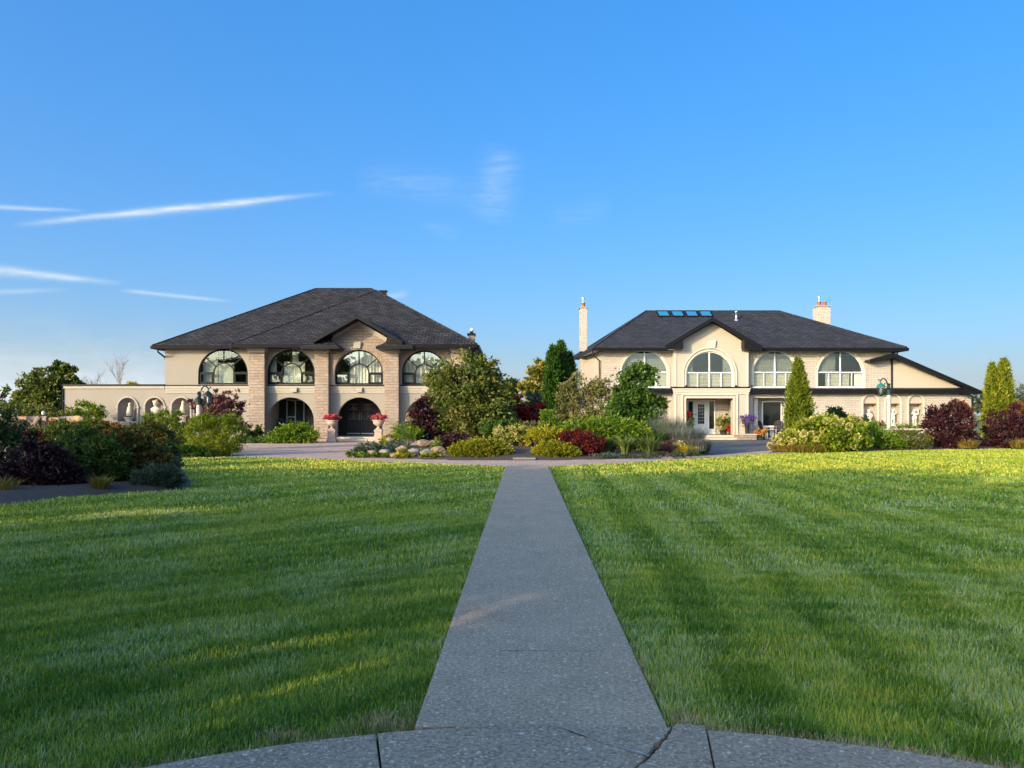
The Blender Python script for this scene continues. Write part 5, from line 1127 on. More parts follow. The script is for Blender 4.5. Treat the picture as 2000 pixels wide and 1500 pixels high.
# --- island bed, from the left
bush('bushy_tree', 'large olive green lilac before the stone mansion, tallest plant of the round bed', TR, 34,
     [(905,745,60,45),(868,775,34,42),(950,770,40,45),(915,805,66,45),(872,832,30,34),(955,830,42,36),(905,850,48,22),(985,800,18,36),(930,718,34,20),(858,745,22,22)], 'lilac',
     n=14000, k=300, cs=0.16, leaf_l=0.17, leaf_w=0.10, up=-0.15, stem='bark_pale', r0=0.055, stems=4, spread=0.5, crown_name='crown', stem_name='trunk', inner=0.35, tone=(0.08, 1))
bush('purple_shrub', 'upright dark purple leaved shrub beside the olive lilac', SH, 33.4, [(828,808,20,28),(815,832,20,26),(836,845,22,24),(822,786,10,12),(808,815,8,22)], 'purple', n=3000, k=60, cs=0.2, leaf_l=0.13, leaf_w=0.085, inner=0.3)
sp = [(796,846,20,12),(786,838,12,8),(808,852,14,10)]
bush('juniper', 'small bright green juniper left of the dark purple shrub', SH, 32.6, sp, 'juniper', mode='spray', k=130, m=16, cs=0.28, leaf_l=0.10, leaf_w=0.035, up=0.3)
bush('yellow_plant', 'small yellow leaved plant by the right stone urn', 'plant', 34.2, [(757,862,10,6),(768,857,8,6)], 'gold', n=420, k=14, cs=0.3, leaf_l=0.16, leaf_w=0.09, stem=None)
bush('blue_juniper', 'weeping blue green juniper mound at the left tip of the round bed', SH, 30.2, [(722,876,17,12),(706,884,18,8),(738,884,18,9)], 'bluejuniper', mode='spray', k=230, m=16, cs=0.30, leaf_l=0.09, leaf_w=0.03, up=-0.05, droop=0.5)
bush('blue_juniper', 'spreading blue green juniper among the rocks of the round bed', SH, 31.2, [(772,870,16,9),(790,876,14,7),(756,878,12,6)], 'bluejuniper', mode='spray', k=150, m=14, cs=0.28, leaf_l=0.09, leaf_w=0.03, up=0.0, droop=0.4)
bush('groundcover', 'low yellow green groundcover along the left kerb of the round bed', 'groundcover', 28.6, [(700,889,14,3),(728,890,16,3.5),(760,892,16,3.5),(790,892,14,3.5),(678,886.5,8,2.5)], 'yellowgreen', n=2200, k=70, cs=0.2, leaf_l=0.08, leaf_w=0.04, stem=None)
bush('yellow_plant', 'yellow clump at the foot of the garden rocks', 'plant', 28.2, [(785,889,13,7),(795,893,10,5)], 'gold', n=700, k=22, cs=0.25, leaf_l=0.11, leaf_w=0.05, stem=None)
bush('yellow_plant', 'yellow green clump by the kerb under the biggest rocks', 'plant', 28.0, [(838,892,14,5),(852,890,9,5)], 'gold', n=600, k=22, cs=0.25, leaf_l=0.10, leaf_w=0.05, stem=None, tone=(0, 0.8))
bush('rock_plant', 'small green tuft between the tan rocks', 'plant', 29.2, [(850,868,10,9),(822,880,8,6)], 'yellowgreen', n=500, k=18, cs=0.25, leaf_l=0.11, leaf_w=0.035, stem=None, up=0.8)
bush('barberry', 'low dark purple barberry behind the golden conifer', SH, 29.6, [(885,862,22,14),(872,874,16,12),(902,856,14,10)], 'purple', n=2200, k=60, cs=0.18, leaf_l=0.08, leaf_w=0.045, inner=0.3, tone=(0, 0.85))
bush('golden_conifer', 'wide golden conifer mound left of the stepping path', SH, 28.6, [(935,884,60,18),(905,890,32,11),(968,885,32,14),(945,870,38,9),(905,877,24,9)], 'gold', mode='spray', k=1000, m=16, cs=0.20, leaf_l=0.085, leaf_w=0.034, up=0.12, inner=0.72, stem='bark', tone=(0.0, 0.95))
bush('golden_conifer', 'golden conifer mound right of the stepping path', SH, 28.4, [(1088,886,42,14),(1064,884,20,13),(1080,876,28,9),(1112,888,20,10)], 'gold', mode='spray', k=700, m=16, cs=0.18, leaf_l=0.085, leaf_w=0.034, up=0.12, inner=0.7)
bush('golden_conifer', 'bright yellow low conifer behind the stepping path', SH, 31.0, [(1068,848,26,7),(1045,856,18,7)], 'gold', mode='spray', k=190, m=14, cs=0.28, leaf_l=0.10, leaf_w=0.04, up=0.1, tone=(0.4, 1))
bush('variegated_dogwood', 'cream and green variegated shrub behind the stepping path', SH, 31.5, [(1012,852,26,16),(985,848,16,12),(1035,850,16,16),(1000,862,22,10)], 'variegated', n=2400, k=60, cs=0.2, leaf_l=0.14, leaf_w=0.08, inner=0.3)
bush('juniper', 'low green plant between the gold conifer and the olive lilac', SH, 32.4, [(965,838,24,10),(990,833,18,9)], 'green', n=1300, k=40, cs=0.2, leaf_l=0.13, leaf_w=0.07)
bush('red_maple', 'red Japanese maple with spreading arms in the gap between the mansions', 'tree', 36.0, [(1013,781,8,10),(1011,797,12,8),(1000,812,16,9),(1022,811,16,8),(1042,800,14,5),(1054,793,9,3.5),(1060,788,5,2),(1040,817,14,6),(1000,826,22,5),(1028,822,16,5)], 'maple',
     n=2600, k=90, cs=0.2, leaf_l=0.14, leaf_w=0.075, up=0.0, crown_name='crown', stem_name='trunk', r0=0.035, inner=0.2)
bush('brown_shrub', 'thin brown green shrub under the red maple', SH, 33.5, [(1030,832,22,6),(1055,830,16,5),(1005,838,14,5)], 'lilac_brown', n=800, k=36, cs=0.2, leaf_l=0.13, leaf_w=0.06)
bush('pruned_conifer', 'small tiered conifer pruned in flat cushions with a round top', SH, 32.6, [(1069,810,11,8),(1070,821,13,4),(1060,838,9,8),(1080,828,12,4),(1066,848,10,7),(1087,836,10,4),(1095,826,5,2)], 'juniper', mode='spray', k=230, m=16, cs=0.16, leaf_l=0.08, leaf_w=0.035, up=0.2, stem_name='trunk', crown_name='crown', inner=0.6)
bush('barberry', 'wide red barberry mound beside the right golden conifer', SH, 29.0, [(1135,864,40,20),(1112,852,20,12),(1155,870,24,16),(1130,880,34,14)], 'red', n=5200, k=130, cs=0.13, leaf_l=0.085, leaf_w=0.045, inner=0.6, tone=(0, 0.95))
bush('juniper', 'broad bright green juniper spreading behind the red barberry', SH, 31.4, [(1150,836,44,12),(1195,832,48,12),(1225,848,46,14),(1180,850,40,16),(1120,836,24,8),(1250,862,22,8)], 'juniper', mode='spray', k=760, m=18, cs=0.36, leaf_l=0.11, leaf_w=0.04, up=0.12, inner=0.6, droop=0.12)
bush('lilac_shrub', 'airy brown green shrub with pale stems in front of the tall dark cedars', 'tree', 35.0, [(1140,760,40,28),(1110,790,28,32),(1160,790,44,38),(1180,760,26,22),(1125,818,34,18),(1185,820,28,18),(1105,760,16,18)], 'lilac_brown',
     n=5600, k=170, cs=0.14, leaf_l=0.14, leaf_w=0.06, up=-0.1, stem='bark_pale', r0=0.05, stems=4, spread=0.5, crown_name='crown', stem_name='trunk', inner=0.35)
bush('bushy_tree', 'dense green round headed tree in front of the brick mansion', TR, 33.4, [(1245,750,38,30),(1225,790,36,36),(1265,790,28,38),(1240,818,44,26),(1212,760,20,18),(1255,725,20,14)], 'green',
     n=6500, k=150, cs=0.16, leaf_l=0.17, leaf_w=0.095, up=-0.1, stem='bark', r0=0.06, stems=2, crown_name='crown', stem_name='trunk', inner=0.4)
# sage: fine upright stems
def tuft(name, label, cat, base, n, rad, L, lean, w, mat, group=None, tone=(0, 1), z0=0.02, up=0.0):
    t_ = np.sqrt(rng.random(n)); a = rng.uniform(0, 2*math.pi, n)
    P = np.stack([base[0]+rad*t_*np.cos(a), base[1]+rad*0.8*t_*np.sin(a), np.full(n, base[2]+z0)], 1)
    o = blades_np(P, a+rng.normal(0, 0.5, n), L*(0.6+0.5*rng.random(n)), w*(0.7+0.6*rng.random(n)), np.clip(lean*(0.35+0.9*t_)+rng.normal(0, 0.1, n), 0, 1), tone[0]+(tone[1]-tone[0])*rng.random(n), name, mat, None)
    o.data.transform(__import__('mathutils').Matrix.Translation((-base[0], -base[1], -base[2]))); o.location = base
    return tag(o, label, cat, group)
tuft('russian_sage', 'grey violet sage clump in front of the white entrance door', 'plant', pxbase(1335, 31, 0.2), 2400, 0.7, 0.95, 0.45, 0.022, LF['lavender'])
tuft('russian_sage', 'grey green sage clump behind the yucca plants', 'plant', pxbase(1305, 31.8, 0.2), 1500, 0.6, 1.35, 0.35, 0.022, LF['lavender'], tone=(0, 0.75))
tuft('russian_sage', 'low grey violet sage at the right of the round bed', 'plant', pxbase(1358, 30.4, 0.15), 1100, 0.42, 0.6, 0.55, 0.02, LF['lavender'])
tuft('yucca', 'large yucca with pale striped blades near the kerb', 'plant', pxbase(1222, 28.6, 0.1), 170, 0.14, 0.95, 0.85, 0.06, LF['yucca'], 'yucca plants', (0.3, 1))
tuft('yucca', 'green yucca by the kerb, right of the pale striped one', 'plant', pxbase(1270, 28.8, 0.1), 170, 0.14, 0.85, 0.75, 0.055, LF['yucca'], 'yucca plants', (0.2, 0.9))
tuft('yucca', 'dark yucca behind the two yuccas at the kerb', 'plant', pxbase(1285, 30.6, 0.25), 150, 0.16, 0.95, 0.8, 0.055, LF['yucca'], 'yucca plants', (0, 0.6))
tuft('yucca', 'small dark yucca beside the red barberry', 'plant', pxbase(1190, 29.4, 0.1), 120, 0.14, 0.7, 0.8, 0.05, LF['yucca'], 'yucca plants', (0, 0.45))
tuft('grass_clump', 'bright yellow grass clump near the right tip of the round bed', 'plant', pxbase(1338, 29.6, 0.05), 420, 0.35, 0.45, 0.8, 0.03, LF['gold'], None, (0.5, 1))
tuft('grass_clump', 'greenish grass clump at the right tip of the round bed', 'plant', pxbase(1368, 31.2, 0.03), 260, 0.35, 0.6, 0.7, 0.035, LF['yucca'], None, (0.2, 0.9))
bush('flowering_plant', 'pale pink flowering sedum beside the yellow grass clump', 'plant', 29.8, [(1330,868,9,5),(1318,872,7,4)], 'variegated', n=420, k=16, cs=0.25, leaf_l=0.07, leaf_w=0.05, stem=None, tone=(0.5, 1))
bush('brown_shrub', 'small brown purple plant between the yuccas and the yellow grass', 'plant', 29.6, [(1302,868,11,9),(1312,878,9,7)], 'smoke', n=600, k=22, cs=0.25, leaf_l=0.08, leaf_w=0.04, stem=None, tone=(0, 0.7))
bush('groundcover', 'grey green groundcover along the kerb by the yuccas', 'groundcover', 28.0, [(1180,893,24,3.5),(1225,893,22,3),(1272,892,20,3),(1320,887,18,4),(1355,884,14,3.5)], 'greygreen', n=2600, k=80, cs=0.2, leaf_l=0.07, leaf_w=0.035, stem=None)
bush('groundcover', 'dark groundcover inside the round bed behind the yuccas', 'groundcover', 33.0, [(1230,868,60,6),(1120,868,40,6),(1000,870,50,5),(880,872,50,6),(1320,866,30,5)], 'dark', n=3600, k=120, cs=0.2, leaf_l=0.12, leaf_w=0.06, stem=None)
# --- between and behind the mansions
for px, top, w_, Y, lab in ((1079, 678, 13, 43.0, 'left of the three tall dark cedars between the mansions'), (1096, 668, 13, 44.0, 'tallest of the three tall dark cedars between the mansions'), (1112, 690, 11, 44.5, 'right of the three tall dark cedars, brushing the brick mansion')):
    bl = [(px, top, 0.4, 1), (px, top+10, w_*0.35, 1), (px, top+30, w_*0.68, 1), (px, top+65, w_*0.95, 1), (px, top+110, w_*1.1, 1), (px, 840, w_*1.05, 1), (px, 862, w_*0.8, 1)]
    bush('columnar_cedar', lab, TR, Y, bl, 'thuja', mode='spire', n=5200, leaf_l=0.26, leaf_w=0.085, group='cedars between the mansions', crown_name='crown', stem_name='trunk', stems=1, r0=0.06, tone=(0, 0.55))
def fartree(name, label, Y, bl, key, n=2500, k=90, **kw):
    a = dict(cs=0.16, leaf_l=0.42, leaf_w=0.26, crown_name='crown', stem_name='trunk', r0=0.16, stems=1, inner=0.35, up=0.1); a.update(kw)
    return bush(name, label, TR, Y, bl, key, n=n, k=k, **a)
fartree('autumn_tree', 'tall yellowing tree far behind the gap between the mansions', 75, [(1052,735,20,28),(1030,760,16,18),(1068,715,12,12),(1055,770,20,16),(1040,790,26,18),(1074,745,10,25)], 'autumn', 2600, 100, leaf_l=0.38, leaf_w=0.22)
fartree('broadleaf_tree', 'mid green tree below the yellowing tree behind the red maple', 62, [(1055,785,26,16),(1035,800,22,12),(1075,790,16,20)], 'greygreen', 2200, 80, leaf_l=0.3, leaf_w=0.18)
fartree('dark_tree', 'dark open crowned tree far behind the olive lilac', 85, [(1000,755,14,14),(1006,775,10,12),(990,770,8,16)], 'dark', 900, 40)
fartree('autumn_tree', 'yellow green tree peeping past the right edge of the olive lilac', 70, [(978,755,12,16),(985,775,14,16),(970,790,16,16)], 'autumn', 1100, 46)
fartree('broadleaf_tree', 'green tree behind the red maple beside the stone mansion', 58, [(970,800,26,16),(1000,806,18,10)], 'dark', 1400, 50, leaf_l=0.3, leaf_w=0.18)
fartree('oak_tree', 'big dense green tree behind the left end of the niche wall', 66, [(92,745,36,26),(125,735,24,18),(70,770,34,26),(120,775,34,30),(140,750,18,14),(50,790,26,22),(95,795,50,24),(115,720,14,10)], 'lilac', 5200, 170, leaf_l=0.36, leaf_w=0.24, cs=0.14)
fartree('oak_tree', 'small thin tree at the far left behind the log rail', 60, [(4,765,12,14),(-10,790,24,18),(24,800,20,14),(-60,780,40,30)], 'lilac', 1300, 60, leaf_l=0.3, leaf_w=0.2)
bush('hedge', 'yellow green hedge behind the iron fence at the far left', 'hedge', 40, [(30,806,40,16),(80,812,40,16),(-30,808,40,18),(120,822,24,12),(-110,808,60,20)], 'hedge', n=5000, k=140, cs=0.16, leaf_l=0.14, leaf_w=0.08)
def bare_tree(px, top, w_, Y, label, seed):
    rr = random.Random(seed); x, y, z = pxbase(px, Y); h = Z(top, Y); t = empty('bare_tree', (x, y, 0), label, TR, 'bare trees behind the niche wall'); m = MB()
    def grow(p, d, L, r, dep):
        pts = [p]; q = Vector(p)
        for i in range(4): d = (d+Vector((rr.uniform(-.12,.12), rr.uniform(-.12,.12), 0.05))).normalized(); q = q+d*L/4; pts.append(q.copy())
        m.tube(pts, [r*(1-0.13*i) for i in range(5)], 5)
        if dep:
            for j in range(3 if dep > 1 else 4):
                a = rr.uniform(0, 6.28); dd = (d+Vector((math.cos(a)*0.55, math.sin(a)*0.55, 0.12))).normalized(); grow(pts[rr.choice((2, 3, 4))], dd, L*0.62, r*0.52, dep-1)
    for s in range(2 if w_ > 12 else 1): grow(Vector((x+rr.uniform(-1, 1)*(s > 0)*w_/F*Y, y, 0)), Vector((rr.uniform(-.15, .15), 0, 1)).normalized(), h*0.52, 0.16, 4)
    m.build('trunk', M['bark_grey'], t)
bare_tree(184, 722, 20, 95, 'wide bare grey tree above the roof of the niche wall', 3); bare_tree(237, 706, 10, 95, 'taller bare grey tree above the niche wall, near the stone mansion', 8)
fartree('autumn_tree', 'tip of an orange tree just showing over the niche wall', 90, [(254,758,16,8),(270,764,20,8)], 'autumn', 500, 24)
# --- left beds
bush('willow_shrub', 'yellow green willow bush standing before the left garden lamp', SH, 29.8, [(420,838,40,22),(394,850,28,32),(446,850,28,32),(418,872,50,20),(398,824,24,12),(440,822,24,11),(466,835,10,18),(376,838,12,22),(418,882,44,12)], 'yellowgreen', n=11000, k=300, cs=0.14, leaf_l=0.11, leaf_w=0.03, up=0.9, inner=0.6, tone=(0.12, 1))
bush('willow_shrub', 'yellow green willow bush below the niches', SH, 30.5, [(318,832,34,22),(295,845,26,22),(342,848,24,28),(318,866,40,18),(335,815,20,10),(360,850,10,22),(300,818,18,9),(318,878,38,12)], 'yellowgreen', n=9000, k=240, cs=0.14, leaf_l=0.11, leaf_w=0.03, up=0.9, inner=0.6, tone=(0, 0.9))
bush('smoke_bush', 'purple smoke bush with upright plumes behind the left garden lamp', SH, 35, [(435,800,34,20),(410,795,22,18),(458,792,16,18),(424,776,8,14),(445,772,8,14),(463,770,4,10),(405,778,7,12),(385,795,9,14),(372,790,4,12),(435,825,40,20)], 'smoke', n=3400, k=110, cs=0.18, leaf_l=0.13, leaf_w=0.085, up=0.5, inner=0.3)
bush('juniper', 'bright green juniper mound under the left porch arch', SH, 43.2, [(567,850,34,15),(590,848,26,14),(545,858,26,9),(572,838,20,7),(600,856,14,10)], 'juniper', mode='spray', k=620, m=16, cs=0.34, leaf_l=0.11, leaf_w=0.045, up=0.15, inner=0.65)
bush('groundcover', 'low green groundcover at the foot of the stone mansion', 'groundcover', 43.4, [(500,862,22,3.5),(530,863,20,3),(480,862,16,3)], 'green', n=1100, k=40, cs=0.25, leaf_l=0.12, leaf_w=0.06, stem=None)
bush('dark_shrub', 'small dark green shrub against the leftmost stone pilaster', SH, 44.6, [(495,842,14,10),(488,852,14,8),(505,850,10,8)], 'dark', n=900, k=34, cs=0.22, leaf_l=0.16, leaf_w=0.09)
bush('round_bush', 'round yellow green bush against the niche wall', SH, 44.6, [(168,812,34,26),(150,822,22,20),(188,820,22,24),(168,798,20,12),(170,845,36,20)], 'yellowgreen', n=3600, k=100, cs=0.15, leaf_l=0.16, leaf_w=0.09, tone=(0.1, 0.85), inner=0.5)
bush('dark_shrub', 'low dark shrub between the two willow bushes', SH, 28.9, [(372,880,20,9),(392,884,18,8),(352,884,16,8)], 'green', n=1400, k=44, cs=0.2, leaf_l=0.10, leaf_w=0.06, tone=(0, 0.7))
bush('silver_shrub', 'silver grey shrub in the gap between the willow bushes', SH, 32.5, [(364,848,9,14),(370,862,11,10)], 'greygreen', n=600, k=20, cs=0.25, leaf_l=0.10, leaf_w=0.04, up=0.6)
# shaded bed at the left of the lawn
bush('barberry', 'large dark purple barberry at the left edge of the lawn', SH, 16.3, [(95,925,52,40),(50,915,46,46),(132,940,44,30),(72,878,26,26),(28,940,34,30),(112,892,22,20),(45,872,16,18),(100,950,60,20)], 'purple', n=9000, k=170, cs=0.14, leaf_l=0.075, leaf_w=0.045, inner=0.4, tone=(0, 0.55))
bush('laurel_shrub', 'dense green shrub at the left border of the picture', SH, 18.2, [(0,862,60,46),(-60,880,70,60),(14,905,36,46),(-10,835,40,18),(-30,930,50,40),(30,838,16,14)], 'dark', n=5200, k=110, cs=0.15, leaf_l=0.10, leaf_w=0.055, tone=(0, 1))
bush('rose_shrub', 'green rose shrub right of the large purple barberry', SH, 17.2, [(190,890,50,40),(160,865,36,28),(215,915,46,34),(185,938,46,26),(150,900,22,30),(196,852,16,16)], 'lilac', n=6200, k=140, cs=0.16, leaf_l=0.085, leaf_w=0.05, tone=(0, 0.5), inner=0.35)
bush('rust_shrub', 'rust tinted shrub in the shaded bed near the lawn', SH, 17.8, [(275,890,40,34),(250,868,28,24),(300,905,36,26),(262,922,38,26),(238,900,20,26),(285,862,14,16)], 'rust', n=5200, k=120, cs=0.17, leaf_l=0.085, leaf_w=0.05, inner=0.35, tone=(0, 0.9))
bush('rust_shrub', 'orange green shrub at the back of the shaded bed', SH, 23.0, [(285,848,36,24),(262,860,26,20),(310,866,30,24),(240,850,18,16)], 'rust', n=3800, k=100, cs=0.15, leaf_l=0.10, leaf_w=0.055, tone=(0, 0.85))
bush('lavender_shrub', 'grey green lavender like shrub at the tip of the shaded bed', SH, 16.7, [(305,932,34,22),(280,938,28,18),(330,936,24,18),(345,920,14,20)], 'greygreen', mode='leaf', n=4200, k=100, cs=0.15, leaf_l=0.085, leaf_w=0.018, up=0.9, tone=(0, 0.4))
bush('mixed_shrub', 'yellow green shrub under the log rail', SH, 21.5, [(120,848,34,20),(95,852,24,16),(150,852,26,18),(170,862,20,16)], 'lilac', n=3400, k=90, cs=0.16, leaf_l=0.10, leaf_w=0.06)
bush('red_shrub', 'dark red shrub below the iron fence', SH, 21.0, [(40,850,22,12),(60,858,20,14),(10,846,18,12)], 'red', n=1800, k=50, cs=0.18, leaf_l=0.09, leaf_w=0.05, tone=(0, 0.7))
bush('mixed_shrub', 'small reddish green shrub left of the leftmost niche basin', SH, 25.0, [(210,842,22,14),(225,855,22,14),(195,855,18,14)], 'rust', n=1700, k=50, cs=0.18, leaf_l=0.11, leaf_w=0.06)
bush('mixed_shrub', 'dark green shrub in the middle of the shaded bed', SH, 20.0, [(235,880,26,26),(140,880,34,22),(320,885,22,22)], 'dark', n=3200, k=90, cs=0.17, leaf_l=0.10, leaf_w=0.055)
tuft('grass_clump', 'small ochre grass tuft on the soil at the edge of the shaded bed', 'plant', pxbase(196, 15.9, 0.05), 240, 0.16, 0.36, 0.75, 0.012, LF['tan_grass'], None, (0, 0.7))
tuft('grass_clump', 'dry grass tuft at the lower left corner of the shaded bed', 'plant', pxbase(4, 15.2, 0.05), 200, 0.25, 0.4, 0.7, 0.012, LF['tan_grass'], None, (0, 0.6))
for px, py, Y, lab in ((150, 858, 17.6, 'white bloom high on the green rose shrub'), (243, 857, 17.9, 'white bloom between the rose shrub and the rust shrub'), (246, 916, 17.0, 'pair of white blooms low on the rust shrub'), (214, 921, 17.2, 'cream blooms on the lower rose shrub')):
    c = np.array([X(px, Y), Y, Z(py, Y)]); n_ = 16; P = c+rng.normal(0, 0.014, (n_, 3)); o = leaves_np(P, rng.normal(size=(n_, 3))+np.array([0, -0.6, 0.3]), np.full(n_, 0.032), np.full(n_, 0.024), rng.random(n_), 'rose_bloom', LF['white_flower'], None)
    o.data.transform(__import__('mathutils').Matrix.Translation(tuple(-c))); o.location = c; tag(o, lab, 'flower', 'white rose blooms')
# --- right beds
H = bush('hydrangea', 'wide hydrangea covered in cream yellow flower heads', SH, 33.6, [(1600,848,62,28),(1640,840,44,24),(1560,862,46,20),(1650,862,44,22),(1600,868,70,16),(1528,872,22,10),(1590,832,40,14)], 'hydrangea', n=9000, k=210, cs=0.13, leaf_l=0.14, leaf_w=0.09, inner=0.62, tone=(0.12, 1))
hb_ = pxblobs([(1600,848,62,28),(1640,840,44,24),(1560,862,46,20),(1650,862,44,22),(1528,872,22,10)], 33.6)
n_ = 130; d_ = sphere_dirs(n_); fl_ = leaves_np(d_*0.10, d_+rng.normal(size=(n_, 3))*0.3, np.full(n_, 0.085), np.full(n_, 0.075), rng.random(n_), 'flower_head', LF['cream_flower'], None)
rr = random.Random(5); first = True
spots = []
while len(spots) < 52:
    b = rr.choice(hb_[2:3]*5+hb_[4:5]*5+hb_); a = rr.uniform(-math.pi, 0.0) ; e = rr.uniform(-0.35, 1.1)
    p = (b[0]+b[3]*math.cos(a)*math.cos(e)*1.04, b[1]+b[4]*math.sin(a)*math.cos(e)*1.08, b[2]+b[5]*math.sin(e)*1.04)
    if p[2] < 0.2 or any((p[0]-q[0])**2+(p[1]-q[1])**2+(p[2]-q[2])**2 < 0.05 for q in spots): continue
    spots.append(p)
for p in spots:
    o = fl_ if first else fl_.copy()
    if not first: S.collection.objects.link(o)
    first = False; o.parent = H; o.location = Vector(p)-H.location; s_ = rr.uniform(0.65, 1.1); o.scale = (s_, s_, s_); o.rotation_euler = (0, 0, rr.uniform(0, 6))
tuft('ornamental_grass', 'strip of golden grass along the lawn below the hydrangea', 'plant', pxbase(1560, 32.9, 0.03), 1500, 1.15, 0.42, 0.75, 0.022, LF['tan_grass'])
bush('columnar_cedar', 'slim twin topped cedar in front of the right arched windows', TR, 40, [(1558,701,0.5,1),(1558,712,5,1),(1559,730,9,1),(1560,760,14.5,1),(1560,790,19,1),(1560,825,22,1),(1560,868,20,1)], 'thuja_gold', mode='spire', n=6500, leaf_l=0.22, leaf_w=0.075, crown_name='crown', stem_name='trunk', stems=1, tone=(0, 0.62))
bush('juniper', 'spreading bright green juniper between the hydrangea and the clipped hedge', SH, 35.2, [(1715,862,38,14),(1700,848,30,10),(1735,866,26,12),(1680,852,24,14),(1692,838,18,8)], 'juniper', mode='spray', k=560, m=16, cs=0.34, leaf_l=0.11, leaf_w=0.045, up=0.12, inner=0.65)
bush('dark_shrub', 'dark leaved shrub rising behind the hydrangea against the brick wall', SH, 44, [(1632,808,18,9),(1640,820,22,12),(1668,826,22,12),(1680,835,16,10)], 'dark', n=1500, k=50, cs=0.2, leaf_l=0.18, leaf_w=0.10)
bush('clipped_hedge', 'low clipped olive hedge below the grey lamp post', 'hedge', 35.4, [(1760,860,26,17),(1785,860,26,17),(1806,864,14,14),(1742,866,16,13)], 'hedge', tone=(0.2, 1), n=5200, k=260, cs=0.10, leaf_l=0.07, leaf_w=0.045, inner=0.8)
bush('ninebark', 'dark purple ninebark right of the clipped hedge', SH, 36.2, [(1850,838,36,36),(1830,820,24,24),(1875,825,28,34),(1855,860,34,18),(1868,795,14,12),(1835,800,14,12),(1820,840,14,24),(1885,855,22,20)], 'purple', n=6400, k=170, cs=0.15, leaf_l=0.12, leaf_w=0.075, inner=0.35, tone=(0, 1))
bush('ninebark', 'dark purple ninebark at the right border of the picture', SH, 36.6, [(1960,840,40,34),(1935,850,26,26),(1990,830,32,36),(1970,862,38,16),(2030,835,40,40),(2075,845,40,36)], 'purple', n=6600, k=170, cs=0.15, leaf_l=0.12, leaf_w=0.075, inner=0.35, tone=(0, 1))
bush('rust_shrub', 'orange tinted shrub behind the ninebarks by the brick mansion corner', SH, 41, [(1868,795,16,12),(1885,805,14,12)], 'rust', n=900, k=36, cs=0.2, leaf_l=0.15, leaf_w=0.09, tone=(0.3, 1))
bush('rust_shrub', 'reddish shrub behind the right border ninebark', SH, 41, [(1990,800,18,14),(2015,800,24,18)], 'rust', n=1100, k=40, cs=0.2, leaf_l=0.15, leaf_w=0.09, tone=(0.3, 1))
for px, top, w_, lab in ((1938, 711, 10, 'shorter of the two golden green cedars by the right border'), (1960, 702, 14, 'taller of the two golden green cedars by the right border')):
    bl = [(px, top, 0.4, 1), (px, top+10, w_*0.35, 1), (px, top+32, w_*0.7, 1), (px, top+70, w_*1.0, 1), (px, top+105, w_*1.3, 1), (px, 858, w_*1.2, 1)]
    bush('columnar_cedar', lab, TR, 46, bl, 'thuja_gold', mode='spire', n=5200, leaf_l=0.25, leaf_w=0.08, group='golden cedars by the right border', crown_name='crown', stem_name='trunk', stems=1)
fartree('pine_tree', 'greyish pine behind the right end of the brick mansion', 75, [(1915,780,16,14),(1905,792,20,12),(1925,790,16,16),(1985,785,18,14),(2010,775,22,22)], 'greygreen', 1600, 60, leaf_l=0.35, leaf_w=0.12)
fartree('oak_tree', 'far tree at the right border behind the cedars', 80, [(1992,790,22,16),(2030,780,30,24)], 'lilac', 1000, 40)
for px, lab in ((1890, 'golden grass clump on the lawn edge between the ninebarks'), (1995, 'golden grass clump at the right border below the ninebark')):
    tuft('grass_clump', lab, 'plant', pxbase(px, 35.6, 0.05), 420, 0.42, 0.5, 0.75, 0.022, LF['tan_grass'])
bush('red_plant', 'small red grass on the planter between the first two statues', 'plant', 48.6, [(1714,828,7,7),(1722,830,6,5)], 'maple', n=260, k=12, cs=0.3, leaf_l=0.16, leaf_w=0.03, stem=None, up=1.2, z0=0.68)
bush('groundcover', 'green groundcover filling the raised planter', 'groundcover', 48.2, [(1700,835,20,2.5),(1735,835,20,2.5),(1770,835,20,2.5),(1805,834,20,2.5),(1835,834,16,3)], 'juniper', n=1500, k=60, cs=0.2, leaf_l=0.12, leaf_w=0.05, stem=None, z0=0.68)
# rocks
def boulder(px, py, w_, h_, Y, mat, label, seed):
    rr = random.Random(seed); bm = bmesh.new(); bmesh.ops.create_icosphere(bm, subdivisions=4, radius=1)
    ph = [Vector((rr.uniform(-1, 1), rr.uniform(-1, 1), rr.uniform(-1, 1))).normalized() for _ in range(9)]; of = [rr.uniform(0.62, 0.9) for _ in ph]
    for v in bm.verts:
        c = v.co.copy()
        for p, o in zip(ph, of):
            d = c.dot(p)
            if d > o: c -= p*(d-o)*0.9
        c *= 1+0.04*math.sin(9*c.x+seed)*math.sin(8*c.z+2*seed)+rr.uniform(-0.008, 0.008)
        v.co = Vector((c.x*w_/F*Y, c.y*w_*0.8/F*Y, c.z*h_/F*Y))
    me = bpy.data.meshes.new('boulder'); bm.to_mesh(me); bm.free(); me.materials.append(M[mat]); auto_uv(me)
    o = link('boulder', me, None, (X(px, Y), Y, Z(py, Y))); return tag(o, label, 'rock', 'boulders in the gardens')
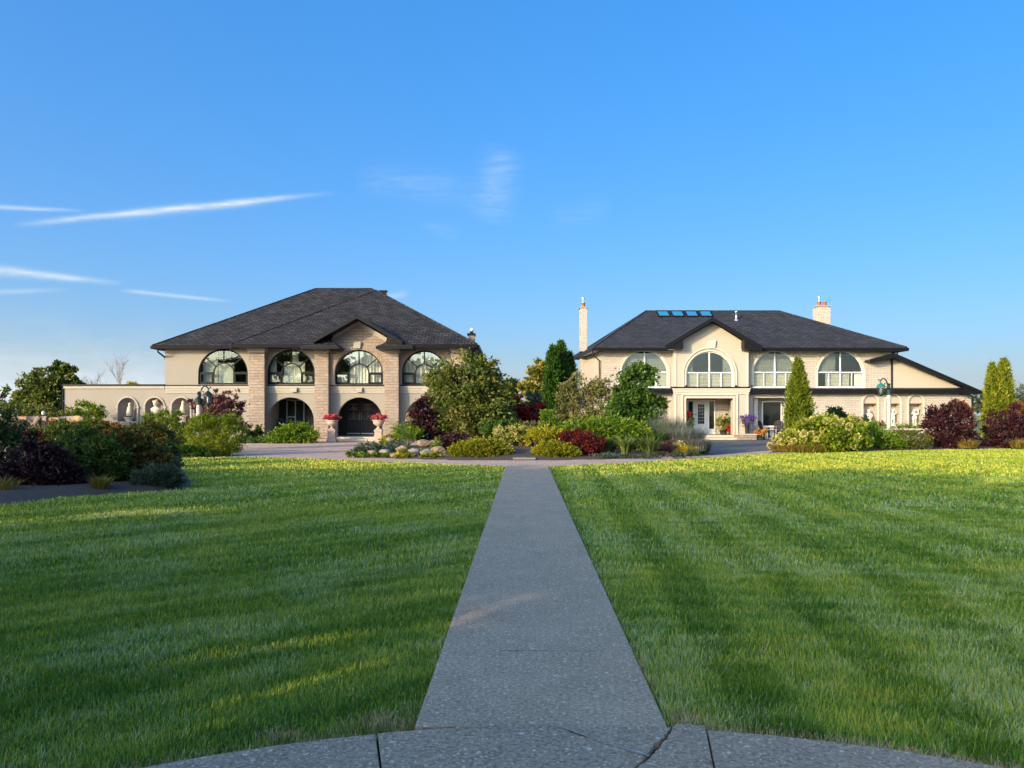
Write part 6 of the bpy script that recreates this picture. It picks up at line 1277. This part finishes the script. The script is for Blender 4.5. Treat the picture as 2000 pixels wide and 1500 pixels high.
for i, a in enumerate(((827,867,15,9,29.6,'rock','largest tan boulder at the top of the rock garden'), (832,885,13,9,28.6,'rock_grey','rounded grey boulder below the largest tan one'), (808,883,15,8,28.8,'rock_grey','pale flat grey boulder in the middle of the rock garden'), (856,880,16,9,28.7,'rock','tan boulder at the right end touching the golden conifer'),
        (785,876,13,7,29.6,'rock','small tan boulder left of the pale flat one'), (752,882,12,5,29.0,'rock_grey','low grey boulder beside the weeping juniper'), (726,883,9,5,28.6,'rock','small tan stone in front of the weeping juniper'), (770,889,10,4.5,28.3,'rock','tan kerb stone behind the yellow clump'), (868,891,12,6,28.2,'rock','tan kerb stone under the golden conifer'), (848,866,14,7,30.2,'rock','tan boulder behind the green tuft'),
        (8,972,26,9,14.6,'rock_grey','pale rock lying on the soil at the lower left border'), (762,858,9,5,33.2,'rock_grey','pale stone by the yellow plant near the right urn'))):
    boulder(*a, seed=i+1)
# urns with pink flowers
def urn(px, label, flabel):
    Yu = 44.6; x = X(px, Yu); s = Yu/F; t = empty('garden_urn', (x, Yu, 0), label, 'urn', 'stone urns at the entrance'); m = MB()
    m.lathe([(0.46, 0), (0.46, 0.12), (0.38, 0.20), (0.32, 0.62), (0.38, 0.72), (0.38, 0.80), (0.24, 0.86), (0, 0.861)], x, Yu, 0, 4, math.pi/4, math.pi/4+2*math.pi); m.build('pedestal', M['urn'], t, bevel=0.02)
    m = MB(); m.lathe([(0.18, 0.865), (0.18, 0.90), (0.10, 0.95), (0.09, 1.02), (0.20, 1.08), (0.33, 1.18), (0.36, 1.30), (0.34, 1.34), (0.43, 1.40), (0.43, 1.44), (0.36, 1.44), (0.30, 1.36), (0, 1.35)], x, Yu, 0, 20); m.build('bowl', M['urn'], t, smooth=True)
    f = empty('potted_flowers', (x, Yu, 1.36), flabel, 'flowers', 'pink flowers in the urns')
    B = [(x, Yu, 1.62, 0.52, 0.45, 0.14), (x-0.2, Yu-0.05, 1.60, 0.32, 0.3, 0.14), (x+0.2, Yu, 1.62, 0.32, 0.3, 0.12)]
    P, D, T = crown(B, 900, 46, 0.16, 0.6, 0.5); leaves_np(P, D, np.full(len(P), 0.10), np.full(len(P), 0.08), T, 'blossoms', LF['pink_flower'], f)
    P, D, T = crown([(x, Yu, 1.50, 0.34, 0.32, 0.16)], 420, 20, 0.25, 0.2, 0.4); leaves_np(P, D, np.full(len(P), 0.13), np.full(len(P), 0.06), T, 'foliage', LF['rust'], f)
    t.scale = (0.88, 0.88, 0.9); f.scale = (0.85, 0.85, 0.9); f.location.z = 1.36*0.9
urn(648.5, 'pinkish stone urn on a square pedestal left of the black double door', 'pink geraniums filling the left stone urn')
urn(739.5, 'pinkish stone urn on a square pedestal right of the black double door', 'pink geraniums filling the right stone urn')
# pots and furniture at the brick mansion
def pot(name, px, Y, z, r_, h, mat, label, flabel, key, fr, fh, n, taper=0.7, L=0.10):
    x = X(px, Y); m = MB(); m.lathe([(r_*taper, 0), (r_*0.95, h*0.9), (r_*1.05, h*0.92), (r_*1.05, h), (r_*0.9, h), (r_*0.85, h*0.9), (0, h*0.88)], x, Y, z, 18)
    o = m.build(name, mat, None, smooth=True, loc=(x, Y, z)); tag(o, label, 'pot')
    f = empty('potted_flowers', (x, Y, z+h*0.9), flabel, 'flowers'); zc = z+h+fh*0.45
    P, D, T = crown([(x, Y, zc, fr, fr, fh*0.6)], n, 30, 0.2, 0.4, 0.4); leaves_np(P, D, np.full(len(P), L), np.full(len(P), L*0.75), T, 'blossoms', LF[key], f)
    P, D, T = crown([(x, Y, zc-fh*0.12, fr*0.8, fr*0.8, fh*0.5)], n//2, 20, 0.25, 0.2, 0.3); leaves_np(P, D, np.full(len(P), L*1.2), np.full(len(P), L*0.5), T, 'foliage', LF['green'], f)
    return f
M['pot_dark'] = plain('dark glazed pot', (0.03, 0.032, 0.035), 0.35, 0.2, 6, bmp=0)
pd = MB(); xp = X(1457, 48.3); pd.box(xp-0.62, xp+0.58, 48.0, 48.75, 0.012, 0.33); pdo = pd.build('stone_plinth', M['stone'], None, bevel=0.02, loc=(xp, 48.3, 0)); tag(pdo, 'low tan stone plinth carrying the violet flower vase', 'plinth')
pc = MB(); pc.box(xp-0.68, xp+0.64, 47.95, 48.80, 0.333, 0.40); pc.build('coping', M['limestone'], pdo, bevel=0.015)
pot('flower_vase', 1459, 48.35, 0.40, 0.15, 0.62, M['pot_dark'], 'tall dark vase on the stone plinth beside the portal', 'violet petunias spilling from the tall dark vase', 'violet_flower', 0.44, 0.62, 620, 0.75)
pot('flower_pot', 1486, 48.2, 0.012, 0.30, 0.34, M['pot_dark'], 'dark bowl pot on the drive in front of the patio', 'orange and pink flowers in the dark bowl pot', 'orange_flower', 0.36, 0.42, 420, 0.8)
fp = pot('flower_pot', 1413, 50.6, PF, 0.26, 0.30, M['pot_dark'], 'dark pot against the brick of the entrance recess', 'mixed yellow green arrangement in the entrance recess', 'variegated', 0.48, 0.95, 560, 0.8, 0.14)
P, D, T = crown([(X(1421, 50.2), 50.2, Z(837, 50.2), 0.13, 0.12, 0.22)], 120, 8, 0.3); leaves_np(P, D, np.full(len(P), 0.13), np.full(len(P), 0.09), T, 'blossoms', LF['red_flower'], fp)
fp = pot('flower_pot', 1347, 50.0, PF, 0.20, 0.5, M['pot_dark'], 'slim dark pot at the left jamb of the entrance', 'red canna flower in the slim pot left of the door', 'green', 0.26, 0.9, 260, 0.8, 0.14)
P, D, T = crown([(X(1345, 49.9), 49.9, Z(810, 49.9), 0.13, 0.12, 0.2)], 110, 8, 0.3); leaves_np(P, D, np.full(len(P), 0.13), np.full(len(P), 0.09), T, 'blossoms', LF['red_flower'], fp)
def chair(px, Y, z, label, mat, cat='chair', rot=0.0, group=None):
    x = X(px, Y); t = empty('garden_chair', (x, Y, z), label, cat, group)
    m = MB(); m.slab([[(-0.26, 0), (0.26, 0), (0.30, 0.55), (0.2, 0.72), (0, 0.78), (-0.2, 0.72), (-0.30, 0.55)]]+[[(u-0.012, 0.08), (u+0.012, 0.08), (u*1.1+0.012, 0.6), (u*1.1-0.012, 0.6)] for u in (-0.16, -0.055, 0.055, 0.16)], 0, 0.03)
    m.v = [(vx, vy+0.25+0.3*vz, vz+0.36) for vx, vy, vz in m.v]
    parts = [('backrest', m)]
    m = MB()
    for k in range(5): m.box(-0.27, 0.27, -0.32+k*0.115, -0.22+k*0.115, 0.40-k*0.015, 0.425-k*0.015)
    parts.append(('seat', m))
    for s in (-1, 1):
        m = MB(); m.box(s*0.31-0.06, s*0.31+0.06, -0.38, 0.34, 0.60, 0.63); parts.append(('armrest', m))
        for yy_ in (-0.32, 0.28): m = MB(); m.box(s*0.31-0.03, s*0.31+0.03, yy_-0.04, yy_+0.04, 0.0, 0.598); parts.append(('leg', m))
    c_, s_ = math.cos(rot), math.sin(rot)
    for nm, m in parts:
        m.v = [(x+vx*c_-vy*s_, Y+vx*s_+vy*c_, z+vz) for vx, vy, vz in m.v]; m.build(nm, mat, t)
    return t
M['chair_dark'] = plain('dark brown resin', (0.022, 0.014, 0.012), 0.5, 0.15, 8, bmp=0)
chair(1488, 50.6, 0.10, 'dark slatted patio chair left of the small white table', M['chair_dark'], group='patio chairs', rot=0.25)
chair(1522, 50.6, 0.10, 'dark slatted patio chair right of the small white table', M['chair_dark'], group='patio chairs', rot=-0.25)
chair(549, 48.2, 0.25, 'dark chair at the left inside the porch of the stone mansion', M['chair_dark'], group='porch chairs', rot=0.3)
chair(603, 48.2, 0.25, 'dark chair at the right inside the porch of the stone mansion', M['chair_dark'], group='porch chairs', rot=-0.2)
tx = X(1505, 50.3); tb = empty('side_table', (tx, 50.3, 0.10), 'small white table between the two dark patio chairs', 'table')
m = MB(); m.box(tx-0.33, tx+0.33, 50.05, 50.55, 0.60, 0.64); m.build('tabletop', M['white'], tb, bevel=0.01)
for sx_ in (-1, 1):
    for sy_ in (-1, 1): m = MB(); m.box(tx+sx_*0.28-0.025, tx+sx_*0.28+0.025, 50.3+sy_*0.2-0.025, 50.3+sy_*0.2+0.025, 0.10, 0.598); m.build('leg', M['white'], tb)
m = MB(); m.box(tx-0.30, tx+0.30, 50.50, 50.53, 0.22, 0.59); m.build('panel', M['white'], tb)
# log rail and iron fence in the shaded bed
YL = 22.0; lr_ = empty('log_rail', (X(80, YL), YL, 0), 'rustic log rail with a driftwood brace and a sawn end above the shaded bed', 'fence')
zl = Z(818, YL)
m = MB(); m.tube([(X(px, YL), YL, zl+0.02*math.sin(px*0.05)) for px in range(-90, 150, 12)], [0.055+0.008*math.sin(i*1.7) for i in range(20)], 9); m.build('rail', M['log_red'], lr_, smooth=True)
m = MB(); m.tube([(X(118, YL), YL-0.02, zl+0.0), (X(150, YL), YL-0.06, zl-0.01)], [0.075, 0.10], 10); m.build('log', M['driftwood'], lr_, smooth=True)
m = MB(); m.tube([(X(150.3, YL), YL-0.06, zl-0.01), (X(160, YL), YL-0.08, zl-0.01), (X(166, YL), YL-0.08, zl-0.02)], [0.104, 0.095, 0.05], 10); m.build('sawn_end', M['log_cut'], lr_)
m = MB(); m.tube([(X(58, YL), YL-0.08, zl+0.01), (X(66, YL), YL-0.09, zl-0.12), (X(69, YL), YL-0.09, Z(832, YL))], [0.05, 0.045, 0.04], 7); m.tube([(X(82, YL), YL-0.08, zl+0.06), (X(74, YL), YL-0.10, Z(826, YL)), (X(69, YL), YL-0.10, Z(838, YL)), (X(65, YL), YL-0.09, Z(849, YL))], [0.085, 0.08, 0.05, 0.025], 8); m.tube([(X(56, YL), YL-0.04, zl), (X(94, YL), YL-0.04, zl)], [0.085, 0.075], 8)
m.tube([(X(70, YL), YL-0.10, Z(836, YL)), (X(70.5, YL), YL-0.12, Z(848, YL))], [0.04, 0.02], 6); m.build('brace', M['driftwood'], lr_, smooth=True)
m = MB(); m.ball((X(85.5, YL), YL-0.02, Z(807, YL)), (0.05, 0.05, 0.06)); m.build('finial', M['bulb'], lr_, smooth=True)
m = MB(); m.tube([(X(84, YL), YL, zl), (X(85, YL), YL-0.01, Z(809, YL))], 0.02, 6); m.build('finial_stem', M['black'], lr_)
for px in (-60, 12, 76, 140): m = MB(); m.tube([(X(px, YL), YL+0.03, 0), (X(px, YL), YL+0.02, zl-0.03)], 0.05, 8); m.build('post', M['driftwood'], lr_)
YF = 25.5; fe = empty('iron_fence', (X(55, YF), YF, 0), 'black iron picket fence seen under the log rail', 'fence')
for zz in (0.2, Z(821, YF)): m = MB(); m.box(X(5, YF), X(92, YF), YF-0.02, YF+0.02, zz-0.02, zz+0.02); m.build('rail', M['black'], fe)
for k in range(26): xq = X(6+k*3.4, YF); m = MB(); m.box(xq-0.012, xq+0.012, YF-0.012, YF+0.012, 0.02, Z(821, YF)+0.06); m.build('picket', M['black'], fe)
# white vehicle seen through the maple
xc, yc = X(1006, 52), 52.0; car = empty('parked_car', (xc, yc, 0), 'white vehicle parked between the mansions, mostly hidden by the red maple', 'car')
m = MB(); prof = [(-0.92, 0.35), (0.92, 0.35), (0.95, 0.75), (0.90, 1.12), (0.74, 1.80), (0.60, 1.95), (-0.60, 1.95), (-0.74, 1.80), (-0.90, 1.12), (-0.95, 0.75)]
m.slab([[(xc+a, b) for a, b in prof]], yc, yc+3.4); m.box(xc-0.88, xc+0.88, yc-1.0, yc-0.004, 0.40, 1.08); m.build('body', M['car_white'], car, bevel=0.06)
m = MB(); m.slab([[(xc-0.80, 1.15), (xc+0.80, 1.15), (xc+0.66, 1.74), (xc-0.66, 1.74)]], yc-0.03, yc-0.002); m.build('windscreen', M['dark_glass'], car)
for s in (-1, 1):
    m = MB(); m.ball((xc+s*0.66, yc-1.0, 0.82), (0.16, 0.06, 0.10)); m.build('headlight', M['bulb'], car, smooth=True)
    for yy_ in (yc-0.35, yc+2.6):
        m = MB(); m.tube([(xc+s*0.70, yy_, 0.34), (xc+s*0.93, yy_, 0.34)], 0.34, 18); m.build('wheel', M['tyre'], car)
# ---------------------------------------------------------------- trees behind the camera: they shade the lawn and show in the panes
def shade_tree(name, label, blobs, key, n, k, base, size=0.55):
    blobs = [(*b[:3], b[3]*0.88, b[4], b[5]*0.86) for b in blobs]
    return plant(name, label, TR, base, blobs, LF[key], n=n, k=k, cs=0.20, leaf_l=size, leaf_w=size*0.65, stem='bark', r0=0.22, stems=1, crown_name='crown', stem_name='trunk', inner=0.15)
YT = -3.0
shade_tree('shade_tree', 'broad maple behind the viewpoint, shading the right half of the lawn', [(-15.0, YT, 6.0, 4.4, 3.0, 3.3), (-11.2, YT, 5.95, 3.0, 2.6, 2.5), (-18.7, YT, 7.0, 2.3, 2.4, 1.5), (-9.0, YT, 5.4, 1.6, 2, 1.9)], 'green', 9500, 330, (-14.6, YT, 0), 0.6)
shade_tree('shade_tree', 'tall flat crowned maple behind the viewpoint, shading the left half of the lawn', [(-25.4, YT, 8.0, 4.2, 3.0, 1.25), (-30.0, YT, 7.6, 3.6, 2.8, 1.1), (-22.6, YT, 7.8, 2.2, 2, 1.1), (-34.5, YT, 7.2, 3.4, 2.6, 1.2), (-40, YT, 6.8, 4.5, 3, 1.8)], 'green', 8500, 300, (-27.5, YT, 0), 0.6)
shade_tree('shade_hedge', 'long tall hedge behind the viewpoint at the left of the drive', [(-13.4, YT-1.5, 2.4, 2.4, 1.2, 2.6), (-16.5, YT-1.5, 2.6, 3.0, 1.2, 3.0), (-21.5, YT-1.5, 3.2, 3.5, 1.2, 3.0), (-27, YT-1.5, 3.3, 4, 1.2, 2.9), (-33, YT-1.5, 3.2, 4, 1.2, 3.0), (-40, YT-1.5, 3.0, 5, 1.2, 3.2), (-9.0, YT-1.5, 1.8, 2.6, 1.2, 1.72)], 'dark', 12000, 480, (-18, YT-1.5, 0), 0.5)
shade_tree('shade_tree', 'small round tree behind the viewpoint, shading the lawn at the right', [(-5.9, YT, 2.6, 2.0, 1.6, 2.3), (-4.4, YT, 1.7, 1.5, 1.4, 1.7), (-7.3, YT, 3.9, 1.2, 1.4, 1.7)], 'green', 4200, 140, (-5.6, YT, 0), 0.45)
# ---------------------------------------------------------------- grass
def lattice(x, y, s, seed):
    """smooth value noise"""
    r = np.random.default_rng(seed).random((256, 256)); gx = x/s+1000; gy = y/s+1000; ix = np.floor(gx).astype(int); iy = np.floor(gy).astype(int); fx = gx-ix; fy = gy-iy
    fx = fx*fx*(3-2*fx); fy = fy*fy*(3-2*fy); g_ = lambda a, b: r[a % 256, b % 256]
    return (g_(ix, iy)*(1-fx)+g_(ix+1, iy)*fx)*(1-fy)+(g_(ix, iy+1)*(1-fx)+g_(ix+1, iy+1)*fx)*fy
def lawn_mask(x, y):
    ok = y < np.interp(x, FX, FY)-0.02
    j_ = 0.045*(lattice(x, y, 0.12, 21)-0.45)*1.0; j_ = np.where(x > 0.45, -j_, j_)
    ok &= ~inpoly(x-j_, y, [(PATH[0][0]-0.01, PATH[0][1]-0.5), (PATH[1][0]+0.01, PATH[1][1]-0.5), PATH[2], PATH[3]])
    ok &= np.hypot(x-CX, y-CY) > CR+0.05*(lattice(x, y, 0.1, 22)-0.5)
    ok &= ~inpoly(x, y, BEDL)
    return ok
allP = []; allA = []; allL = []; allW = []; allN = []; allT = []
for (ya, yb_, dens, L, wd) in ((2.6, 5, 9500, 0.024, 0.0050), (5, 8, 5600, 0.026, 0.0063), (8, 13, 2000, 0.031, 0.010), (13, 20, 640, 0.038, 0.019), (20, 37, 190, 0.040, 0.038)):
    ex = 0.74*yb_+2.6; n = int(dens*2*ex*(yb_-ya)); x = rng.uniform(-ex, ex, n); y = rng.uniform(ya, yb_, n)
    k = (np.abs(x) < 0.74*y+2.6) & ((np.abs(x) < 0.70*y+0.25) | (rng.random(n) < 0.5)) & lawn_mask(x, y); x, y = x[k], y[k]; n = len(x)
    right = x > 0.45
    # mower passes: on the right broad tracks run along the path and finer rows cross them; on the left the rows run slantwise
    wob_ = 0.5*(lattice(x, y, 2.6, 3)-0.5)
    acr = np.where(right, x-0.045*y+wob_*0.5, (y-x)*0.707+wob_)
    st = np.clip(2.0*np.sin(acr*2*math.pi/np.where(right, 1.02, 1.5))-0.5, -1, 1); st = np.where(right, st*np.clip(1.25-(x-0.5)/7.0, 0.3, 1), 0.55*st)
    row = np.where(right, y+0.18*x, y*0.83-x*0.56)+0.35*(lattice(x, y, 1.7, 8)-0.5)+0.12*(lattice(x, y, 0.5, 12)-0.5)
    fine = np.sin(row*2*math.pi/0.46)
    a = np.where(st > 0, -1.5, 1.4)+1.5*fine*0.5+3.0*(lattice(x, y, 0.14, 11)-0.5)+rng.normal(0, 1.5, n)
    pt = 0.35*lattice(x, y, 1.3, 4)+0.3*lattice(x, y, 0.45, 5)+0.15*lattice(x, y, 5, 6)+0.2*lattice(x, y, 0.16, 9)
    t = 0.36+0.15*np.clip((y-17)/5, 0, 1)+0.27*(rng.random(n)-0.5)*2+0.55*(pt-0.5)-0.065*st+0.075*fine; t = np.clip(t, 0, 0.68)  # far blades yellowed: the sunlit band's warmth is put into their colour
    pale = np.clip(0.10+1.5*(0.6*lattice(x, y, 0.9, 14)+0.4*lattice(x, y, 0.3, 15)-0.5)-0.10*st+0.10*fine, 0.02, 0.42)*np.clip((24-y)/8, 0.15, 1)
    t = np.where(rng.random(n) < pale, 0.77+0.12*rng.random(n), t)
    dry = np.zeros(n)
    edge = np.hypot(x-CX, y-CY)-CR
    dry = np.maximum(dry, np.clip(1.5-edge/0.13, 0, 1.3)*(0.4+1.0*lattice(x, y, 0.5, 31)))
    f = (y-PATH[0][1])/(PATH[3][1]-PATH[0][1]); xl_ = PATH[0][0]+f*(PATH[3][0]-PATH[0][0]); xr_ = PATH[1][0]+f*(PATH[2][0]-PATH[1][0])
    dry = np.maximum(dry, np.clip(1-np.minimum(np.abs(x-xl_)+0.03, np.abs(x-xr_))/0.07, 0, 1)*(0.2+0.9*lattice(x, y, 0.7, 32)))
    for (cx_, cy_, r_) in ((X(760, 4.1), 4.02, 0.22), (X(560, 4.0), 3.85, 0.14), (X(1345, 4.05), 4.05, 0.16)):
        dry = np.maximum(dry, np.clip(1.4-np.hypot(x-cx_, (y-cy_)*1.6)/r_, 0, 1))
    isdry = rng.random(n) < dry*0.75; t = np.where(isdry, 0.92+0.08*rng.random(n), t); t = np.where(rng.random(n) < 0.015, 0.95, t)
    t = np.where(rng.random(n) < 0.0, 0, t)
    Ls = L*(0.5+0.9*rng.random(n)**1.5)*(0.55+0.9*lattice(x, y, 0.11, 16))*(1-0.35*(isdry))
    allP.append(np.stack([x, y, np.full(n, -0.03)], 1)); allA.append(a); allL.append(Ls+0.03); allW.append(wd*(0.7+0.6*rng.random(n))); allN.append(np.clip(0.45+0.16*st*0+rng.normal(0, 0.2, n), 0.05, 1)); allT.append(t)
go = blades_np(np.concatenate(allP), np.concatenate(allA), np.concatenate(allL), np.concatenate(allW), np.concatenate(allN), np.concatenate(allT), 'lawn_grass', LF['grass'], None)
tag(go, 'mown green lawn on both sides of the concrete path', 'grass', kind='stuff')
print('grass blades', len(go.data.polygons)//2)
